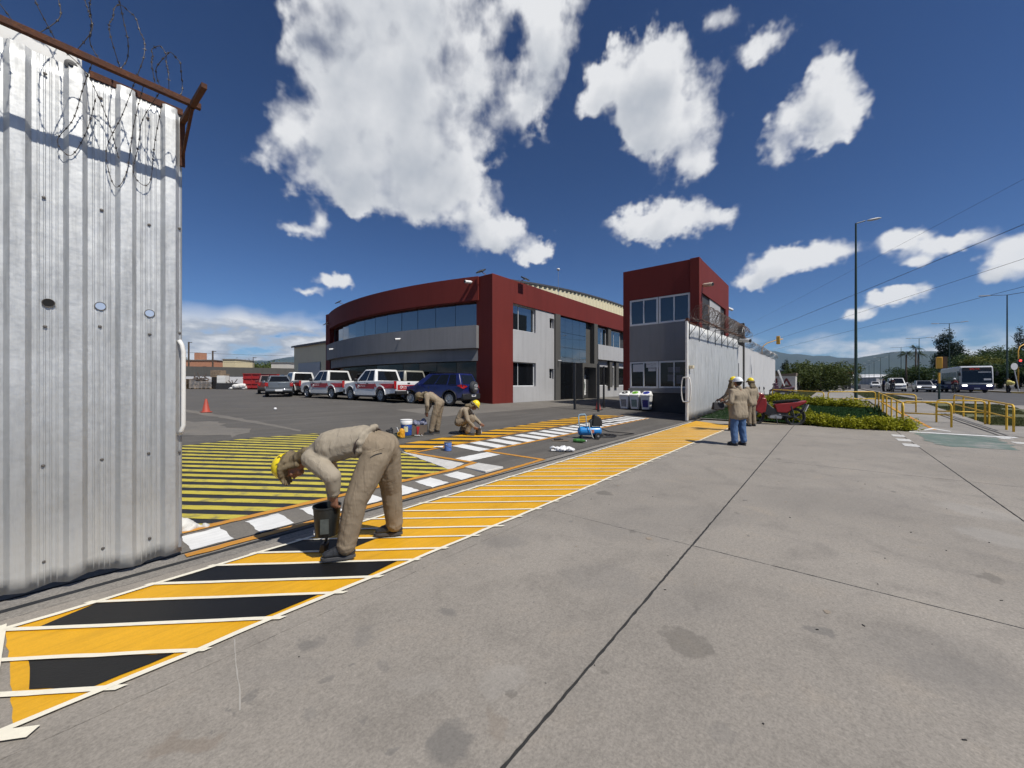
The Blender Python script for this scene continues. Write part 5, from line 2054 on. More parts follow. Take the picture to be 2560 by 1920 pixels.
# ---- avenue traffic (facing the crossing)
boxy_car('sedan', 'silver sedan with lit headlights waiting at the crossing beside the bus', 'car', place(72.2, -9.4), R(180), MT['car_silver'], 4.3, 1.75, 1.46, .92, .84, lights=True, hoodlen=1.35, rear_x=-1.6)
boxy_car('white_van', 'white van waiting left of the silver sedan', 'van', place(74.5, -7.1), R(180), MT['car_white'], 4.2, 1.75, 1.85, 1.1, 1.0, hoodlen=1.0)
boxy_car('grey_hatchback', 'grey hatchback half hidden between the silver sedan and the bus', 'car', place(77.5, -11.3), R(180), MT['car_grey'], 3.9, 1.68, 1.48, .95, .86, hoodlen=1.1)
boxy_car('distant_car', 'small white car far away on the avenue', 'car', place(128, -8.6), R(180), MT['car_white'], 4, 1.7, 1.5, .95, .86)


def bus():
    o = thing('city_bus', 'white and blue city bus with lit headlights waiting at the crossing', 'bus', place(69.2 + 5.4, -13.3), R(180))
    white, blue = car_paint('bus_white', (.52, .53, .55)), car_paint('bus_blue', (.012, .014, .12))
    L, W, H = 10.8, 2.5, 3.15
    h = L / 2
    a0, a1 = h - 2.4, -h + 2.6
    side = [(-h, .45), (-h, H - .25), (-h + .3, H - .02), (h - .5, H - .02), (h - .12, H - .18), (h + .02, 2.0), (h + .06, 1.0), (h + .04, .62)]
    side += [(a0 + .62, .62), (a1 - .62, .62)]
    b = MB()
    b.xz([(-h, .95), (-h, H - .25), (-h + .3, H - .02), (h - .5, H), (h - .16, H - .14), (h, 2.0), (h + .05, .95)][::-1], -W / 2, W / 2)
    b.build('body', white, o, bevel=.10, seg=3)
    lo = [(-h + .02, .35), (-h + .02, .94), (h + .04, .94), (h + .07, .6), (h + .02, .34), (a0 + .58, .34)] + arcpts(a0, .46, .58, -12, 192, 10) + [(a0 - .58, .34), (a1 + .58, .34)] + arcpts(a1, .46, .58, -12, 192, 10)
    b = MB()
    b.xz(lo[::-1], -W / 2 - .008, W / 2 + .008)
    b.build('lower_body', blue, o, bevel=.06, seg=2)
    for ax in (a0, a1):
        for s in (-1, 1):
            wheel(o, ax, s * (W / 2 - .17), .47, .28, s)
    b = MB()
    b.b2(-h + .5, h - .5, -W / 2 + .3, W / 2 - .3, .3, .9)
    b.build('underbody', MT['carblack'], o)
    c = [(h + .055, -W / 2 + .06, 1.18), (h + .055, W / 2 - .06, 1.18), (h - .12, W / 2 - .10, 2.98), (h - .12, -W / 2 + .10, 2.98)]
    slab_on(c, .01, .99, .0, .78, .025, .03).build('windscreen', MT['glass_car'], o)
    sg = slab_on(c, .01, .99, .79, 1.0, .02, .03).build('destination_sign', MT['black'], o)
    q = quad_on(c, .28, .58, .83, .96, .026)
    mled, N = new_mat('red_led_dots')
    mled.cycles.emission_sampling = 'NONE'
    bsdf(N, (.1, .01, .01), .6, emit=(1, .08, .05), estr=.35)
    text('SALTA', .27, mled, sg, tuple((q[0] + q[2]) / 2), (R(90), 0, R(90)), 'led_lettering', .002)
    slab_on(c, .55, .96, .66, .71, .028, .006).build('sun_strip', MT['plate'], o)
    slab_on(c, .72, .95, .16, .27, .028, .006).build('route_card', MT['paper'], o)
    b = MB()
    b.box((h + .07, 0, 1.02), (.08, W * .9, .16))
    b.build('grille_bar', MT['alu_grey'], o, bevel=.04)
    for s in (-1, 1):
        b = MB()
        b.box((h + .05, s * (W / 2 - .32), .84), (.12, .42, .18))
        b.build('headlight', MT['lamp_on'], o, bevel=.05)
        b = MB()
        b.tube([(h - .1, s * (W / 2 - .05), 2.9), (h + .35, s * (W / 2 + .12), 2.75), (h + .38, s * (W / 2 + .16), 2.3)], .025, 6)
        mr = b.build('mirror_arm', MT['carblack'], o)
        b = MB()
        b.box((h + .38, s * (W / 2 + .16), 2.2), (.1, .2, .42))
        b.build('mirror', MT['carblack'], mr, bevel=.03)
        for k in range(6):
            x1 = h - 2.1 - k * 1.33
            b = MB()
            b.b2(x1 - 1.24, x1, s * (W / 2 - .01), s * (W / 2 + .008), 1.35, 2.5)
            b.build('side_window', MT['glass_car'], o)
    b = MB()
    b.b2(h - 1.75, h - .75, -W / 2 - .012, -W / 2 + .02, .55, 2.6)
    b.build('door', MT['glass_car'], o)
    b = MB()
    b.b2(h - 1.75, h - .75, W / 2 - .02, W / 2 + .012, .55, 2.6)
    b.build('door', MT['glass_car'], o)
    b = MB()
    b.box((h + .10, 0, .5), (.02, .45, .14))
    b.build('number_plate', MT['plate'], o)


bus()


def motorcycle(name, label, loc, rz, paint, sc=1.):
    o = thing(name, label, 'motorcycle', loc, rz)
    o.scale = (sc,) * 3
    r = .285
    fx, bx = .62, -.60
    for x in (fx, bx):
        b = MB()
        b.tube([(x + r * math.cos(a), 0, r + r * math.sin(a)) for a in lin(0, 6.283, 28)[:-1]], .038, 8, closed=True)
        w = b.build('wheel', MT['rubber'], o, smooth=True)
        b = MB()
        b.tube([(x + r * .83 * math.cos(a), 0, r + r * .83 * math.sin(a)) for a in lin(0, 6.283, 28)[:-1]], .014, 5, closed=True)
        for k in range(5):
            a = k * 2 * math.pi / 5
            for d in (-.12, .12):
                b.tube([(x + .05 * math.cos(a + d), 0, r + .05 * math.sin(a + d)), (x + r * .82 * math.cos(a + d * .5), 0, r + r * .82 * math.sin(a + d * .5))], .011, 4)
        b.cyl((x, -.05, r), (x, .05, r), .05, n=12)
        b.build('rim', MT['darksteel'], w)
    P = lambda poly, y, nm, m, bev=.02: MB().xz(poly, -y, y).build(nm, m, o, bevel=bev, seg=2)
    P([(.46, .38), (.64, .50), (.64, .70), (.54, .95), (.30, .94), (.28, .72), (.32, .44)][::-1], .18, 'front_fairing', paint, .03)
    P([(.34, .90), (.60, .90), (.66, 1.02), (.54, 1.14), (.34, 1.08)], .15, 'headlamp_cowl', paint, .035)
    P([(.40, .86), (.42, .45), (.20, .30), (-.14, .33), (-.10, .54), (.08, .60), (.28, .80)], .10, 'leg_shield', MT['black'], .02)
    P([(-.04, .44), (.05, .73), (-.2, .76), (-.72, .82), (-.90, .87), (-.84, .74), (-.55, .58), (-.34, .42)], .12, 'side_panel', paint, .03)
    P([(.05, .74), (.03, .82), (-.25, .87), (-.66, .91), (-.76, .87), (-.5, .80)], .125, 'seat', mat('black_vinyl', (.008, .008, .008), .75, spec=.2), .035)
    P([(-.02, .46), (-.36, .44), (-.42, .30), (.05, .28)], .09, 'belly_cover', MT['black'], .02)
    P([(-.74, .80), (-.92, .86), (-.93, .80), (-.84, .74)], .06, 'tail_lamp', MT['tail_red'], .015)
    P([(.18, .40), (.20, .22), (-.18, .20), (-.22, .34), (-.10, .42)], .10, 'engine', MT['alu_grey'], .03)
    b = MB()
    b.tube([(fx + .34 * math.cos(a), 0, r + .34 * math.sin(a)) for a in lin(.5, 2.6, 9)], .05, 6)
    b.build('front_fender', paint, o, smooth=True)
    b = MB()
    b.box((-.93, 0, .60), (.02, .16, .26), rot=Matrix.Rotation(R(-22), 3, 'Y'))
    b.build('number_plate', MT['plate'], o)
    b = MB()
    b.box((-.84, 0, .58), (.03, .13, .36), rot=Matrix.Rotation(R(-22), 3, 'Y'))
    b.build('rear_mudguard', MT['black'], o)
    b = MB()
    for s in (-1, 1):
        b.tube([(fx, s * .07, r), (.50, s * .07, .60), (.42, s * .06, .88)], .024, 6)
    b.build('front_fork', MT['steel'], o)
    b = MB()
    for s in (-1, 1):
        b.tube([(bx, s * .09, r), (-.05, s * .09, .36)], .02, 5)
        b.tube([(bx + .06, s * .11, r + .04), (-.46, s * .11, .66)], .025, 6)
    b.build('swing_arm', MT['darksteel'], o)
    b = MB()
    b.tube([(.08, -.13, .26), (-.2, -.14, .20), (-.55, -.15, .28), (-.80, -.15, .36)], [.02, .025, .045, .045], 8)
    b.build('exhaust', MT['darksteel'], o, smooth=True)
    b = MB()
    b.tube([(.30, .34, 1.04), (.36, .2, 1.06), (.42, 0, 1.04), (.36, -.2, 1.06), (.30, -.34, 1.04)], .015, 6)
    hb = b.build('handlebar', MT['black'], o)
    for s in (-1, 1):
        b = MB()
        b.tube([(.36, s * .22, 1.06), (.40, s * .26, 1.22)], .007, 4)
        b.build('mirror_stem', MT['black'], hb)
        b = MB()
        b.lathe([(.001, -.012), (.05, -.01), (.055, 0), (.05, .01), (.001, .012)], 12, (.40, s * .27, 1.28), (1, 0, 0))
        b.build('mirror', MT['black'], hb)
    b = MB()
    b.tube([(.0, .12, .3), (-.04, .2, .02)], .012, 5)
    b.build('side_stand', MT['darksteel'], o)
    return o


motorcycle('motorcycle', 'red motorcycle parked beside the flower bed behind the workers', place(18.30, 1.66), R(111), mat('red_motorcycle_paint', (.22, .006, .007), .4, coat=.15), 1.12)
motorcycle('motorcycle', 'dark purple motorcycle parked by the painted wall behind the yellow rail', place(40.2, 3.15), R(120), car_paint('purple_motorcycle_paint', (.055, .012, .035)), 1.05)
motorcycle('motorcycle', 'motorcycle with two riders in front of the white van', place(69.6, -6.3), R(182), MT['car_dark'], 1.05)
motorcycle('motorcycle', 'dark motorcycle with a red clad rider beside the bus', place(67.6, -11.3), R(180), MT['car_dark'], 1.05)

# ================================================================== PEOPLE
def cloth_mat(name, col, fold=.5, rough=.85, weave=260):
    m, N = new_mat(name)
    tc = N.n('ShaderNodeTexCoord')
    co = tc.outputs['Object']
    mp = N.n('ShaderNodeMapping')
    mp.inputs['Scale'].default_value = (1.7, 1.9, .5)
    mp.inputs['Rotation'].default_value = (.5, .6, .3)
    N.link(co, mp.inputs[0])
    f1 = N.noise(mp.outputs[0], 6.5, 3, .5, .9).outputs['Fac']
    f2 = N.noise(mp.outputs[0], 26., 3, .55, .5).outputs['Fac']
    w = N.noise(co, weave, 2, .6).outputs['Fac']
    big = N.noise(co, 2.6, 4, .6).outputs['Fac']
    c = N.mix(1.0, tuple(col), N.ramp(big, [(.3, .86), (.7, 1.1)]), 'MULTIPLY')
    c = N.mix(1.0, c, N.ramp(w, [(.3, .93), (.7, 1.06)]), 'MULTIPLY')
    cr = N.m('POWER', N.m('SUBTRACT', 1., N.m('ABSOLUTE', N.m('MULTIPLY_ADD', f1, 2., -1.))), 7.)
    h = N.m('ADD', N.m('ADD', N.m('MULTIPLY', f1, .9), N.m('MULTIPLY', f2, .2)), N.m('MULTIPLY', cr, -.15))
    bsdf(N, c, rough, 0., bump(N, h, min(1., fold * .95), .03), .25)
    return m


MT['shirt'] = cloth_mat('khaki_work_shirt', (.320, .276, .212))
MT['shirt2'] = cloth_mat('tan_work_shirt', (.285, .235, .170))
MT['trouser'] = cloth_mat('khaki_work_trousers', (.235, .188, .132))
MT['jeans'] = cloth_mat('blue_jeans', (.075, .135, .26), .6)
MT['cape'] = cloth_mat('brown_neck_cape', (.155, .122, .075), .7)
MT['dark_cloth'] = cloth_mat('dark_clothes', (.02, .02, .024))
MT['red_cloth'] = cloth_mat('red_clothes', (.16, .03, .03))
MT['yellow_cloth'] = cloth_mat('pale_yellow_clothes', (.55, .48, .16))
MT['blue_cloth'] = cloth_mat('navy_clothes', (.02, .03, .08))
MT['belt'] = mat('woven_belt', (.05, .032, .026), .7, var=.2)


def _ico(sub=2):
    bm = bmesh.new()
    bmesh.ops.create_icosphere(bm, subdivisions=sub, radius=1.0)
    v = np.array([q.co[:] for q in bm.verts], np.float32)
    f = np.array([[q.index for q in p.verts] for p in bm.faces], np.int32)
    bm.free()
    return v, f


ICO_V, ICO_F = _ico(2)


class Blob:
    """union of overlapping balls, remeshed into one continuous skin"""
    def __init__(self):
        self.V, self.F, self.n = [], [], 0

    def ball(self, c, r, sc=None, rot=None):
        v = ICO_V * r
        if sc is not None:
            v = v * np.array(sc, np.float32)
        if rot is not None:
            v = v @ np.array(rot.transposed(), np.float32)
        self.V.append(v + np.array(c, np.float32))
        self.F.append(ICO_F + self.n)
        self.n += len(ICO_V)

    def cap(self, p0, p1, r0, r1=None, sc=None):
        r1 = r0 if r1 is None else r1
        p0, p1 = Vector(p0), Vector(p1)
        L = (p1 - p0).length
        n = max(2, int(L / (min(r0, r1) * .38)) + 1)
        n = min(n, 26)
        for i in range(n + 1):
            f = i / n
            self.ball(p0.lerp(p1, f), r0 + (r1 - r0) * f, sc)

    def chain(self, pts, rs, sc=None):
        for i in range(len(pts) - 1):
            self.cap(pts[i], pts[i + 1], rs[i], rs[i + 1], sc)

    def mesh(self, name, voxel=.012, smooth=4, wr=0., wsc=14., stretch=(1, 1, .45), seed=0., fine=0.):
        me = bpy.data.meshes.new('tmp')
        V = np.concatenate(self.V)
        F = np.concatenate(self.F)
        me.from_pydata(V.tolist(), [], F.tolist())
        o = bpy.data.objects.new('tmp', me)
        COL.objects.link(o)
        md = o.modifiers.new('r', 'REMESH')
        md.mode = 'VOXEL'
        md.voxel_size = voxel
        if smooth:
            sm = o.modifiers.new('s', 'SMOOTH')
            sm.factor = .5
            sm.iterations = smooth
        dg = bpy.context.evaluated_depsgraph_get()
        out = bpy.data.meshes.new_from_object(o.evaluated_get(dg))
        bpy.data.objects.remove(o)
        bpy.data.meshes.remove(me)
        out.name = name
        if wr:
            nv = len(out.vertices)
            co = np.empty(nv * 3, np.float32)
            no = np.empty(nv * 3, np.float32)
            out.vertices.foreach_get('co', co)
            out.vertices.foreach_get('normal', no)
            co = co.reshape(-1, 3)
            no = no.reshape(-1, 3)
            d = np.empty(nv, np.float32)
            for i in range(nv):
                x, y, z = co[i]
                a = mnoise.noise(Vector((x * wsc * stretch[0] + seed, y * wsc * stretch[1], z * wsc * stretch[2] + x * 4)))
                b_ = mnoise.noise(Vector((x * wsc * 2.3 + 7, y * wsc * 2.3 + seed, z * wsc * 1.2 - x * 9)))
                d[i] = (1 - abs(a) * 2.2) * .8 + b_ * .35 - .35
            co += no * (d * wr)[:, None]
            out.vertices.foreach_set('co', co.ravel())
            out.update()
        out.shade_smooth()
        return out

    def build(self, name, m, parent, **kw):
        me = self.mesh(name, **kw)
        me.materials.clear()
        me.materials.append(m)
        o = bpy.data.objects.new(name, me)
        COL.objects.link(o)
        o.parent = parent
        return o


def frame(up, fw):
    U = Vector(up).normalized()
    Fv = Vector(fw)
    Fv = (Fv - U * Fv.dot(U)).normalized()
    Lf = U.cross(Fv)
    return U, Fv, Lf


def add_hand(bl, w, d, n, curl=40, side=1, sc=1.):
    """palm, four jointed fingers and a thumb; d = towards the fingers, n = palm side"""
    w, d = Vector(w), Vector(d).normalized()
    n = Vector(n)
    n = (n - d * n.dot(d)).normalized()
    l = d.cross(n) * side
    for q in (-.024, -.008, .008, .024):
        bl.cap(w + l * q * .7 * sc + d * .01, w + d * .085 * sc + l * q * sc, .017 * sc, .015 * sc)
    bl.cap(w - d * .04 * sc, w + d * .02 * sc, .026 * sc, .026 * sc)
    for q, L in ((.031, .068), (.0105, .078), (-.0105, .072), (-.031, .056)):
        p = w + d * .085 * sc + l * q * sc
        dd = d.copy()
        pts = [p]
        for k in range(3):
            rot = Matrix.Rotation(R(curl * (.7 if k == 0 else 1.)), 3, d.cross(n).normalized())
            dd = rot @ dd
            p = p + dd * L * (.44, .32, .26)[k] * sc
            pts.append(p.copy())
        bl.chain(pts, [.0095 * sc, .009 * sc, .0085 * sc, .0075 * sc])
    p = w + d * .022 * sc + l * .034 * sc
    q1 = p + (d * .55 + l * .65 + n * .45).normalized() * .042 * sc
    q2 = q1 + (d * .85 + l * .05 + n * .5).normalized() * .034 * sc
    bl.chain([p, q1, q2], [.015 * sc, .0115 * sc, .009 * sc])


def add_head(bl, c, U, Fv, Lf, sc=1.):
    c = Vector(c)
    m = Matrix((Fv, Lf, U)).transposed()
    bl.ball(c + U * .035 * sc - Fv * .008 * sc, .092 * sc, (1.06, .84, 1.02), m)
    bl.ball(c - U * .035 * sc + Fv * .018 * sc, .072 * sc, (1.0, .86, 1.05), m)
    bl.ball(c - U * .088 * sc + Fv * .048 * sc, .036 * sc, (1.0, 1.15, .85), m)
    bl.cap(c - U * .005 * sc + Fv * .088 * sc, c - U * .034 * sc + Fv * .106 * sc, .010 * sc, .015 * sc)
    bl.ball(c + U * .022 * sc + Fv * .078 * sc, .03 * sc, (.7, 1.8, .45), m)
    bl.ball(c - U * .062 * sc + Fv * .080 * sc, .020 * sc, (.8, 1.5, .6), m)
    for s in (-1, 1):
        bl.ball(c - U * .008 * sc + Lf * s * .080 * sc - Fv * .01 * sc, .030 * sc, (.75, .32, 1.05), m)
        bl.ball(c - U * .03 * sc + Fv * .06 * sc + Lf * s * .045 * sc, .028 * sc, (1, 1, 1), m)


def hard_hat(parent, c, U, Fv, Lf, m, sc=1.):
    c = Vector(c) + U * .045 * sc
    b = MB()
    n, k = 28, 9
    for j in range(k + 1):
        a = R(90) * j / k
        for i in range(n):
            t = 2 * math.pi * i / n
            rx, ry = .142, .118
            p = Fv * (rx * math.cos(t) * math.cos(a)) + Lf * (ry * math.sin(t) * math.cos(a)) + U * (.128 * math.sin(a))
            ridge = 1 + .035 * max(0, math.cos(2 * t)) * math.sin(a) * (abs(math.sin(t)) < .25)
            b.v.append(tuple(c + p * sc * ridge))
    for j in range(k):
        for i in range(n):
            b.f.append((j * n + i, j * n + (i + 1) % n, (j + 1) * n + (i + 1) % n, (j + 1) * n + i))
    o = len(b.v)
    for j, (f, dz) in enumerate(((1.0, 0.0), (1.10, -.006), (1.10, -.012), (.98, -.008))):
        for i in range(n):
            t = 2 * math.pi * i / n
            ext = f + (.20 * max(0, math.cos(t)) ** 2 if j in (1, 2) else 0)
            p = Fv * (.142 * math.cos(t) * ext) + Lf * (.118 * math.sin(t) * (f if j in (1, 2) else ext)) + U * dz
            b.v.append(tuple(c + p * sc))
    for j in range(3):
        for i in range(n):
            b.f.append((o + j * n + i, o + (j + 1) * n + i, o + (j + 1) * n + (i + 1) % n, o + j * n + (i + 1) % n))
    return b.build('hard_hat', m, parent, smooth=50)


def boot(parent, an, toe, m=None, ms=None, sc=1., shaft=.10):
    """work shoe: sole slab plus rounded upper, on the ground"""
    an, toe = Vector(an), Vector(toe)
    d = Vector((toe.x - an.x, toe.y - an.y, 0))
    d = d.normalized() if d.length > 1e-5 else Vector((1, 0, 0))
    l = Vector((-d.y, d.x, 0))
    z0 = min(an.z, toe.z)
    heel = Vector((an.x, an.y, 0)) - d * .075 * sc
    tip = Vector((an.x, an.y, 0)) + d * .205 * sc
    zb = an.z - .095 * sc
    bl = Blob()
    bl.cap(heel + Vector((0, 0, zb + .055 * sc)) + d * .03, heel + d * .15 * sc + Vector((0, 0, zb + .055 * sc)), .040 * sc, .043 * sc, (1, 1, .95))
    bl.cap(heel + d * .14 * sc + Vector((0, 0, zb + .052 * sc)), tip - d * .05 * sc + Vector((0, 0, zb + .045 * sc)), .046 * sc, .045 * sc, (1, 1, .82))
    bl.cap(an + Vector((0, 0, shaft * .6)), an - Vector((0, 0, .02)), .049 * sc, .050 * sc)
    bl.cap(an - Vector((0, 0, .0)), tip - d * .09 * sc + Vector((0, 0, zb + .062 * sc)), .047 * sc, .040 * sc)
    o = bl.build('boot', m or MT['boot'], parent, voxel=.011, smooth=5, wr=.003, wsc=22)
    b = MB()
    n = 18
    pts = []
    for i in range(n):
        a = 2 * math.pi * i / n
        x = math.cos(a)
        w = .048 + .008 * max(0, x) - .006 * (abs(x + .1) < .35)
        p = heel.lerp(tip, .5) + d * (.148 * sc * x) + l * (w * sc * math.sin(a))
        pts.append((p.x, p.y))
    b.xy(pts, zb, zb + .030 * sc)
    b.build('sole', ms or MT['sole'], o, bevel=.004)
    return o


def person(name, label, loc, rz, J, shirt, trous, hat=None, cape=False, voxel=.013, boots=None, hands=(), sc=1., hem=None, wr=.006, hair=True, belt=False, fat=1., arms_bare=False, sole=None, bulk=1., legw=1.):
    o = thing(name, label, 'person', loc, rz)
    o.scale = (sc,) * 3
    g = lambda k: Vector(J[k])
    U, Fv, Lf = frame(J['hup'], J['hfw'])
    # skin: one continuous body
    bl = Blob()
    bl.chain([g('pel'), g('wai'), g('che')], [.105, .10, .115], (1, 1, 1))
    bl.cap(g('che'), g('nck'), .10, .058)
    bl.cap(g('nck'), g('head') - U * .05, .055, .052)
    add_head(bl, J['head'], U, Fv, Lf)
    for s in 'LR':
        bl.cap(g('che'), g('sh' + s), .09, .06)
        bl.chain([g('sh' + s), g('el' + s), g('wr' + s)], [.052, .040, .027])
        bl.cap(g('pel'), g('hp' + s), .09, .08)
        bl.chain([g('hp' + s), g('kn' + s), g('an' + s)], [.078, .055, .038])
        hd = J.get('hd' + s)
        if hd:
            add_hand(bl, J['wr' + s], hd[0], hd[1], hd[2] if len(hd) > 2 else 35, 1 if s == 'L' else -1)
    bl.build('body', MT['skin'], o, voxel=min(voxel, .0095) if voxel < .018 else voxel, smooth=3)
    # shirt
    bl = Blob()
    side = (g('shL') - g('shR')) * .5
    sdir = side.normalized()
    w = .058 * fat
    for q in (-1, -.35, .35, 1):
        bl.chain([g('wai') + sdir * q * .085 * fat, g('che') + sdir * q * .10 * fat], [.098 * fat * bulk, .112 * fat * bulk])
        bl.cap(g('che') + sdir * q * .10 * fat, g('nck') + sdir * q * .055 - (g('nck') - g('che')).normalized() * .045, .108 * fat * bulk, .066 * (1 + (bulk - 1) * .6))
        if hem:
            bl.cap(g('wai') + sdir * q * .085 * fat, Vector(hem) + sdir * q * .092 * fat, .122 * fat, .137 * fat)
    for s in 'LR':
        bl.cap(g('che').lerp(g('sh' + s), .5), g('sh' + s), .095, .078)
        e, wv = g('el' + s), g('wr' + s)
        if arms_bare:
            bl.chain([g('sh' + s), g('sh' + s).lerp(e, .75)], [.08, .066])
        else:
            bl.chain([g('sh' + s), g('sh' + s).lerp(e, .55), e, e.lerp(wv, .5), wv - (wv - e).normalized() * .03], [.080 * (1 + (bulk - 1) * .5), .071 * (1 + (bulk - 1) * .6), .066 * (1 + (bulk - 1) * .5), .056 * (1 + (bulk - 1) * .4), .047])
    if voxel < .012:                                     # loose shirt tail bunched over the belt, and buttoned cuffs
        ax = (g('wai') - g('pel')).normalized()
        e2 = ax.cross(sdir)
        for k in range(40):
            a = k * math.pi / 20
            bl.ball(g('wai').lerp(g('pel'), .10 + .10 * math.sin(a * 3) + .16 * max(0, -math.sin(a))) + sdir * math.cos(a) * .20 * fat + e2 * math.sin(a) * .150 * fat, .026 + .010 * math.sin(k * 2.3))
        for s in 'LR':
            ax = (g('wr' + s) - g('el' + s)).normalized()
            e1 = ax.orthogonal().normalized()
            e2 = ax.cross(e1)
            for k in range(12):
                bl.ball(g('wr' + s) - ax * .03 + (e1 * math.cos(k * .5236) + e2 * math.sin(k * .5236)) * .036, .017)
    sh = bl.build('shirt', shirt, o, voxel=voxel, smooth=3, wr=wr, wsc=13, seed=len(label))
    bl = Blob()
    bl.cap(g('nck') - U * .01, g('nck') + U * .03, .068, .066)
    bl.build('collar', shirt, sh, voxel=max(voxel, .012), smooth=2)
    # trousers
    bl = Blob()
    hip = (g('hpL') - g('hpR')) * .5
    hd_ = hip.normalized() if hip.length > 1e-4 else sdir
    fat = fat * (.85 if hem else 1)
    for q in (-1, 0, 1):
        bl.cap(g('pel') + hd_ * q * .075 * fat, g('wai').lerp(g('pel'), .45) + hd_ * q * .075 * fat, .118 * fat * legw, .108 * fat * legw)
    for s in 'LR':
        bl.cap(g('pel'), g('hp' + s), .125 * fat * legw, .118 * fat * legw)
        h_, k_, a_ = g('hp' + s), g('kn' + s), g('an' + s)
        if voxel < .02:
            ax = (k_ - a_).normalized()
            e1 = ax.orthogonal().normalized()
            e2 = ax.cross(e1)
            for k in range(14):
                bl.ball(a_ + ax * (.02 + .006 * (k % 3)) + (e1 * math.cos(k * .4488) + e2 * math.sin(k * .4488)) * .062 * legw, .022)
        bl.chain([h_, h_.lerp(k_, .5), k_, k_.lerp(a_, .5), a_ + (k_ - a_).normalized() * .015], [.120 * fat * legw, .110 * fat * legw, .096 * legw, .088 * legw, .076 * legw])
    bl.build('trousers', trous, o, voxel=voxel, smooth=3, wr=wr * 1.15, wsc=12, seed=3 + len(label), stretch=(1, 1, .8))
    if belt:
        ax = (g('wai') - g('pel')).normalized()
        c = g('wai').lerp(g('pel'), .36)
        e1 = hd_
        e2 = ax.cross(e1)
        b = MB()
        b.tube([c + e1 * math.cos(a) * .198 * fat * legw + e2 * math.sin(a) * .122 * fat * legw for a in lin(0, 6.283, 26)[:-1]], .011, 6, closed=True)
        b.build('belt', MT['belt'], o, smooth=True)
    for s in 'LR':
        if voxel < .02:
            boot(o, J['an' + s], J['to' + s], boots, sole)
        else:
            bl = Blob()
            d = (g('to' + s) - g('an' + s))
            bl.cap(g('an' + s) - Vector((0, 0, .05)), g('an' + s) + Vector((d.x, d.y, 0)) * .8 - Vector((0, 0, .055)), .05, .042)
            bl.build('shoe', boots or MT['boot'], o, voxel=.02, smooth=2)
    if hat:
        hard_hat(o, Vector(J['head']) + U * (.040 if cape else 0), U, Fv, Lf, hat, .84 if cape else .92)
    elif hair:
        bl = Blob()
        c = g('head')
        m3 = Matrix((Fv, Lf, U)).transposed()
        bl.ball(c + U * .05 - Fv * .018, .098, (1.04, .88, .95), m3)
        bl.build('hair', MT['hair'], o, voxel=max(.012, voxel * .8), smooth=2, wr=.004, wsc=40)
    if hat and not cape:
        bl = Blob()
        c = g('head')
        m3 = Matrix((Fv, Lf, U)).transposed()
        bl.ball(c + U * .012 - Fv * .03, .090, (.9, .92, .9), m3)
        bl.build('hair', MT['hair'], o, voxel=max(.012, voxel * .8), smooth=2)
    if cape:
        bl = Blob()
        c = g('head')
        m3 = Matrix((Fv, Lf, U)).transposed()
        bl.ball(c + U * .045 - Fv * .012, .118, (1.03, .93, .55 if hat else .95), m3)
        bl.ball(c - U * .01 - Fv * .052, .100, (.78, 1.0, 1.1), m3)
        if hat:                                          # cloth gathered round the brim, with a short visor in front
            for k in range(22):
                a = 2 * math.pi * k / 22
                bl.ball(c + U * (.052 - .03 * (math.cos(a) < -.2)) + Fv * (.126 * math.cos(a) - .004) + Lf * .107 * math.sin(a), .027)
            for k in (-1, -.5, 0, .5, 1):
                bl.cap(c + U * .045 + Fv * .12 + Lf * k * .06, c + U * .028 + Fv * (.175 - .02 * k * k) + Lf * k * .065, .018, .012)
        for q in (-1, 0, 1):
            bl.cap(c - U * .05 - Fv * .065 + Lf * q * .055, g('nck') - Fv * .055 + Lf * q * .085 - U * .02, .052, .055)
            bl.cap(c + U * .03 + Lf * q * .088 + Fv * .01, c - U * .09 + Lf * q * .088 - Fv * .03, .026, .03)
        bl.cap(c + U * .05 + Fv * .11, c + U * .045 + Fv * .14 , .024, .016, (1, 2.4, .7)) if hat is None else None
        bl.build('neck_cape', MT['cape'], o, voxel=max(.010, voxel * .85), smooth=2, wr=.006, wsc=22, seed=5)
    return o


VR = R(39.56 - 90)                                    # figures below are described in the picture's own left-right / near-far axes


def vw(X, Y):
    return (X * .637 + Y * .771, -X * .771 + Y * .637)


# ---- the painter bending over the strip
JB = dict(pel=(.25, .03, .985), wai=(.06, .03, 1.055), che=(-.20, .03, 1.00), nck=(-.455, .04, .885), head=(-.615, .04, .795), hup=(-1, 0, .02), hfw=(.08, -.12, -1),
          shR=(-.335, -.13, .905), elR=(-.085, -.27, .775), wrR=(-.085, -.215, .585), shL=(-.40, .22, .89), elL=(-.36, .33, .62), wrL=(-.30, .20, .40),
          hpR=(.225, -.075, .90), knR=(.085, -.17, .53), anR=(0., -.18, .112), toR=(-.24, -.25, .07),
          hpL=(.26, .14, .89), knL=(.265, .28, .51), anL=(.275, .36, .112), toL=(.06, .33, .07),
          hdR=((-.06, .05, -1), (.2, .9, 0), 48), hdL=((.1, -.25, -1), (.8, .3, .3), 42))
px, py = vw(-1.50, 3.65)
p = person('person', 'bending painter in khaki work clothes and yellow hard hat holding a black bucket', (px, py, .012), VR, JB, MT['shirt'], MT['trouser'], MT['yellow_helmet'], True, .0105, belt=True, wr=.003, fat=1.04, bulk=1.36, legw=1.12)
b = MB()                                               # rear pocket welt and hanging loops
b.tube([(.26, -.235, .985), (.30, -.215, 1.0), (.345, -.18, 1.01)], .005, 5)
b.build('pocket_welt', MT['trouser'], p)
b = MB()
b.tube([(-.645, -.085, .90), (-.66, -.09, .915), (-.675, -.085, .90)], .006, 5)
b.build('helmet_clip', MT['black'], p)

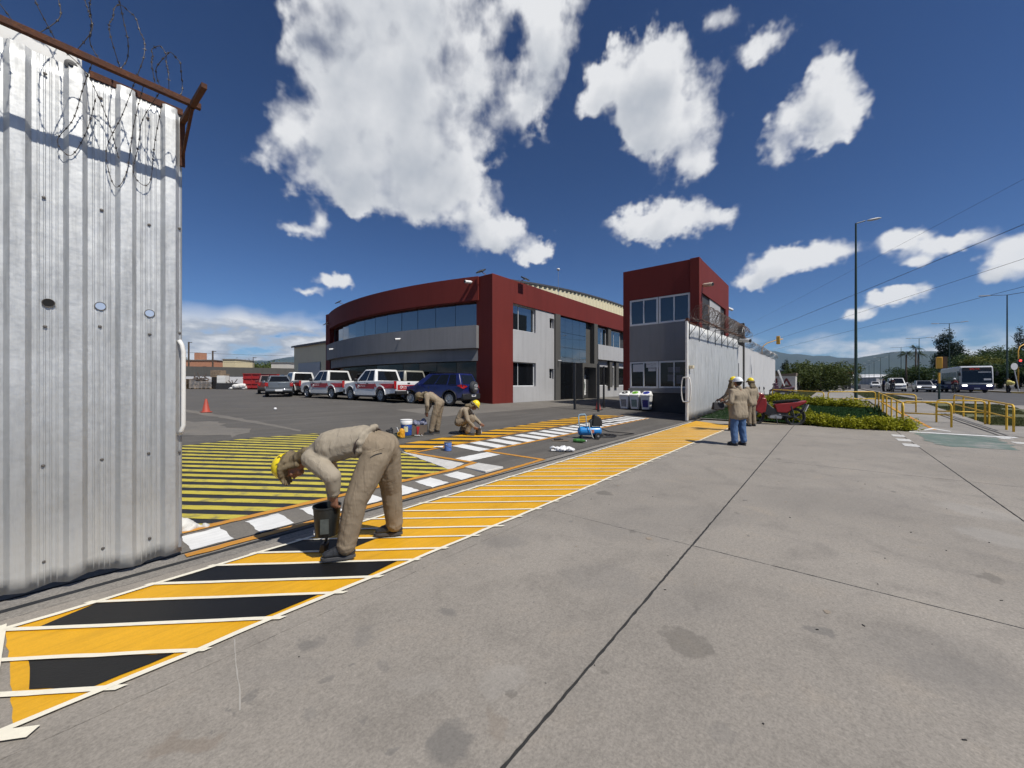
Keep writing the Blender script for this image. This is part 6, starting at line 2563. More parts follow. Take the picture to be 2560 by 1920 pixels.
bk = thing('paint_bucket', 'black plastic bucket with white drips held by the bending painter', 'bucket', (*vw(-1.50 - .195, 3.65 - .13), .02), VR)
b = MB()
b.lathe([(.095, .205), (.098, .21), (.116, .455), (.122, .46), (.122, .472), (.112, .472), (.108, .45), (.092, .215), (.001, .215)], 28, cap=False)
b.f.append(tuple(range(27, -1, -1)))
b.build('bucket_body', mat('black_bucket_plastic', (.012, .014, .014), .45, var=.3, sc=14, dirt=.35, dirtc=(.05, .06, .06)), bk, smooth=40)
b = MB()
b.tube([(-.118, 0, .455), (-.09, -.03, .425), (-.03, -.06, .415), (.05, -.07, .43), (.10, -.04, .455), (.118, 0, .462)], .005, 6)
b.build('bucket_handle', MT['steel'], bk)
for s, (a, z0, z1, w) in enumerate(((200, .21, .26, .016), (212, .215, .235, .012))):
    b = MB()
    b.box((.104 * math.cos(R(a)), .104 * math.sin(R(a)), (z0 + z1) / 2), (.012, w * 2, z1 - z0), R(a))
    b.build('paint_drip', MT['p_white'], bk, bevel=.005)
b = MB()
b.box((.112 * math.cos(R(285)), .112 * math.sin(R(285)), .31), (.006, .07, .13), R(285))
b.build('worn_label', mat('worn_grey_label', (.06, .07, .065), .7, var=.3, sc=20), bk)
br = thing('paint_brush', 'black brush on the wet bar under the bending painter', 'brush', (*vw(-1.50 - .27, 3.65 - .03), .012), VR)
b = MB()
b.box((0, 0, .05), (.05, .09, .09), rot=Matrix.Rotation(R(12), 3, 'Y'))
b.build('bristles', MT['black'], br, bevel=.012)
b = MB()
b.tube([(.01, .0, .09), (.02, .06, .2), (-.01, .15, .34)], [.012, .014, .011], 8)
b.build('brush_handle', MT['black'], br, smooth=True)

# ---- hooded worker bending by the paint tins
JC = dict(pel=(.20, 0, .90), wai=(.09, 0, 1.0), che=(-.07, 0, 1.10), nck=(-.23, 0, 1.13), head=(-.365, 0, 1.06), hup=(-.75, 0, .45), hfw=(-.5, -.1, -1),
          shR=(-.13, -.19, 1.10), elR=(-.10, -.25, .84), wrR=(-.13, -.16, .62), shL=(-.13, .19, 1.10), elL=(-.12, .24, .84), wrL=(-.18, .12, .64),
          hpR=(.18, -.10, .85), knR=(.06, -.12, .47), anR=(-.02, -.12, .10), toR=(-.2, -.16, .07), hpL=(.20, .10, .85), knL=(.14, .13, .46), anL=(.10, .15, .10), toL=(-.10, .12, .07),
          hdR=((-.1, .2, -1), (.2, 1, 0), 40), hdL=((0, -.2, -1), (.2, -1, 0), 40))
s_, t_ = 7.0, 8.72
person('person', 'hooded worker in khaki stooping beside the blue paint drum', (s_, t_, hz(s_, t_) + .0), VR, JC, MT['shirt2'], MT['trouser'], None, True, .015, hair=False)

# ---- squatting painter
JD = dict(pel=(-.27, 0, .36), wai=(-.24, 0, .50), che=(-.13, 0, .68), nck=(.03, 0, .80), head=(.175, 0, .83), hup=(.62, 0, .6), hfw=(.75, -.15, -.75),
          shR=(-.06, -.19, .70), elR=(.02, -.24, .44), wrR=(.19, -.16, .235), shL=(-.04, .19, .72), elL=(.16, .26, .46), wrL=(.36, .10, .30),
          hpR=(-.24, -.10, .36), knR=(.12, -.17, .50), anR=(.0, -.14, .10), toR=(.24, -.17, .07), hpL=(-.24, .10, .36), knL=(.10, .18, .42), anL=(-.20, .14, .13), toL=(.02, .16, .06),
          hdR=((.85, .2, -.5), (.1, 1, .2), 35), hdL=((.8, -.3, -.5), (0, -1, .1), 30))
s_, t_ = 7.72, 8.02
person('person', 'squatting painter in khaki and yellow hard hat working on the orange stripes', (s_, t_, hz(s_, t_) + .002), VR, JD, MT['shirt2'], MT['trouser'], MT['yellow_helmet'], True, .015)
cn = thing('paint_can', 'small dark paint can in front of the squatting painter', 'can', (*[a + b_ for a, b_ in zip((s_, t_), vw(.30, -.02))], hz(s_, t_) + .01), 0)
b = MB()
b.lathe([(.075, 0), (.075, .16), (.079, .165), (.079, .172), (.07, .172), (.068, .14), (.001, .14)], 20, cap=False)
b.f.append(tuple(range(19, -1, -1)))
b.build('can_body', mat('speckled_can', (.06, .06, .06), .5, .4, var=.8, sc=40), cn, smooth=40)
b = MB()
b.tube([(.13, 0, .02), (.10, 0, .12), (.08, .0, .22)], .011, 6)
b.build('brush_handle', MT['white'], cn)


def stand(h=1.0, face=(0, 1, 0), spread=.13, armL=None, armR=None, hdL=None, hdR=None, lean=0.):
    """upright pose; face = looking direction, in view axes"""
    f = Vector(face).normalized()
    l = Vector((-f.y, f.x, 0))
    P = lambda a, b_, z: tuple(f * a + l * b_ + Vector((0, 0, z)))
    J = dict(pel=P(0, 0, .95), wai=P(.01, 0, 1.08), che=P(0, 0, 1.30), nck=P(-.01, 0, 1.47), head=P(.025, 0, 1.62), hup=(f.x * .08, f.y * .08, 1), hfw=tuple(f + Vector((0, 0, -.12))),
             hpL=P(0, .09, .90), hpR=P(0, -.09, .90), knL=P(.03, spread, .50), knR=P(.02, -spread, .50), anL=P(-.02, spread + .02, .10), anR=P(-.02, -spread - .02, .10), toL=P(.2, spread + .06, .07), toR=P(.2, -spread - .06, .07))
    aL = armL or ((0, .205, 1.40), (-.03, .27, 1.13), (.05, .26, .88))
    aR = armR or ((0, -.205, 1.40), (-.03, -.27, 1.13), (.05, -.26, .88))
    for k, q in zip(('shL', 'elL', 'wrL'), aL):
        J[k] = P(*q)
    for k, q in zip(('shR', 'elR', 'wrR'), aR):
        J[k] = P(*q)
    D = lambda v: tuple(f * v[0] + l * v[1] + Vector((0, 0, v[2])))
    J['hdL'] = (D((.15, 0, -1)), D((.1, -1, 0)), 25) if hdL is None else (D(hdL[0]), D(hdL[1]), hdL[2])
    J['hdR'] = (D((.15, 0, -1)), D((.1, 1, 0)), 25) if hdR is None else (D(hdR[0]), D(hdR[1]), hdR[2])
    return J


bent_arm = lambda s: ((0, .205 * s, 1.40), (-.05, .29 * s, 1.13), (.20, .19 * s, 1.08))
J1 = stand(face=(-.25, 1, 0), spread=.12, armL=bent_arm(1), armR=bent_arm(-1), hdL=((1, -.3, .1), (0, -.2, 1), 40), hdR=((1, .3, .1), (0, .2, 1), 40))
person('person', 'man in blue jeans, tan jacket and white hard hat seen from behind', (11.48, 1.82, 0), VR, J1, MT['shirt2'], MT['jeans'], MT['white_helmet'], False, .015, hem=(0, 0, .80), sc=1.005, wr=.008, fat=1.12)
J2 = stand(face=(-.35, 1, 0), spread=.10)
person('person', 'khaki clad worker with brown neck cape standing beside the red motorcycle', (17.0, 2.28, 0), VR, J2, MT['shirt2'], MT['trouser'], MT['yellow_helmet'], True, .018, hem=(0, 0, .86), sc=1.02, bulk=1.1)
J3 = stand(face=(.9, -.1, 0), spread=.09, armL=((0, .20, 1.40), (-.10, .27, 1.15), (-.28, .33, 1.02)), hdL=((-.9, .2, -.5), (0, -1, 0), 55), armR=((0, -.2, 1.40), (-.16, -.22, 1.18), (-.34, -.16, 1.02)), hdR=((-1, .1, -.3), (0, 1, 0), 50))
person('person', 'yellow hard hat worker half hidden beyond the white helmeted man', (14.95, 2.55, 0), VR, J3, MT['shirt2'], MT['trouser'], MT['yellow_helmet'], True, .018, sc=1.03)
q = vw(-.50, .02)
bg = thing('tool_bag', 'black tool bag held out in front of the corrugated gate', 'bag', (14.95 + q[0], 2.55 + q[1], .72), VR)
b = MB()
b.add([(-.19, -.09, 0), (.19, -.09, 0), (.19, .09, 0), (-.19, .09, 0), (-.16, -.05, .25), (.20, -.05, .27), (.20, .05, .27), (-.16, .05, .25)], [(3, 2, 1, 0), (4, 5, 6, 7), (0, 1, 5, 4), (1, 2, 6, 5), (2, 3, 7, 6), (3, 0, 4, 7)])
b.build('bag_body', mat('black_nylon', (.015, .014, .016), .7, var=.3, sc=12, b=.4, bsc=30), bg, bevel=.025)
b = MB()
b.tube([(-.10, 0, .24), (-.06, 0, .31), (.0, 0, .325), (.06, 0, .31), (.12, 0, .25)], .011, 6)
b.build('bag_handle', MT['black'], bg)

# ---- distant people
JS = stand(face=(-1, 0, 0), spread=.1)


def sitting(face, seat=.45):
    f = Vector(face).normalized()
    l = Vector((-f.y, f.x, 0))
    P = lambda a, b_, z: tuple(f * a + l * b_ + Vector((0, 0, z)))
    return dict(pel=P(0, 0, seat + .12), wai=P(0, 0, seat + .26), che=P(.03, 0, seat + .48), nck=P(.05, 0, seat + .64), head=P(.09, 0, seat + .78), hup=(f.x * .1, f.y * .1, 1), hfw=tuple(f),
                hpL=P(.02, .09, seat + .1), hpR=P(.02, -.09, seat + .1), knL=P(.42, .13, seat + .08), knR=P(.42, -.13, seat + .08), anL=P(.40, .13, .10), anR=P(.38, -.13, .10), toL=P(.6, .14, .06), toR=P(.58, -.14, .06),
                shL=P(.03, .19, seat + .58), shR=P(.03, -.19, seat + .58), elL=P(.14, .24, seat + .34), elR=P(.14, -.24, seat + .34), wrL=P(.36, .2, seat + .32), wrR=P(.36, -.2, seat + .32))


f180 = (-1, 0, 0)
z_ = hz(69, -6)
person('person', 'dark clad motorcycle rider in front of the white van', (69.75, -6.3, z_ + .30), 0, sitting(f180, .50), MT['dark_cloth'], MT['dark_cloth'], MT['white_helmet'], False, .03, wr=0)
person('person', 'pillion passenger in a red top behind the dark clad rider', (70.25, -6.3, z_ + .34), 0, sitting(f180, .50), MT['red_cloth'], MT['blue_cloth'], None, False, .03, wr=0)
person('person', 'person in navy clothes standing at the roadside beside the motorcycle', (69.3, -5.45, z_), 0, stand(face=(-.3, 1, 0)), MT['blue_cloth'], MT['dark_cloth'], None, False, .03, wr=0)
person('person', 'rider in dark red on the motorcycle beside the bus', (67.75, -11.3, z_ + .30), 0, sitting(f180, .50), MT['red_cloth'], MT['dark_cloth'], MT['white_helmet'], False, .03, wr=0)
JW = stand(face=(-.3, -1, 0), spread=.12)
JW['knL'], JW['anL'], JW['toL'] = (.0, -.2, .5), (.05, -.12, .12), (-.02, -.32, .08)
person('person', 'pedestrian in pale yellow carrying a bundle across the far carriageway', (70.3, -15.8, hz(70, -15.8)), 0, JW, MT['yellow_cloth'], MT['dark_cloth'], None, False, .03, sc=.98, wr=0)
bl = Blob()
bl.ball((0, 0, 0), .3, (1, 1, .8))
bl.ball((.12, .1, .1), .24)
q = bl.build('bundle', MT['yellow_cloth'], None, voxel=.03, wr=.03, wsc=5)
q.location = (70.15, -16.0, hz(70, -16) + 1.15)
tag(q, 'pale yellow cloth bundle carried by the walking pedestrian', 'bundle')
person('person', 'dark clad person sitting at the bus shelter', (87.6, -1.9, hz(87, -2)), 0, sitting((-.6, -.8, 0), .45), MT['dark_cloth'], MT['dark_cloth'], None, False, .03, wr=0)

# ================================================================== VEGETATION HELPERS
def leaf_mat(name, c1, c2, trans=.25, sc=1.2):
    m, N = new_mat(name)
    pos = N.n('ShaderNodeNewGeometry').outputs['Position']
    n1 = N.noise(pos, sc, 4, .6).outputs['Fac']
    n2 = N.noise(pos, sc * 9, 3, .6).outputs['Fac']
    f = N.m('ADD', N.m('MULTIPLY', n1, .6), N.m('MULTIPLY', n2, .4))
    c = N.mix(N.ramp(f, [(.32, 0.), (.68, 1.)]), tuple(c1), tuple(c2))
    p = N.n('ShaderNodeBsdfPrincipled')
    N.link(c, p.inputs['Base Color'])
    p.inputs['Roughness'].default_value = .6
    p.inputs['Specular IOR Level'].default_value = .25
    t = N.n('ShaderNodeBsdfTranslucent')
    N.link(c, t.inputs[0])
    ms = N.n('ShaderNodeMixShader')
    ms.inputs[0].default_value = trans
    N.link(p.outputs[0], ms.inputs[1])
    N.link(t.outputs[0], ms.inputs[2])
    out = N.n('ShaderNodeOutputMaterial')
    N.link(ms.outputs[0], out.inputs[0])
    return m


MT['leaf_olive'] = leaf_mat('olive_foliage', (.040, .060, .014), (.115, .145, .040))
MT['leaf_green'] = leaf_mat('green_foliage', (.020, .040, .012), (.065, .105, .028))
MT['leaf_dark'] = leaf_mat('dark_conifer_foliage', (.006, .016, .009), (.020, .040, .018), .1)
MT['leaf_palm'] = leaf_mat('palm_foliage', (.018, .035, .014), (.06, .085, .035))
MT['leaf_lime'] = leaf_mat('yellow_green_hedge', (.15, .175, .010), (.44, .42, .025), .3, 3.)
MT['leaf_yel'] = leaf_mat('yellowish_tree_foliage', (.08, .095, .018), (.19, .20, .04))
MT['grass'] = leaf_mat('lawn_grass', (.012, .042, .012), (.035, .095, .022), .2, 1.)
MT['grass_dry'] = leaf_mat('thin_dry_grass', (.045, .065, .020), (.13, .135, .055), .2, .8)
MT['lawn_soil'] = concrete_mat('lawn_soil', (.030, .055, .018), .2, .4, spots=False)
MT['lawn_soil2'] = concrete_mat('thin_lawn_soil', (.105, .110, .055), .2, .4, spots=False)
MT['bark'] = mat('bark', (.075, .055, .04), .9, var=.3, sc=6, b=.8, bsc=20)


def leaf_cloud(name, blobs, n, size, m, parent, seed=0, clump=9, up=.25, kind=None, shell=.55):
    """many small leaf faces gathered in clumps through the crown's volume; blobs = [(centre, radii)]"""
    rg = np.random.default_rng(seed)
    vol = np.array([b[1][0] * b[1][1] * b[1][2] for b in blobs]) ** .8
    pick = rg.choice(len(blobs), max(1, n // clump), p=vol / vol.sum())
    C = np.array([b[0] for b in blobs], float)
    Rr = np.array([b[1] for b in blobs], float)
    d = rg.normal(size=(len(pick), 3))
    d /= np.linalg.norm(d, axis=1)[:, None]
    rad = shell + (1 - shell) * rg.random(len(pick)) ** .7
    rad *= 1 + .16 * rg.normal(size=len(pick))
    cc = C[pick] + d * Rr[pick] * rad[:, None]
    P = np.repeat(cc, clump, 0)
    P = P + rg.normal(size=P.shape) * size * 1.5
    k = len(P)
    a = rg.normal(size=(k, 3))
    a[:, 2] *= .6
    a /= np.linalg.norm(a, axis=1)[:, None]
    b = rg.normal(size=(k, 3))
    b -= a * (a * b).sum(1)[:, None]
    b /= np.linalg.norm(b, axis=1)[:, None]
    s = size * (.6 + .8 * rg.random(k))[:, None]
    V = np.stack([P - a * s, P + b * s * .5, P + a * s, P - b * s * .5], 1).reshape(-1, 3)
    F = np.arange(k * 4).reshape(-1, 4)
    me = bpy.data.meshes.new(name)
    me.from_pydata(V.tolist(), [], F.tolist())
    me.materials.append(m)
    o = bpy.data.objects.new(name, me)
    COL.objects.link(o)
    o.parent = parent
    if kind:
        o['kind'] = kind
    return o


def tree(name, label, cat, s, t, blobs, n, size, m, trunk_h, trunk_r, seed=0, group=None, limbs=5):
    o = thing(name, label, cat, (s, t, hz(s, t) - .05), 0, group)
    b = MB()
    pts = [(0, 0, 0), (.05 * trunk_h * .2, 0, trunk_h * .35), (-.03 * trunk_h * .2, .05, trunk_h * .7), (0, 0, trunk_h)]
    b.tube(pts, [trunk_r * 1.2, trunk_r, trunk_r * .8, trunk_r * .5], 8)
    tr = b.build('trunk', MT['bark'], o, smooth=True)
    q = random.Random(seed)
    for i in range(limbs):
        c, r = blobs[i % len(blobs)]
        e = Vector(c) + Vector((q.uniform(-.4, .4) * r[0], q.uniform(-.4, .4) * r[1], q.uniform(-.2, .4) * r[2]))
        st = Vector((0, 0, trunk_h * q.uniform(.55, .95)))
        b = MB()
        b.tube([st, st.lerp(e, .5) + Vector((0, 0, .1 * trunk_h)), e], [trunk_r * .5, trunk_r * .3, trunk_r * .1], 6)
        b.build('limb', MT['bark'], tr)
    leaf_cloud('crown', blobs, n, size, m, o, seed)
    return o


def blobs_round(w, h, zc, n, seed):
    q = random.Random(seed)
    out = [((0, 0, zc), (w * .5, w * .5, h * .45))]
    for i in range(n):
        a = q.random() * 6.28
        r = w * q.uniform(.2, .42)
        out.append(((r * math.cos(a), r * math.sin(a), zc + q.uniform(-.28, .34) * h), (w * q.uniform(.16, .28),) * 2 + (h * q.uniform(.14, .26),)))
    return out


def at(u, Y):
    X = (u - 1280) / 960 * Y
    return vw(X, Y)


# ================================================================== STREET: LAWN BEDS, HEDGES
def grass_field(name, label, poly, n, h, m, seed, soil, dz=.02, bare=.0):
    base = MB()
    base.add([(s, t, hz(s, t) + dz) for s, t in poly], [tuple(range(len(poly)))])
    bo_ = base.build(name + '_bed', soil, None, fixn=False, kind='structure')
    if bo_.data.polygons[0].normal.z < 0:
        bo_.data.flip_normals()
    rg = random.Random(seed)
    xs, ys = [p[0] for p in poly], [p[1] for p in poly]
    V, F = [], []
    k = 0
    while k < n:
        x, y = rg.uniform(min(xs), max(xs)), rg.uniform(min(ys), max(ys))
        ins = False
        for i in range(len(poly)):
            (x0, y0), (x1, y1) = poly[i], poly[i - 1]
            if (y0 > y) != (y1 > y) and x < (x1 - x0) * (y - y0) / (y1 - y0) + x0:
                ins = not ins
        k += 1
        if not ins:
            continue
        if bare and mnoise.noise(Vector((x * .9, y * .9, seed))) > .25 - bare:
            continue
        z = hz(x, y) + dz - .005
        a = rg.random() * 6.28
        hh = h * rg.uniform(.5, 1.2)
        w = .012 + .012 * rg.random()
        dx, dy = math.cos(a) * w, math.sin(a) * w
        lx, ly = rg.uniform(-.5, .5) * hh, rg.uniform(-.5, .5) * hh
        o = len(V)
        V += [(x - dx, y - dy, z), (x + dx, y + dy, z), (x + lx, y + ly, z + hh)]
        F.append((o, o + 1, o + 2))
    me = bpy.data.meshes.new(name)
    me.from_pydata(V, [], F)
    me.materials.append(m)
    o = bpy.data.objects.new(name, me)
    COL.objects.link(o)
    tag(o, label, 'grass', kind='stuff')


grass_field('lawn', 'dense green lawn inside the clipped yellow hedge', [(19.0, .9), (18.7, -1.95), (28.9, -2.0), (31.0, 2.6), (24, 3.6), (19.6, 2.6)], 60000, .075, MT['grass'], 1, MT['lawn_soil'], .03)
grass_field('roadside_grass', 'thin patchy grass behind the right hand yellow rails', [(22.05, -4.58), (34.5, -4.58), (34.5, -7.45), (22.05, -7.45)], 42000, .06, MT['grass_dry'], 2, MT['lawn_soil2'], .018, .12)
grass_field('gate_foot_grass', 'strip of grass growing between paving bars at the foot of the far gate', [(18.7, 3.2), (18.9, 4.55), (29, 4.6), (29, 3.4)], 16000, .08, MT['grass'], 3, MT['lawn_soil'], .02)
grass_field('verge_grass', 'rough grass on the verge beyond the flower bed', [(31.6, 1.25), (31.6, 4.6), (60, 4.6), (60, 1.25)], 30000, .12, MT['grass_dry'], 4, MT['lawn_soil2'], .012, .1)
grass_field('kerbside_grass', 'worn grass strip along the kerb by the lamp post', [(38.2, -4.40), (38.2, -2.2), (64, -2.2), (64, -4.40)], 14000, .10, MT['grass_dry'], 5, MT['lawn_soil2'], .016, .2)
for i in range(7):
    b = MB()
    s0 = 18.75 + i * .75
    b.b2(s0, s0 + .16, 3.15, 4.5, hz(s0, 4) + .03, hz(s0, 4) + .06)
    b.build('paving_bar', MT['sidewalk'], path)
# kerb round the bed
kb = [(18.62, 2.5), (18.62, .85), (18.2, -.75), (18.40, -2.06)]


def hedge(label, pts, w, h, n, seed, m='leaf_lime', size=.045):
    o = thing('clipped_hedge', label, 'hedge', (0, 0, 0))
    bl = []
    q = random.Random(seed)
    L = 0
    for i in range(len(pts) - 1):
        a, b_ = Vector(pts[i]), Vector(pts[i + 1])
        k = max(1, int((b_ - a).length / (w * .55)))
        for j in range(k + 1):
            p = a.lerp(b_, j / k)
            hh = h * q.uniform(.75, 1.2)
            z = hz(p.x, p.y)
            bl.append(((p.x + q.uniform(-.05, .05), p.y + q.uniform(-.05, .05), z + hh * .48), (w * q.uniform(.5, .62), w * q.uniform(.5, .62), hh * .52)))
    leaf_cloud('foliage', bl, n, size, MT[m], o, seed, 7, shell=.5)
    b = MB()
    for c, r in bl[::2]:
        b.tube([(c[0], c[1], c[2] - r[2]), (c[0] + .03, c[1], c[2] + r[2] * .5)], .012, 4)
    st = b.build('stems', MT['bark'], o, kind='stuff')
    return o


hedge('low yellow green hedge along the front kerb of the flower bed', [(19.35, .75), (18.75, -.1), (18.55, -.8), (18.65, -1.5), (18.9, -1.95)], .62, .35, 12000, 1)
hedge('yellow green hedge behind the red motorcycle', [(19.8, 2.8), (20.0, 1.9), (19.8, 1.2), (19.6, .8)], .62, .62, 6500, 2)
hedge('yellow green hedge along the back of the lawn by the rails', [(33.0, 3.2), (30.4, 1.7), (29.2, .3), (28.6, -1.3)], .7, .5, 9000, 3, size=.06)
hedge('taller yellow shrub hedge against the pale boundary wall', [(22.5, 3.0), (25, 3.5), (29, 4.0)], .8, .75, 7000, 4, size=.06)


def spiky(label, s, t, h, seed):
    o = thing('spiky_plant', label, 'plant', (s, t, hz(s, t)))
    q = random.Random(seed)
    for k in range(12):
        a = q.random() * 6.28
        le = h * q.uniform(.6, 1.1)
        out = le * q.uniform(.15, .5)
        b = MB()
        w = .025
        px_, py_ = math.cos(a), math.sin(a)
        for f, ww in ((0, .6), (.4, 1.), (.75, .7), (1, .05)):
            x = out * f * f
            z = le * (f - .15 * f * f)
            b.v += [(px_ * x - py_ * w * ww, py_ * x + px_ * w * ww, z), (px_ * x + py_ * w * ww, py_ * x - px_ * w * ww, z)]
        b.f += [(0, 1, 3, 2), (2, 3, 5, 4), (4, 5, 7, 6)]
        b.build('leaf', MT['leaf_green'], o, fixn=False)


for i, (s, t, h) in enumerate(((25.6, -1.7, .55), (24.3, -1.75, .6), (23.1, -1.7, .5), (21.8, -1.75, .42), (30.0, 1.2, .5), (29.4, -.5, .55))):
    spiky(['dark spiky plant, farthest of the row along the garden rail', 'tall dark spiky plant in the garden rail row', 'dark spiky plant midway along the garden rail', 'smallest dark spiky plant near the rail end', 'dark spiky plant in the back hedge, left one', 'dark spiky plant in the back hedge beside the rail gap'][i], s, t, h, i)

# ================================================================== YELLOW RAILS
_rails = 0


def rail(label, pts, posts, h=.88, mid=.45, r=.030, loopend=True):
    """tubular rail following the terrain; pts = plan points of the top bar, posts = positions along it"""
    o = thing('yellow_rail', label, 'railing', (0, 0, 0), group='yellow tubular rails by the footpath')
    Z = lambda p, k: (p[0], p[1], hz(*p) + k)
    top = []
    P0, P1 = pts[0], pts[-1]
    d = Vector((P1[0] - P0[0], P1[1] - P0[1], 0)).normalized()
    if loopend:
        top.append(Z(P0, .0))
        top.append(Z(P0, h - .12))
        top.append((P0[0] + d.x * .03, P0[1] + d.y * .03, hz(*P0) + h - .04))
        top.append((P0[0] + d.x * .12, P0[1] + d.y * .12, hz(*P0) + h))
    else:
        top.append(Z(P0, h))
    for p in pts[1:-1]:
        top.append(Z(p, h))
    if loopend:
        top.append((P1[0] - d.x * .12, P1[1] - d.y * .12, hz(*P1) + h))
        top.append((P1[0] - d.x * .03, P1[1] - d.y * .03, hz(*P1) + h - .04))
        top.append(Z(P1, h - .12))
        top.append(Z(P1, 0))
    else:
        top.append(Z(P1, h))
    b = MB()
    b.tube(top, r, 8)
    b.build('top_bar', MT['yellow_rail'], o, smooth=True)
    b = MB()
    b.tube([Z(p, mid) for p in pts], r * .8, 8)
    b.build('mid_bar', MT['yellow_rail'], o, smooth=True)
    for p in posts:
        b = MB()
        b.cyl(Z(p, -.05), Z(p, h), r * .95, n=8)
        b.build('post', MT['yellow_rail'], o, smooth=40)
    return o


rail('long yellow rail on the garden side of the footpath', [(19.7, -2.06), (22, -2.06), (25, -2.06), (28.6, -2.06)], [(21.4, -2.06), (23.1, -2.06), (24.9, -2.06), (26.8, -2.06)])
rail('yellow chicane rail crossing half the footpath from the garden side, nearest one', [(20.48, -3.35), (20.72, -2.14)], [])
rail('yellow chicane rail farther along the footpath', [(26.9, -3.25), (27.3, -2.14)], [])
rail('yellow chicane rail crossing half the footpath from the street side', [(22.2, -3.24), (22.26, -4.48)], [])
rail('long yellow rail on the street side of the footpath', [(20.0, -4.62), (20.6, -4.6), (23.8, -4.54), (26.9, -4.48)], [(20.56, -4.6), (22.24, -4.57), (23.81, -4.54), (25.38, -4.5)])
rail('yellow rail behind the lawn, right of the pair', [(29.6, .05), (30.4, -2.05)], [], h=.86)
rail('yellow rail behind the lawn, left of the pair', [(29.2, .25), (32.6, 3.1)], [], h=.86)


# ================================================================== LAMPS, SIGNALS, SIGNS
def lamp_single():
    s, t = 34.6, -1.38
    o = thing('street_lamp', 'tall single arm street lamp on a dark green pole behind the garden', 'street lamp', (s, t, hz(s, t)))
    H = 12.0
    b = MB()
    b.tube([(0, 0, 0), (0, 0, 3), (0, 0, H)], [.10, .085, .05], 12)
    b.build('pole', MT['lamp_green'], o, smooth=40)
    b = MB()
    b.tube([(0, 0, H - .02), (.32, -.48, H + .14)], .035, 8)
    b.build('arm', MT['darksteel'], o)
    b = MB()
    d = Vector((.55, -.83, .16)).normalized()
    m3 = Matrix((d, Vector((.83, .55, 0)).normalized(), d.cross(Vector((.83, .55, 0)).normalized()))).transposed()
    bl = Blob()
    bl.ball((.62, -.93, H + .22), .5, (1.0, .34, .15), m3)
    bl.build('lamp_head', MT['lampgrey'], o, voxel=.04, smooth=3)


lamp_single()


def lamp_double(s, t, label, H=11.8):
    o = thing('street_lamp', label, 'street lamp', (s, t, hz(s, t)), 0, 'double arm lamps along the avenue')
    b = MB()
    b.tube([(0, 0, 0), (0, 0, H)], [.10, .05], 8)
    b.build('pole', MT['lamp_green'], o, smooth=40)
    for k in (-1, 1):
        b = MB()
        b.tube([(0, 0, H), (0, k * 1.3, H + .14)], .03, 6)
        b.build('arm', MT['darksteel'], o)
        b = MB()
        b.box((0, k * 1.75, H + .16), (.34, .95, .10), rot=Matrix.Rotation(R(5 * k), 3, 'X'))
        b.build('lamp_head', MT['lampgrey'], o, bevel=.04)


for i, s in enumerate((74, 103, 133, 163, 193, 223, 253, 283, 313, 343, 380)):
    lamp_double(s, -16.6, ['nearest double arm avenue lamp at the right', 'second double arm lamp, behind the bus', 'third double arm lamp along the avenue', 'fourth double arm lamp along the avenue', 'fifth double arm lamp along the avenue', 'sixth double arm lamp along the avenue', 'seventh double arm lamp along the avenue', 'eighth double arm lamp along the avenue', 'ninth double arm lamp along the avenue', 'tenth double arm lamp along the avenue', 'farthest double arm lamp along the avenue'][i])


def signal(label, s, t, H, face=None, arm=None, lit=None, striped=True, rz=0.):
    o = thing('traffic_light', label, 'traffic light', (s, t, hz(s, t)), rz)
    if striped:
        zz = [0, 1.15, 1.9, H]
        mm = ['lamp_green', 'tl_yellow', 'lamp_green']
        for k in range(3):
            b = MB()
            b.cyl((0, 0, zz[k]), (0, 0, zz[k + 1]), .058, n=10)
            b.build('pole', MT[mm[k]], o, smooth=40)
    else:
        b = MB()
        b.tube(arm, .06, 8)
        b.build('pole', MT['tl_yellow'], o, smooth=True)
    return o


o = signal('traffic light on a striped green and yellow post, seen from behind beside the rails', 40.9, -6.1, 2.25)
b = MB()
b.box((0, 0, 2.62), (.26, .30, .82))
hd = b.build('signal_head', MT['tl_yellow'], o, bevel=.03)
for k in range(3):
    b = MB()
    b.tube([(.14 + .0, .11 * math.cos(a), 2.36 + .26 * k + .11 * math.sin(a)) for a in lin(-.4, 3.54, 9)], .012, 5)
    b.build('visor', MT['black'], hd)
b = MB()
b.b2(-.02, .0, -.40, -.15, 2.2, 3.05)
b.build('backing_plate', mat('weathered_plate', (.16, .10, .06), .7), hd)

s, t = at(1905, 50)
o = signal('yellow overhead traffic signal reaching out above the boundary wall', s, t, 6, arm=[(0, 0, 0), (0, 0, 5.6), (.05, -.15, 6.0), (.3, -.5, 6.35), (1.0, -1.45, 6.75), (1.5, -2.1, 6.9)], striped=False)
b = MB()
b.box((1.15, -1.65, 6.75), (.38, .40, 1.05))
hd = b.build('signal_head', MT['tl_yellow'], o, bevel=.04)
for k in range(3):
    b = MB()
    b.cyl((1.36, -1.65, 6.42 + .33 * k), (1.52, -1.65, 6.40 + .33 * k), .15, n=12, cap=False)
    b.build('visor', MT['tl_yellow'], hd)
s, t = at(2546, 50)
o = signal('traffic light with a lit red lamp at the right edge', s, t, 6, arm=[(0, 0, 0), (0, 0, 4.6), (.05, .0, 5.3), (.35, -.2, 5.9), (1.0, -.8, 6.3), (2.6, -2.2, 6.5)], striped=False)
b = MB()
b.box((-.05, -.12, 3.75), (.34, .36, 1.0))
hd = b.build('signal_head', MT['black'], o, bevel=.03)
mred, N = new_mat('lit_red_lamp')
mred.cycles.emission_sampling = 'NONE'
bsdf(N, (.6, .02, .02), .4, emit=(1, .06, .05), estr=3.)
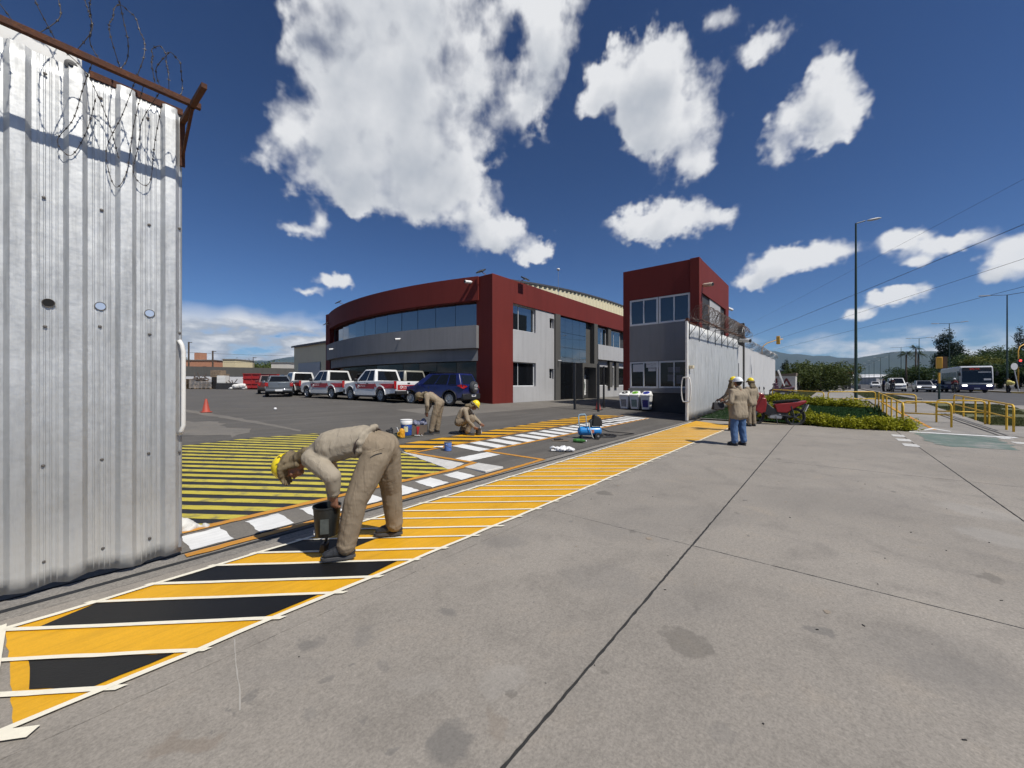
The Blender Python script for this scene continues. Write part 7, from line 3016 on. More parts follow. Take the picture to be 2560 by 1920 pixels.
for k in range(3):
    b = MB()
    b.lathe([(.001, .03), (.09, .02), (.12, 0)], 14, (-.225, -.12, 3.45 + .3 * k), (-1, 0, 0))
    b.build('lens', mred if k == 2 else MT['black'], hd)
s, t = at(2548, 49)
o = thing('round_sign', 'round sign seen from behind on a leaning post at the right', 'sign', (s, t, hz(s, t)), 0)
b = MB()
dx, dy = vw(-.72, 0)
b.tube([(0, 0, 0), (dx, dy, 3.3)], .05, 8)
b.build('post', MT['lampgrey'], o)
b = MB()
nv = Vector((-.771, -.637, 0))
b.lathe([(.44, 0), (.44, .03)], 24, Vector((dx, dy, 3.25)) + nv * .06, nv)
b.build('disc', MT['lampgrey'], o)
s, t = 43.2, 2.9
o = thing('leaning_sign', 'white leaning post bent over beside the boundary wall', 'sign', (s, t, hz(s, t)), 0)
b = MB()
dx, dy = vw(-.85, 0)
b.tube([(0, 0, 0), (dx * .5, dy * .5, 1.1), (dx, dy, 2.3)], .045, 6)
b.build('post', MT['white'], o)
b = MB()
b.tube([(dx * .5 - .05, dy * .5 + .06, 1.2), (dx - .06, dy + .07, 2.3), (dx, dy, 2.36)], .04, 6)
b.build('broken_panel', MT['white'], o)

# ================================================================== ROADSIDE BUILDINGS
gw = thing('painted_wall', 'low white wall corner with red painted letters and a brick top', 'wall', (0, 0, 0))
MT['gwhite'] = mat('flaking_whitewash', (.60, .585, .565), .85, var=.12, sc=2.5, dirt=.45, dirtc=(.33, .27, .23))
MT['brickdull'] = mat('bare_brick_coping', (.17, .135, .105), .9, var=.3, sc=4)
z0 = hz(62, 4)
b = MB()
b.b2(61.6, 61.8, 3.6, 9.5, z0 - .1, z0 + 2.1)
b.build('side_wall', MT['gwhite'], gw)
b = MB()
b.b2(61.6, 70.5, 3.35, 3.59, z0 - .1, z0 + 2.1)
b.build('front_wall', MT['gwhite'], gw)
b = MB()
b.b2(61.55, 70.5, 3.3, 3.62, z0 + 2.1, z0 + 2.5)
b.build('brick_coping', MT['brickdull'], gw)
b = MB()
b.b2(61.55, 61.85, 3.63, 9.5, z0 + 2.1, z0 + 2.4)
b.build('brick_coping', MT['brickdull'], gw)
MT['graf'] = mat('red_wall_lettering', (.20, .045, .045), .85, var=.3, sc=3)
text('UNA', 2.2, MT['graf'], gw, (61.59, 6.1, z0 + .95), (R(90), 0, R(-90)), 'painted_lettering', .004, xs=1.1)
text('GRA', 1.3, mat('grey_blue_graffiti', (.20, .23, .30), .8), gw, (64.5, 3.34, z0 + .9), (R(90), 0, 0), 'graffiti', .003, xs=.9)
lh = thing('low_house', 'low dark roofed house behind the painted wall', 'house', (0, 0, 0))
s, t = at(1965, 66)
b = MB()
b.box((s, t, z0 + 1.5), (6, 9, 3.0))
b.build('wall', mat('dull_house_wall', (.16, .14, .13), .9), lh)
b = MB()
b.box((s, t, z0 + 3.15), (7, 10, .3))
b.build('roof', MT['roof_dk'], lh)
bs = thing('bus_shelter', 'bus shelter with a flat red roof and concrete posts', 'bus shelter', (0, 0, 0))
z0 = hz(88, -2)
for s, t in ((87.8, -.9), (89.4, -2.7), (90.4, -.2), (92, -2.0)):
    b = MB()
    b.b2(s - .2, s + .2, t - .2, t + .2, z0, z0 + 2.85)
    b.build('post', MT['grey_pil'], bs)
b = MB()
b.xy([(87.4, -.2), (89.6, -3.6), (92.6, -1.9), (90.8, .6)], z0 + 2.85, z0 + 3.1)
b.build('roof', mat('red_shelter_roof', (.20, .045, .035), .7, var=.15), bs)
b = MB()
b.xy([(87.6, -1.6), (88.4, -2.6), (89.0, -2.1), (88.2, -1.1)], z0 + .40, z0 + .47)
b.build('bench', MT['sidewalk'], bs)
b = MB()
b.xy([(88.0, -1.9), (88.2, -2.15), (88.45, -1.95), (88.25, -1.7)], z0, z0 + .40)
b.build('bench_leg', MT['sidewalk'], bs)

tree('roadside_bush', 'big olive green bush spreading beside the bus shelter', 'bush', 66.5, .9, blobs_round(6.6, 4.2, 1.9, 12, 3), 14000, .12, MT['leaf_olive'], 1.8, .12, 3)
tree('roadside_bush', 'darker bush growing against the painted wall end', 'bush', 72.5, 2.4, blobs_round(6, 3.6, 1.7, 9, 4), 9000, .13, MT['leaf_green'], 1.4, .1, 4)
tree('roadside_bush', 'olive bush right behind the bus shelter', 'bush', 96, 1.0, blobs_round(8, 4.4, 2.0, 9, 5), 9000, .16, MT['leaf_olive'], 1.6, .1, 5)


def cypress(label, s, t, h, w, seed, n=9000):
    bl = []
    q = random.Random(seed)
    for i in range(10):
        f = i / 9
        ww = w * .5 * (1 - .75 * abs(f - .35) ** 1.3) * (1 if f < .9 else .6)
        bl.append(((q.uniform(-.12, .12) * w, q.uniform(-.12, .12) * w, h * (.08 + .86 * f)), (ww, ww, h * .10)))
    return tree('cypress_tree', label, 'tree', s, t, bl, n, .16, MT['leaf_dark'], h * .5, .2, seed, limbs=2)


cypress('tall dark cypress behind the bus', *at(2366, 95), 14.2, 4.4, 1, 13000)
cypress('dark conifer with a ragged top beside the tall cypress', *at(2393, 97), 11.6, 4.5, 2)
cypress('narrow dark cypress at the right edge', *at(2552, 100), 15.5, 2.6, 3, 6000)
cypress('small dark cypress standing beyond the painted wall', *at(1966, 118), 8.0, 2.2, 4, 5000)
cypress('reddish dark conifer left of the tall cypress', *at(2352, 104), 9.5, 3.0, 5, 5000)
big = [(2425, 92, 11, 9.0, 'broad dark green tree right of the cypress', 'leaf_green'), (2462, 96, 12, 10.4, 'widest tree of the grove behind the bus', 'leaf_olive'), (2505, 94, 12, 10.2, 'rounded tree in the right part of the grove', 'leaf_green'), (2542, 96, 11, 9.2, 'rightmost broad tree of the grove', 'leaf_olive'),
       (2400, 84, 8, 5.0, 'low shrub tree just behind the bus roof', 'leaf_green'), (2500, 78, 9, 5.5, 'dark shrubby tree behind the pedestrian', 'leaf_green'), (2545, 76, 9, 5.5, 'dark shrubby tree near the red signal', 'leaf_dark')]
for i, (u, Y, w, h, lab, m) in enumerate(big):
    s, t = at(u, Y)
    tree('broadleaf_tree', lab, 'tree', s, t, blobs_round(w, h * .75, h * .56, 12, 20 + i), 11000, .19, MT[m], h * .5, .28, 20 + i, 'trees of the grove behind the bus')
s, t = at(2449, 82)
tree('yellowish_tree', 'small yellowish green tree in front of the grove', 'tree', s, t, blobs_round(4.6, 3.4, 5.2, 8, 31), 5000, .16, MT['leaf_yel'], 4.8, .12, 31)
s, t = at(2492, 84)
tree('yellowish_tree', 'tiny yellowish treetop right of the yellowish tree', 'tree', s, t, blobs_round(2.2, 2.0, 5.6, 6, 32), 1600, .15, MT['leaf_yel'], 5.0, .08, 32)
for i, (u, Y, w, h) in enumerate(((2268, 118, 9, 6.5), (2302, 112, 9, 6.8), (2250, 130, 8, 4.5), (2330, 118, 7, 5.5))):
    s, t = at(u, Y)
    tree('roadside_tree', ['green tree under the palms, left one', 'green tree under the palms, right one', 'low tree beyond the white van', 'green tree between the palms and the cypress'][i], 'tree', s, t, blobs_round(w, h * .8, h * .52, 9, 50 + i), 6500, .2, MT['leaf_green'], h * .45, .2, 50 + i, 'trees below the palms')


def palm(label, s, t, H, seed):
    o = thing('palm_tree', label, 'palm tree', (s, t, hz(s, t)), 0, 'palm trees by the avenue')
    b = MB()
    b.tube([(0, 0, 0), (.1, .05, H * .5), (0, 0, H)], [.26, .2, .17], 8)
    b.build('trunk', MT['bark'], o, smooth=True)
    q = random.Random(seed)
    fr = MB()
    for k in range(30):
        a = q.random() * 6.28
        el_ = q.uniform(-.5, 1.2)
        L = q.uniform(1.5, 2.1)
        pts = []
        for f in lin(0, 1, 6):
            rr = L * f * math.cos(el_)
            z = H + .1 + L * f * math.sin(el_) - .9 * f * f
            pts.append(Vector((rr * math.cos(a), rr * math.sin(a), z)))
        side = Vector((-math.sin(a), math.cos(a), 0))
        for f in lin(.2, 1, 11):
            i = min(5, int(f * 6))
            p = pts[i].lerp(pts[i + 1], f * 6 - i) if i < 6 else pts[-1]
            for sg in (-1, 1):
                w = .55 * (1.1 - f) + .12
                e = p + side * sg * w + Vector((math.cos(a) * .22, math.sin(a) * .22, -.25))
                fr.add([p, p + Vector((math.cos(a) * .09, math.sin(a) * .09, .0)), e], [(0, 1, 2)])
    fr.build('crown', MT['leaf_palm'], o, fixn=False)
    return o


palm('left palm of the pair above the avenue trees', *at(2266, 110), 9.3, 1)
palm('right taller palm of the pair above the avenue trees', *at(2290, 112), 11.2, 2)
palm('slim palm close behind the taller palm', *at(2296, 124), 10.5, 3)

# white A-frame hoarding and far sheds
o = thing('a_frame_sign', 'white A shaped roadside sign left of the bus', 'sign', (*at(2334, 92), .6), VR)
b = MB()
b.tube([(-1.0, 0, 0), (.4, 0, 4.2), (1.2, 0, 0)], .22, 4)
b.build('frame', MT['white'], o)
b = MB()
b.b2(-.45, .95, -.1, .1, 1.3, 1.9)
b.build('crossbar', MT['white'], o)
for i, (u, Y, w, h, lab) in enumerate(((2165, 330, 46, 8, 'far white roofed shed left along the avenue'), (2215, 300, 34, 6.5, 'far pale shed right along the avenue'), (2120, 420, 60, 9, 'farthest low warehouse near the avenue vanishing point'))):
    s, t = at(u, Y)
    o = thing('far_shed', lab, 'shed', (s, t, hz(s, t)), VR)
    b = MB()
    b.box((0, 0, h * .42), (w, 20, h * .84))
    b.build('wall', mat('pale_shed_wall_%d' % i, (.42, .41, .40), .8), o)
    b = MB()
    b.prism([(-w * .52, h * .84), (w * .52, h * .84), (w * .5, h * .9), (0, h * 1.06), (-w * .5, h * .9)], lambda x, z: (x, -10.5, z), lambda x, z: (x, 10.5, z))
    b.build('roof', MT['white'], o)
b = MB()
tb = thing('tree_belt', 'far dark tree belt behind the avenue sheds', 'trees', (0, 0, 0))
tb['kind'] = 'stuff'
bl = []
q = random.Random(8)
for k in range(60):
    u = q.uniform(1700, 2330)
    Y = q.uniform(430, 620)
    s, t = at(u, Y)
    h = q.uniform(3, 7)
    bl.append(((s, t, hz(s, t) + h * .5), (q.uniform(8, 16), q.uniform(8, 16), h * .6)))
for k in range(80):
    u = q.uniform(350, 1250)
    Y = q.uniform(160, 300)
    s, t = at(u, Y)
    h = q.uniform(3, 6)
    bl.append(((s, t, 1.2 + h * .5), (q.uniform(5, 10), q.uniform(5, 10), h * .6)))
leaf_cloud('foliage', bl, 26000, .9, MT['leaf_green'], tb, 9, kind='stuff')

# ================================================================== OVERHEAD WIRES
X0, Y0 = 20.2, 15.1
d = Vector((.304, .953))


def wires():
    P = []
    for k in (-28, 78):
        X, Y = X0 + d.x * k, Y0 + d.y * k
        P.append(vw(X, Y))
    for i, (x, y) in enumerate(P):
        o = thing('utility_pole', ['concrete utility pole at the near end of the overhead cables', 'concrete utility pole at the far end of the overhead cables'][i], 'pole', (x, y, hz(x, y)))
        b = MB()
        b.cyl((0, 0, 0), (0, 0, 10.3), .16, .1, n=10)
        b.build('shaft', MT['sidewalk'], o, smooth=40)
        for z in (10.0, 8.2, 6.85, 5.75):
            b = MB()
            b.box((0, 0, z), (.1, .5, .08))
            b.build('insulator_arm', MT['darksteel'], o)
    for z, lab, off in ((10.0, 'thin topmost overhead wire crossing the right sky', 0), (8.2, 'upper thick overhead cable crossing the right sky', 0), (8.25, 'thin wire close beside the upper thick cable', .16), (6.85, 'middle overhead cable crossing the right sky', 0), (5.75, 'lowest overhead cable crossing the right sky', 0)):
        pts = []
        for f in lin(0, 1, 24):
            x, y = P[0][0] * (1 - f) + P[1][0] * f + off, P[0][1] * (1 - f) + P[1][1] * f
            pts.append((x, y, z - 1.1 * 4 * f * (1 - f) * .35))
        b = MB()
        b.tube(pts, .005 if 'thin' in lab else .008, 5)
        tag(b.build('overhead_wire', MT['black']), lab, 'wire')


wires()

# ================================================================== YARD BACKGROUND (LEFT)
wl = thing('yard_back_wall', 'long grey yard wall with a dark upper band behind the scrap', 'wall', (0, 0, 0))
a, c = Vector((-26, 81, 0)), Vector((29.2, 65.4, 0))
u = (c - a).normalized()
nn = Vector((-u.y, u.x, 0))
zg = 1.0


def along(k, off, z):
    p = a + u * k + nn * off
    return (p.x, p.y, z)


L = (c - a).length


def wall_piece(nm, k0, k1, o0, o1, z0, z1, m):
    b = MB()
    b.add([along(k0, o0, z0), along(k1, o0, z0), along(k1, o1, z0), along(k0, o1, z0), along(k0, o0, z1), along(k1, o0, z1), along(k1, o1, z1), along(k0, o1, z1)], [(3, 2, 1, 0), (4, 5, 6, 7), (0, 1, 5, 4), (1, 2, 6, 5), (2, 3, 7, 6), (3, 0, 4, 7)])
    b.build(nm, m, wl)


ks = 38.9
wall_piece('pale_lower_wall', ks + 1.0, L, 0, .25, zg - .3, zg + 1.75, mat('white_yard_wall', (.50, .50, .51), .85, var=.06, sc=.5))
wall_piece('dark_upper_band', 0, L, -.05, .30, zg + 1.75, zg + 3.1, MT['grey_pil'])
wall_piece('dark_end_wall', 0, ks + 1.0, -.05, .30, zg - .3, zg + 1.74, MT['grey_pil'])


def back_building(nm, label, u0, u1, vtop, Y, depth, m, wins=()):
    X0_, X1_ = (u0 - 1280) / 960 * Y, (u1 - 1280) / 960 * Y
    zt = 1.6 + (960 - vtop) / 960 * Y
    x, y = vw((X0_ + X1_) / 2, Y)
    o = thing(nm, label, 'building', (x, y, 1.0), VR)
    w = X1_ - X0_
    b = MB()
    b.b2(-w / 2, w / 2, 0, depth, -.5, zt - 1.0)
    b.build('wall', m, o)
    b = MB()
    b.b2(-w / 2 - .15, w / 2 + .15, -.15, depth + .15, zt - 1.0, zt - .85)
    b.build('roof_slab', MT['sidewalk'], o)
    for fx, fz in wins:
        b = MB()
        b.b2(-w / 2 + w * fx - .4, -w / 2 + w * fx + .4, -.03, .05, (zt - 1) * fz - .5, (zt - 1) * fz + .4)
        b.build('window', MT['glass_dk'], o)
    return o, w, zt


MT['brick'] = mat('orange_brick_wall', (.42, .20, .12), .9, var=.12, sc=3, b=.3, bsc=30, dirt=.3, dirtc=(.5, .36, .28))
o, w, zt = back_building('brick_house', 'unfinished orange brick building behind the yard wall', 440, 535, 901, 82, 8, MT['brick'], ((.3, .7), (.75, .7)))
b = MB()
b.b2(-w * .12, w * .02, 1, 3, zt - .85, zt + .75)
b.build('brick_tank', MT['brick'], o)
back_building('cream_block', 'small cream painted block building behind the yard wall', 557, 587, 899, 80, 6, mat('cream_plaster', (.62, .53, .34), .85, var=.05))
back_building('concrete_block_house', 'pale concrete block building above the yard wall', 678, 718, 907.5, 86, 7, mat('pale_concrete_blocks', (.52, .50, .46), .9, var=.12, sc=5))
back_building('small_brick_block', 'small pink brick block near the side shed', 752, 774, 911, 84, 5, mat('pink_brick', (.38, .25, .19), .9, var=.15, sc=5))
for i, (u_, Y, w, h) in enumerate(((600, 92, 9, 6.2), (625, 96, 9, 6.0), (650, 90, 8, 5.4), (700, 98, 8, 6.0), (735, 96, 8, 5.2), (480, 110, 7, 7.0))):
    s, t = at(u_, Y)
    tree('yard_tree', ['tree right beside the cream block', 'second tree from the cream block', 'low tree beside the concrete block house', 'tree rising behind the concrete block house', 'tree left of the small pink brick block', 'tree behind the brick building'][i], 'tree', s, t, blobs_round(w, h * .8, h * .55, 9, 70 + i), 4200, .24, MT['leaf_olive'], h * .45, .2, 70 + i, 'trees behind the yard wall')
for i, (u_, Y, vt, lab) in enumerate(((472, 76, 855, 'grey utility pole left behind the yard wall'), (532, 74, 877, 'shorter pole with a lamp behind the yard wall'), (633, 78, 893, 'thin pole in front of the yard trees'))):
    s, t = at(u_, Y)
    zt = 1.6 + (960 - vt) / 960 * Y
    o = thing('utility_pole', lab, 'pole', (s, t, 1.0))
    b = MB()
    b.cyl((0, 0, 0), (0, 0, zt - 1), .14 if i < 2 else .07, n=8)
    b.build('shaft', MT['bark'] if i < 2 else MT['darksteel'], o)
    b = MB()
    b.box((.2, -.2, zt - 1.1), (.7, .12, .1), VR)
    b.build('cross_arm', MT['bark'], o)
for i, (p0, p1, lab) in enumerate((((330, 872, 76), (800, 891, 80), 'upper dark wire strung behind the yard wall'), ((330, 900, 76), (800, 905, 82), 'lower dark wire strung behind the yard wall'))):
    x0, y0 = at(p0[0], p0[2])
    x1, y1 = at(p1[0], p1[2])
    za, zb = 1.6 + (960 - p0[1]) / 960 * p0[2], 1.6 + (960 - p1[1]) / 960 * p1[2]
    b = MB()
    b.tube([(x0 + (x1 - x0) * f, y0 + (y1 - y0) * f, za + (zb - za) * f - 1.2 * f * (1 - f)) for f in lin(0, 1, 16)], .025, 4)
    tag(b.build('overhead_wire', MT['black']), lab, 'wire')

# ---- scrap yard pieces in front of the back wall
MT['pallet'] = mat('weathered_pallet_wood', (.23, .17, .115), .9, var=.35, sc=5, b=.3)
MT['scrap'] = mat('scrap_steel', (.11, .085, .07), .8, .2, var=.4, sc=3)


def pallet(label, loc, rz, proto=[None]):
    if proto[0] is None:
        o = thing('wooden_pallet', label, 'pallet', loc, rz, 'pallets stacked by the yard wall')
        for k in range(6):
            b = MB()
            b.b2(-.6, .6, -.5 + k * .18, -.5 + k * .18 + .1, .12, .145)
            b.build('deck_board', MT['pallet'], o)
        for x in (-.55, 0, .55):
            b = MB()
            b.b2(x - .05, x + .05, -.5, .5, .02, .119)
            b.build('bearer', MT['pallet'], o)
        proto[0] = o
        return o
    o = dup(proto[0])
    o.location, o.rotation_euler = loc, (0, 0, rz)
    o['label'] = label
    return o


q = random.Random(3)
names = ['left pallet stack', 'middle pallet stack', 'right pallet stack']
ordn = ['bottom', 'second', 'third', 'fourth', 'fifth', 'sixth', 'seventh', 'top']
for k, (u_, Y, n) in enumerate(((484, 50.5, 8), (502, 50.8, 7), (522, 50.6, 6))):
    s, t = at(u_, Y)
    for j in range(n):
        pallet('%s wooden pallet of the %s by the yard wall' % (ordn[j] if j < n - 1 else 'topmost', names[k]), (s + q.uniform(-.06, .06), t + q.uniform(-.06, .06), hz(s, t) + .165 * j), VR + q.uniform(-.1, .1))
junk = [('scrap_crate', 'brown crate on top of the middle pallet stack', 546, 50.2, (1.3, 1, .9), .0, 'pallet', 1.55), ('scrap_crate', 'brown wooden crate standing behind the white cabinet', 552, 51.2, (1.6, 1.1, 2.0), .2, 'pallet', 0), ('white_cabinet', 'white metal cabinet standing in the scrap', 558, 49.8, (1.0, .8, 1.75), .1, 'whitepaint', .0), ('scrap_crate', 'dark low skip box beside the white cabinet', 568, 49.2, (2.0, 1.0, .8), .05, 'charcoal', 0), ('scrap_crate', 'dark crate at the far left of the scrap row', 455, 50.0, (1.0, 1.0, 1.2), 0, 'charcoal', 0)]
for nm, lab, u_, Y, dim, rz, m, z in junk:
    s, t = at(u_, Y)
    o = thing(nm, lab, 'crate' if 'crate' in nm else 'cabinet', (s, t, hz(s, t) + z), VR + rz)
    w, dd, h = dim
    for k in range(4):
        b = MB()
        b.b2(-w / 2, w / 2, -dd / 2 - .02, -dd / 2 + .03, h * k / 4 + .01, h * (k + 1) / 4 - .02)
        b.build('front_board' if m == 'pallet' else 'front_panel', MT[m], o)
    b = MB()
    b.b2(-w / 2 + .02, w / 2 - .02, -dd / 2 + .035, dd / 2, 0, h)
    b.build('box', MT[m], o)
MT['sack'] = mat('white_woven_sack', (.62, .61, .58), .8, var=.12, sc=3, b=.5, bsc=15)
for i, (u_, Y, sx, h, lab) in enumerate(((586, 49, .9, .45, 'flat white sack in the scrap row, left one'), (598, 48.8, 1.2, .75, 'white plastic sheeting heaped in the scrap row'), (610, 49, .8, .4, 'flat white sack near the red skip'), (622, 49.6, .55, 1.9, 'tall white big bag leaning on the red skip'), (576, 48.2, .5, .3, 'small white lump on the ground before the scrap'), (745, 51, 1.5, 1.7, 'white big bags behind the grey pickup'))):
    s, t = at(u_, Y)
    bl = Blob()
    for k in range(4):
        bl.ball((q.uniform(-.4, .4) * sx, q.uniform(-.3, .3) * sx, h * q.uniform(.35, .62)), .5, (sx * .8, sx * .6, h * .85))
    o = bl.build('white_sack', MT['sack'], None, voxel=.07, smooth=2, wr=.07, wsc=4, seed=i)
    o.location = (s, t, hz(s, t))
    o.rotation_euler = (0, 0, VR)
    tag(o, lab, 'sack')
for i, (u_, Y, lab) in enumerate(((497, 50, 'bent scrap steel frame on the pallets'), (508, 50.4, 'rusty scrap tubes on the middle pallets'), (575, 49.6, 'tangle of scrap tubes beside the white cabinet'), (590, 50.4, 'low tangle of scrap rods near the white sheeting'))):
    s, t = at(u_, Y)
    o = thing('scrap_tangle', lab, 'scrap', (s, t, hz(s, t) + (1.1 if i < 2 else .02)), VR)
    for k in range(7):
        b = MB()
        p = [(q.uniform(-.9, .9), q.uniform(-.4, .4), q.uniform(.03, .3)) for _ in range(2)] + [(q.uniform(-.6, .6), q.uniform(-.3, .3), q.uniform(.3, 1.3))]
        b.tube(p, q.uniform(.03, .07), 5)
        b.build('scrap_tube', MT['scrap'], o)
s, t = at(655, 50)
sk = thing('skip_container', 'large red steel skip container in front of the yard wall', 'skip', (s, t, hz(s, t)), VR)
MT['skipred'] = mat('red_skip_paint', (.34, .022, .022), .55, var=.12, sc=1.5, dirt=.25, dirtc=(.12, .03, .02))
b = MB()
b.xz([(-1.65, .15), (1.35, .15), (1.65, .55), (1.65, 2.0), (-1.65, 2.0)], -1.1, 1.1)
b.build('tub', MT['skipred'], sk, bevel=.03)
for x in (-1.6, -.55, .5, 1.58):
    b = MB()
    b.b2(x - .05, x + .05, -1.17, -1.09, .2, 1.98)
    b.build('rib', MT['skipred'], sk)
for z in (.75, 1.4, 1.98):
    b = MB()
    b.b2(-1.7, 1.7, -1.19, -1.08, z - .05, z + .05)
    b.build('rim_bar', MT['skipred'], sk)
for x in (-1.1, .9):
    b = MB()
    b.b2(x - .1, x + .1, -1.0, 1.0, 0, .15)
    b.build('skid', MT['skipred'], sk)

# ---- traffic cone and ball in the yard
s, t = 3.75, 17.8
o = thing('traffic_cone', 'faded red traffic cone standing in the yard', 'cone', (s, t, hz(s, t)))
b = MB()
b.lathe([(.135, .03), (.12, .05), (.035, .49), (.03, .5)], 18)
b.build('cone_body', mat('faded_red_cone', (.38, .06, .035), .6, var=.12), o, smooth=40)
b = MB()
b.b2(-.16, .16, -.16, .16, 0, .03)
b.build('cone_base', mat('cone_base_red', (.30, .05, .03), .7), o, bevel=.01)
s, t = 17.6, 9.55
o = thing('traffic_cone', 'red traffic cone in the shade behind the mesh gate', 'cone', (18.9, 9.6, hz(18.9, 9.6)))
b = MB()
b.lathe([(.16, .03), (.14, .05), (.04, .66), (.035, .68)], 18)
b.build('cone_body', mat('red_cone', (.33, .05, .04), .6), o, smooth=40)
b = MB()
b.b2(-.2, .2, -.2, .2, 0, .03)
b.build('cone_base', MT['rubber'], o)
b = MB()
b.lathe([(.001, 0), (.07, .02), (.1, .09), (.07, .16), (.001, .18)], 14)
o = b.build('white_ball', MT['white'], None, smooth=True)
o.location = (5.93, 17.43, hz(5.93, 17.43))
o.scale = (.6, .6, .6)
tag(o, 'small white ball lying on the yard asphalt', 'ball')

# ---- mesh gate beside the entrance
mg = thing('mesh_gate', 'dark wire mesh gate with steel posts before the entrance', 'gate', (0, 0, 0))
p0, p1 = (17.9, 10.45), (17.95, 9.1)
for p in (p0, p1):
    z = hz(*p)
    b = MB()
    b.b2(p[0] - .05, p[0] + .05, p[1] - .05, p[1] + .05, z, z + 2.45)
    b.build('post', MT['darksteel'], mg)
z = hz(18, 9.8)
for t in lin(9.15, 10.40, 24):
    b = MB()
    b.cyl((17.93, t, z + .08), (17.93, t, z + 2.2), .004, n=4)
    b.build('mesh_bar', MT['darksteel'], mg)
for k in lin(.1, 2.2, 5):
    b = MB()
    b.cyl((17.935, 9.12, z + k), (17.935, 10.42, z + k), .007, n=4)
    b.build('mesh_rail', MT['darksteel'], mg)
o = thing('steel_post', 'slim black steel post in the shade left of the booth', 'post', (20.6, 10.1, hz(20.6, 10.1)))
b = MB()
b.cyl((0, 0, 0), (0, 0, 2.4), .06, n=8)
b.build('shaft', MT['black'], o)
b = MB()
b.lathe([(.10, 0), (.10, .03)], 10)
b.build('base_plate', MT['black'], o)

# ================================================================== SMALL THINGS ON THE PAVING
MT['blue_can'] = mat('blue_paint_drum', (.02, .085, .36), .35, var=.15, sc=8, spec=.6, dirt=.2, dirtc=(.3, .32, .36))
MT['blue_pail'] = mat('blue_pail', (.11, .20, .50), .4, var=.12, sc=10)
MT['comp_blue'] = mat('compressor_blue', (.015, .20, .52), .3, var=.06, coat=.3)


def pail(name, label, cat, s, t, r, h, m, lid=None):
    o = thing(name, label, cat, (s, t, hz(s, t) + .004))
    b = MB()
    b.lathe([(r * .93, 0), (r * .94, .004), (r, h * .72), (r * 1.03, h * .73), (r * 1.03, h * .76), (r, h * .77), (r, h * .98), (r * 1.04, h), (r * .97, h), (r * .94, h * .93), (.001, h * .93)], 26, cap=False)
    b.f.append(tuple(range(25, -1, -1)))
    b.build('pail_body', m, o, smooth=35)
    b = MB()
    b.tube([(r * 1.02 * math.cos(a), r * 1.02 * math.sin(a), h * .85 - .45 * h * math.sin((a - R(200)) / R(180) * math.pi)) for a in lin(R(200), R(380), 12)], .004, 5)
    b.build('wire_handle', MT['steel'], o)
    if lid:
        b = MB()
        b.lathe([(r * .98, h * .985), (r * 1.06, h * .99), (r * 1.06, h * 1.02), (r * .9, h * 1.03), (.001, h * 1.03)], 26, cap=False)
        b.build('lid', lid, o, smooth=35)
    return o


o = pail('paint_drum', 'tall blue paint drum with a white paint smeared rim', 'paint drum', 6.35, 9.05, .155, .42, MT['blue_can'], MT['white'])
b = MB()
b.lathe([(.163, .30), (.166, .31), (.166, .40), (.162, .405)], 24, cap=False)
b.build('paint_smear', MT['white'], o, smooth=True)
b = MB()
a0 = math.atan2(-.637, -.771)
b.add([(.1575 * math.cos(a), .1575 * math.sin(a), z) for z in (.10, .25) for a in lin(a0 - .15, a0 + .55, 6)], [(i, i + 1, i + 8, i + 7) for i in range(6)])
b.build('label', mat('yellowish_label', (.62, .60, .36), .6), o, fixn=False)
pail('paint_can', 'small blue pail standing on the zebra border', 'can', 5.80, 6.68, .085, .19, MT['blue_pail'], MT['steel'])
o = thing('paint_jug', 'orange paint smeared jug beside the blue drum', 'jug', (6.02, 8.78, hz(6, 8.8)))
bl = Blob()
bl.cap((0, 0, .03), (0, 0, .17), .085, .078)
bl.ball((.05, .02, .12), .06)
bl.build('jug_body', mat('orange_paint_smear', (.62, .29, .015), .4, var=.3, sc=14), o, voxel=.012, wr=.006, wsc=20)
b = MB()
b.tube([(-.07, 0, .16), (-.13, 0, .14), (-.12, 0, .06), (-.08, 0, .05)], .012, 6)
b.build('jug_handle', MT['p_orange'], o)
o = thing('cardboard_box', 'brown cardboard box with grey plastic sheeting on top', 'box', (6.72, 8.98, hz(6.7, 9)), VR + .15)
MT['card'] = mat('dirty_cardboard', (.13, .10, .075), .9, var=.25, sc=6)
b = MB()
for x0, x1, y0, y1 in ((-.23, .23, -.16, -.15), (-.23, .23, .15, .16), (-.23, -.22, -.15, .15), (.22, .23, -.15, .15)):
    b.b2(x0, x1, y0, y1, 0, .27)
b.b2(-.22, .22, -.15, .15, 0, .012)
b.build('box_sides', MT['card'], o)
bl = Blob()
for k in range(7):
    bl.ball((random.uniform(-.12, .2), random.uniform(-.1, .1), .27 + random.uniform(0, .07)), .085, (1, 1, .8))
bl.ball((.14, 0, .37), .07)
bl.build('plastic_sheeting', mat('grey_blue_plastic', (.16, .17, .24), .35, var=.15), o, voxel=.014, smooth=1, wr=.03, wsc=9)
b = MB()
b.add([(-.05, -.165, .23), (.04, -.165, .23), (.0, -.19, .02), (-.03, -.19, .01)], [(0, 1, 2, 3)])
b.build('tape_flap', MT['decal_red'], o)
o = thing('drop_sheet', 'dark green drop sheet under the paint tins', 'sheet', (0, 0, 0))
b = MB()
pts = rough_edge([(5.55, 8.62), (6.55, 8.66), (7.0, 9.25), (6.6, 9.6), (5.75, 9.3)], .03, .12, 8)
b.add([(s, t, hz(s, t) + .006) for s, t in pts] + [(s, t, hz(s, t) + .003) for s, t in pts], [tuple(range(len(pts)))] + [(i, (i + 1) % len(pts), len(pts) + (i + 1) % len(pts), len(pts) + i) for i in range(len(pts))])
b.build('sheet_cloth', mat('stained_green_cloth', (.035, .04, .025), .9, var=.5, sc=9), o)
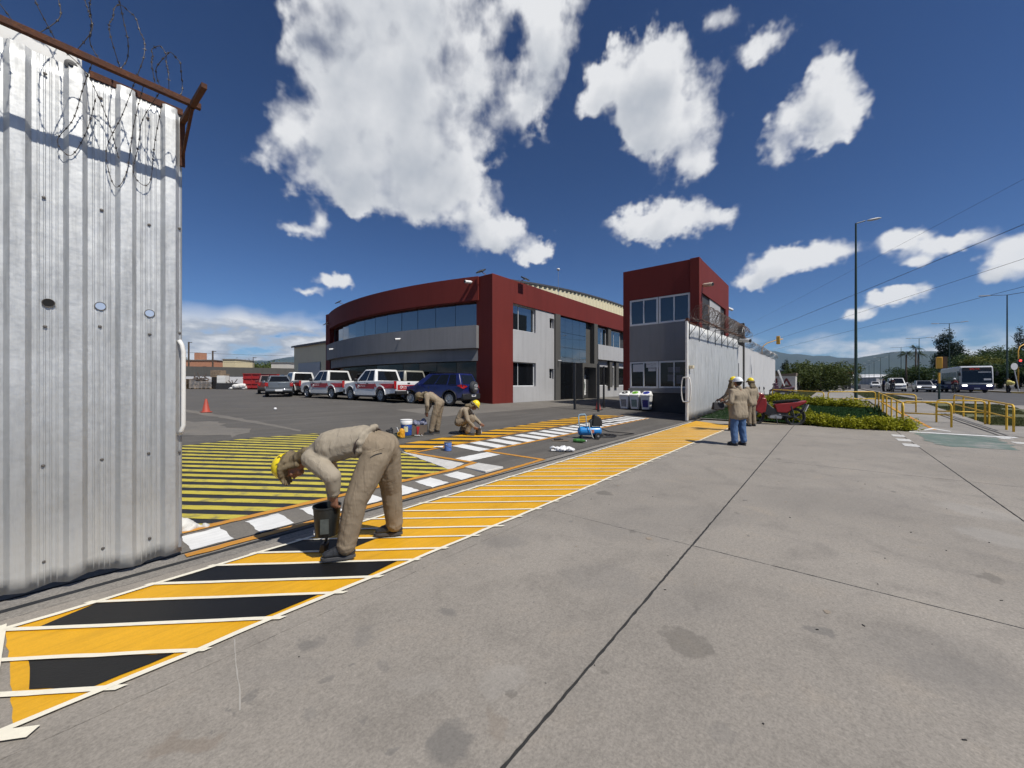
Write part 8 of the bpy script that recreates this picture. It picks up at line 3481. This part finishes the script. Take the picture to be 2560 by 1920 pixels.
for k in range(4):
    b = MB()
    s, t = 5.75 + k * .18, 9.0 + .12 * (k % 2)
    o = thing('spray_gun', ['black spray gun left of the blue drum', 'dark hand tool lying behind the orange jug', 'small black tin beside the blue drum', 'black tin in front of the cardboard box'][k], 'tool', (s, t, hz(s, t) + .006), k * 1.1)
    if k < 2:
        b.tube([(-.06, 0, .18), (.08, 0, .20), (.14, 0, .20)], [.022, .03, .014], 8)
        b.build('barrel', MT['black'], o)
        b = MB()
        b.tube([(-.02, 0, .18), (-.05, 0, .05), (-.05, 0, .0)], .018, 6)
        b.build('grip', MT['black'], o)
        b = MB()
        b.lathe([(.05, 0), (.05, .13), (.02, .15)], 12, (.06, .0, .03))
        b.build('cup', MT['darksteel'], o)
    else:
        b.lathe([(.05, 0), (.05, .12), (.053, .125), (.045, .125), (.001, .11)], 14)
        b.build('tin_body', MT['darksteel'], o, smooth=35)
        b = MB()
        b.tube([(.03, 0, .11), (.08, .02, .24)], .010, 6)
        b.build('brush_handle', MT['white'], o)
for k, (s, t, lab) in enumerate(((6.62, 8.72, 'paint scraper with a pale handle on the drop sheet edge'), (6.45, 8.74, 'paint brush with a pale handle on the drop sheet'))):
    o = thing('paint_brush', lab, 'brush', (s, t, hz(s, t) + .008), 1. + k)
    b = MB()
    b.tube([(-.12, 0, .012), (.05, 0, .014)], [.012, .008], 6)
    b.build('handle', MT['white'], o)
    b = MB()
    b.b2(.05, .14, -.03, .03, .004, .02)
    b.build('bristles', MT['rust'], o)
o = thing('paper_scrap', 'white paper scrap lying on the orange stripes', 'paper', (5.86, 7.02, hz(5.86, 7) + .02), VR)
b = MB()
b.add([(-.16, -.05, .005), (-.05, -.07, .02), (.06, -.05, .01), (.07, .05, .03), (-.04, .06, .02), (-.15, .06, .01)], [(0, 1, 4, 5), (1, 2, 3, 4)])
b.build('sheet', MT['white'], o, fixn=False)
# lumps of broken concrete beside the near gate
for k, (s, t, r, lab) in enumerate(((.95, 5.38, .095, 'white painted concrete lump at the foot of the near gate'), (1.12, 5.30, .05, 'small broken concrete lump beside the near gate'))):
    bl = Blob()
    bl.ball((0, 0, r * .5), r, (1, .8, .9))
    bl.ball((-.09, .03, r * .9), r * .9, (1, .8, 1.1))
    bl.ball((-.16, .02, r * .4), r * 1.0)
    o = bl.build('concrete_lump', MT['p_white_old'], None, voxel=.018, smooth=1, wr=.02, wsc=9, seed=k)
    o.location = (s, t, hz(s, t) - .02)
    tag(o, lab, 'concrete lump')

# ---- air compressor
o = thing('air_compressor', 'blue portable air compressor with a black motor cover', 'compressor', (9.95, 5.32, hz(9.95, 5.3) + .004), VR + R(4))
b = MB()
prof = [(.001, -.36)] + [(.125 * math.sin(R(a)), -.27 - .08 * math.cos(R(a))) for a in lin(15, 90, 5)] + [(.125 * math.cos(R(a)), .27 + .08 * math.sin(R(a))) for a in lin(0, 75, 5)] + [(.001, .36)]
b.lathe(prof, 24, (0, 0, .22), (1, 0, 0))
tk = b.build('tank', MT['comp_blue'], o, smooth=40)
b = MB()
b.box((.06, -.124, .22), (.07, .008, .09))
b.build('warning_label', mat('red_label', (.45, .16, .10), .5, var=.5, sc=40), tk)
for sg in (-1, 1):
    b = MB()
    b.lathe([(.05, -.02), (.085, -.022), (.09, 0), (.085, .022), (.05, .02)], 18, (.20, sg * .16, .09), (0, 1, 0))
    w_ = b.build('wheel', MT['rubber'], o, smooth=40)
    b = MB()
    b.cyl((.20, sg * .155, .09), (.20, sg * .19, .09), .03, n=10)
    b.build('hub', MT['steel'], w_)
    b = MB()
    b.tube([(-.24, sg * .07, .12), (-.25, sg * .09, 0)], .018, 6)
    b.build('foot', MT['rubber'], o)
b = MB()
b.tube([(-.30, -.09, .28), (-.34, -.09, .45), (-.34, -.09, .66), (-.31, -.07, .70), (-.20, 0, .70)] + [(-.31, .09, .70), (-.34, .10, .66), (-.34, .10, .45), (-.30, .09, .28)][:0], .013, 8)
b.tube([(-.30, -.09, .28), (-.35, -.09, .62), (-.33, -.09, .70), (-.16, -.085, .71), (-.13, -.085, .66), (-.12, -.085, .34)], .012, 8)
b.build('push_handle', mat('pale_blue_tube', (.30, .48, .62), .4), o, smooth=True)
b = MB()
b.xz([(.05, .36), (.34, .36), (.35, .48), (.30, .60), (.16, .70), (.10, .68), (.06, .52)], -.11, .11)
b.build('motor_cover', MT['black'], o, bevel=.03)
b = MB()
b.xz([(-.02, .34), (.06, .34), (.06, .56), (-.02, .52)], -.08, .08)
b.build('pump_head', MT['darksteel'], o, bevel=.015)
b = MB()
b.tube([(-.04, -.10, .46), (-.05, -.16, .36), (0, -.18, .2), (.03, -.19, .08), (.06, -.2, .03)], .012, 6)
b.build('hose', MT['hosewhite'], o, smooth=True)
b = MB()
b.lathe([(.03, 0), (.03, .015)], 14, (-.08, -.09, .42), (0, -1, 0))
b.build('pressure_gauge', MT['white'], o)
# air hose coiled on the ground
pts = []
for i in range(120):
    a = i * .42
    r_ = .20 + .11 * math.sin(i * .23) + .03 * math.sin(i * 1.1)
    pts.append((10.75 + r_ * 1.5 * math.cos(a) * .9, 5.25 + r_ * math.sin(a), hz(10.7, 5.25) + .012 + .004 * math.sin(i)))
pts += [(11.2, 4.95, .03), (11.9, 4.8, .02), (11.6, 5.5, .05), (12.3, 6.2, .08), (13.4, 6.7, .10), (14.6, 6.5, .09)]
pts = [(x, y, hz(x, y) + .014 + .004 * (i % 3)) for i, (x, y, z) in enumerate(pts)]
b = MB()
b.tube(pts, .011, 5)
tag(b.build('power_cable', MT['black'], None, smooth=True), 'black cable coiled on the ground right of the compressor', 'cable')
o = thing('plastic_bottle', 'green plastic bottle lying beside the compressor', 'bottle', (9.12, 5.18, hz(9.1, 5.2) + .055), VR + R(-20))
b = MB()
b.lathe([(.001, -.17), (.045, -.165), (.052, -.14), (.052, .06), (.045, .10), (.02, .155), (.017, .175), (.001, .176)], 18, (0, 0, 0), (1, 0, 0))
bt, N = new_mat('green_bottle_plastic')
bsdf(N, (.05, .16, .03), .12, 0., None, .6, .3)
b.build('bottle_body', bt, o, smooth=35)
b = MB()
b.lathe([(.020, .172), (.020, .195), (.001, .196)], 12, (0, 0, 0), (1, 0, 0))
b.build('bottle_cap', MT['white'], o)
b = MB()
b.lathe([(.0526, -.08), (.0526, .02)], 18, (0, 0, 0), (1, 0, 0), cap=False)
b.build('bottle_label', mat('green_label', (.06, .22, .05), .5, var=.3, sc=30), o, smooth=True)
o = thing('plastic_bag', 'crumpled white plastic bag with loop handles on the paving', 'bag', (7.72, 4.86, hz(7.7, 4.9) + .004), VR)
bl = Blob()
for x, y, z, r, sc in ((0, 0, .05, .1, (1.4, 1, .55)), (.14, .02, .06, .09, (1.2, 1, .65)), (.24, 0, .04, .07, (1.2, 1, .55)), (-.1, 0, .06, .07, (1, 1, .8)), (.05, .06, .08, .07, (1.2, .9, .7))):
    bl.ball((x, y, z), r, sc)
bgm, N = new_mat('thin_white_plastic')
p_ = bsdf(N, (.72, .72, .72), .4, 0., None, .5)
bl.build('bag_body', bgm, o, voxel=.012, smooth=0, wr=.022, wsc=17, stretch=(1, 1, 1))
for sg in (-1, 1):
    b = MB()
    b.tube([(-.12, sg * .03, .07), (-.2, sg * .05, .11), (-.27, sg * .06, .09), (-.25, sg * .05, .03), (-.15, sg * .04, .03)], .014, 6)
    b.build('loop_handle', bgm, o, smooth=True)
o = thing('tool_board', 'small board with tools lying left of the green bottle', 'board', (8.95, 5.72, hz(8.9, 5.7) + .004), VR + .1)
b = MB()
b.b2(-.2, .25, -.12, .12, 0, .012)
b.build('board', MT['card'], o)
b = MB()
b.tube([(-.14, -.02, .04), (0, 0, .05), (.06, .03, .04)], [.03, .035, .02], 8)
b.build('tool_body', MT['charcoal'], o)
b = MB()
b.tube([(0, .05, .03), (.14, .08, .03)], .014, 6)
b.build('tool_handle', MT['black'], o)

# ================================================================== FAR HILLS AND HAZE
def hills():
    def range_(name, r0, depth, hfun, seed, m):
        nA, nR = 220, 14
        V, F = [], []
        for i in range(nA + 1):
            az = R(-40 + 160 * i / nA)
            for j in range(nR + 1):
                f = j / nR
                r = r0 + depth * f
                x, y = r * math.cos(az), r * math.sin(az)
                prof = math.sin(min(1., f * 1.15) * math.pi / 2) if f < .87 else 1 - (f - .87) * 2
                h = hfun(az) * prof
                h *= 1 + .16 * mnoise.noise(Vector((x * .0011, y * .0011, seed))) + .07 * mnoise.noise(Vector((x * .004, y * .004, seed)))
                V.append((x, y, h - 30 * (f == 0)))
        for i in range(nA):
            for j in range(nR):
                k = i * (nR + 1) + j
                F.append((k, k + nR + 1, k + nR + 2, k + 1))
        me = bpy.data.meshes.new(name)
        me.from_pydata(V, [], F)
        me.materials.append(m)
        me.shade_smooth()
        o = bpy.data.objects.new(name, me)
        COL.objects.link(o)
        o['kind'] = 'structure'
    m = mat('forested_hills', (.030, .045, .034), .95, var=.35, sc=.004, glob=True)
    D = math.degrees
    range_('far_hills', 7600, 2300, lambda a: 470 + 110 * math.sin(a * 7 + .6) + 60 * math.sin(a * 17), 1, m)
    range_('near_hills', 5200, 1900, lambda a: 60 + 290 * math.exp(-((D(a) + 5) / 9) ** 2) + 200 * math.exp(-((D(a) - 70) / 7) ** 2) + 60 * math.sin(a * 11) ** 2, 2, m)


hills()
hz_m, N = new_mat('haze_air')
pv_ = N.n('ShaderNodeVolumePrincipled')
pv_.inputs['Color'].default_value = (.45, .68, 1.0, 1)
pv_.inputs['Density'].default_value = 3.6e-5
pv_.inputs['Anisotropy'].default_value = .1
ou = N.n('ShaderNodeOutputMaterial')
N.link(pv_.outputs[0], ou.inputs['Volume'])
b = MB()
b.b2(-12500, 12500, -12500, 12500, -40, 690)
hzo = b.build('haze', hz_m)
tag(hzo, 'thin pale daylight haze over the whole scene', 'haze', kind='stuff')
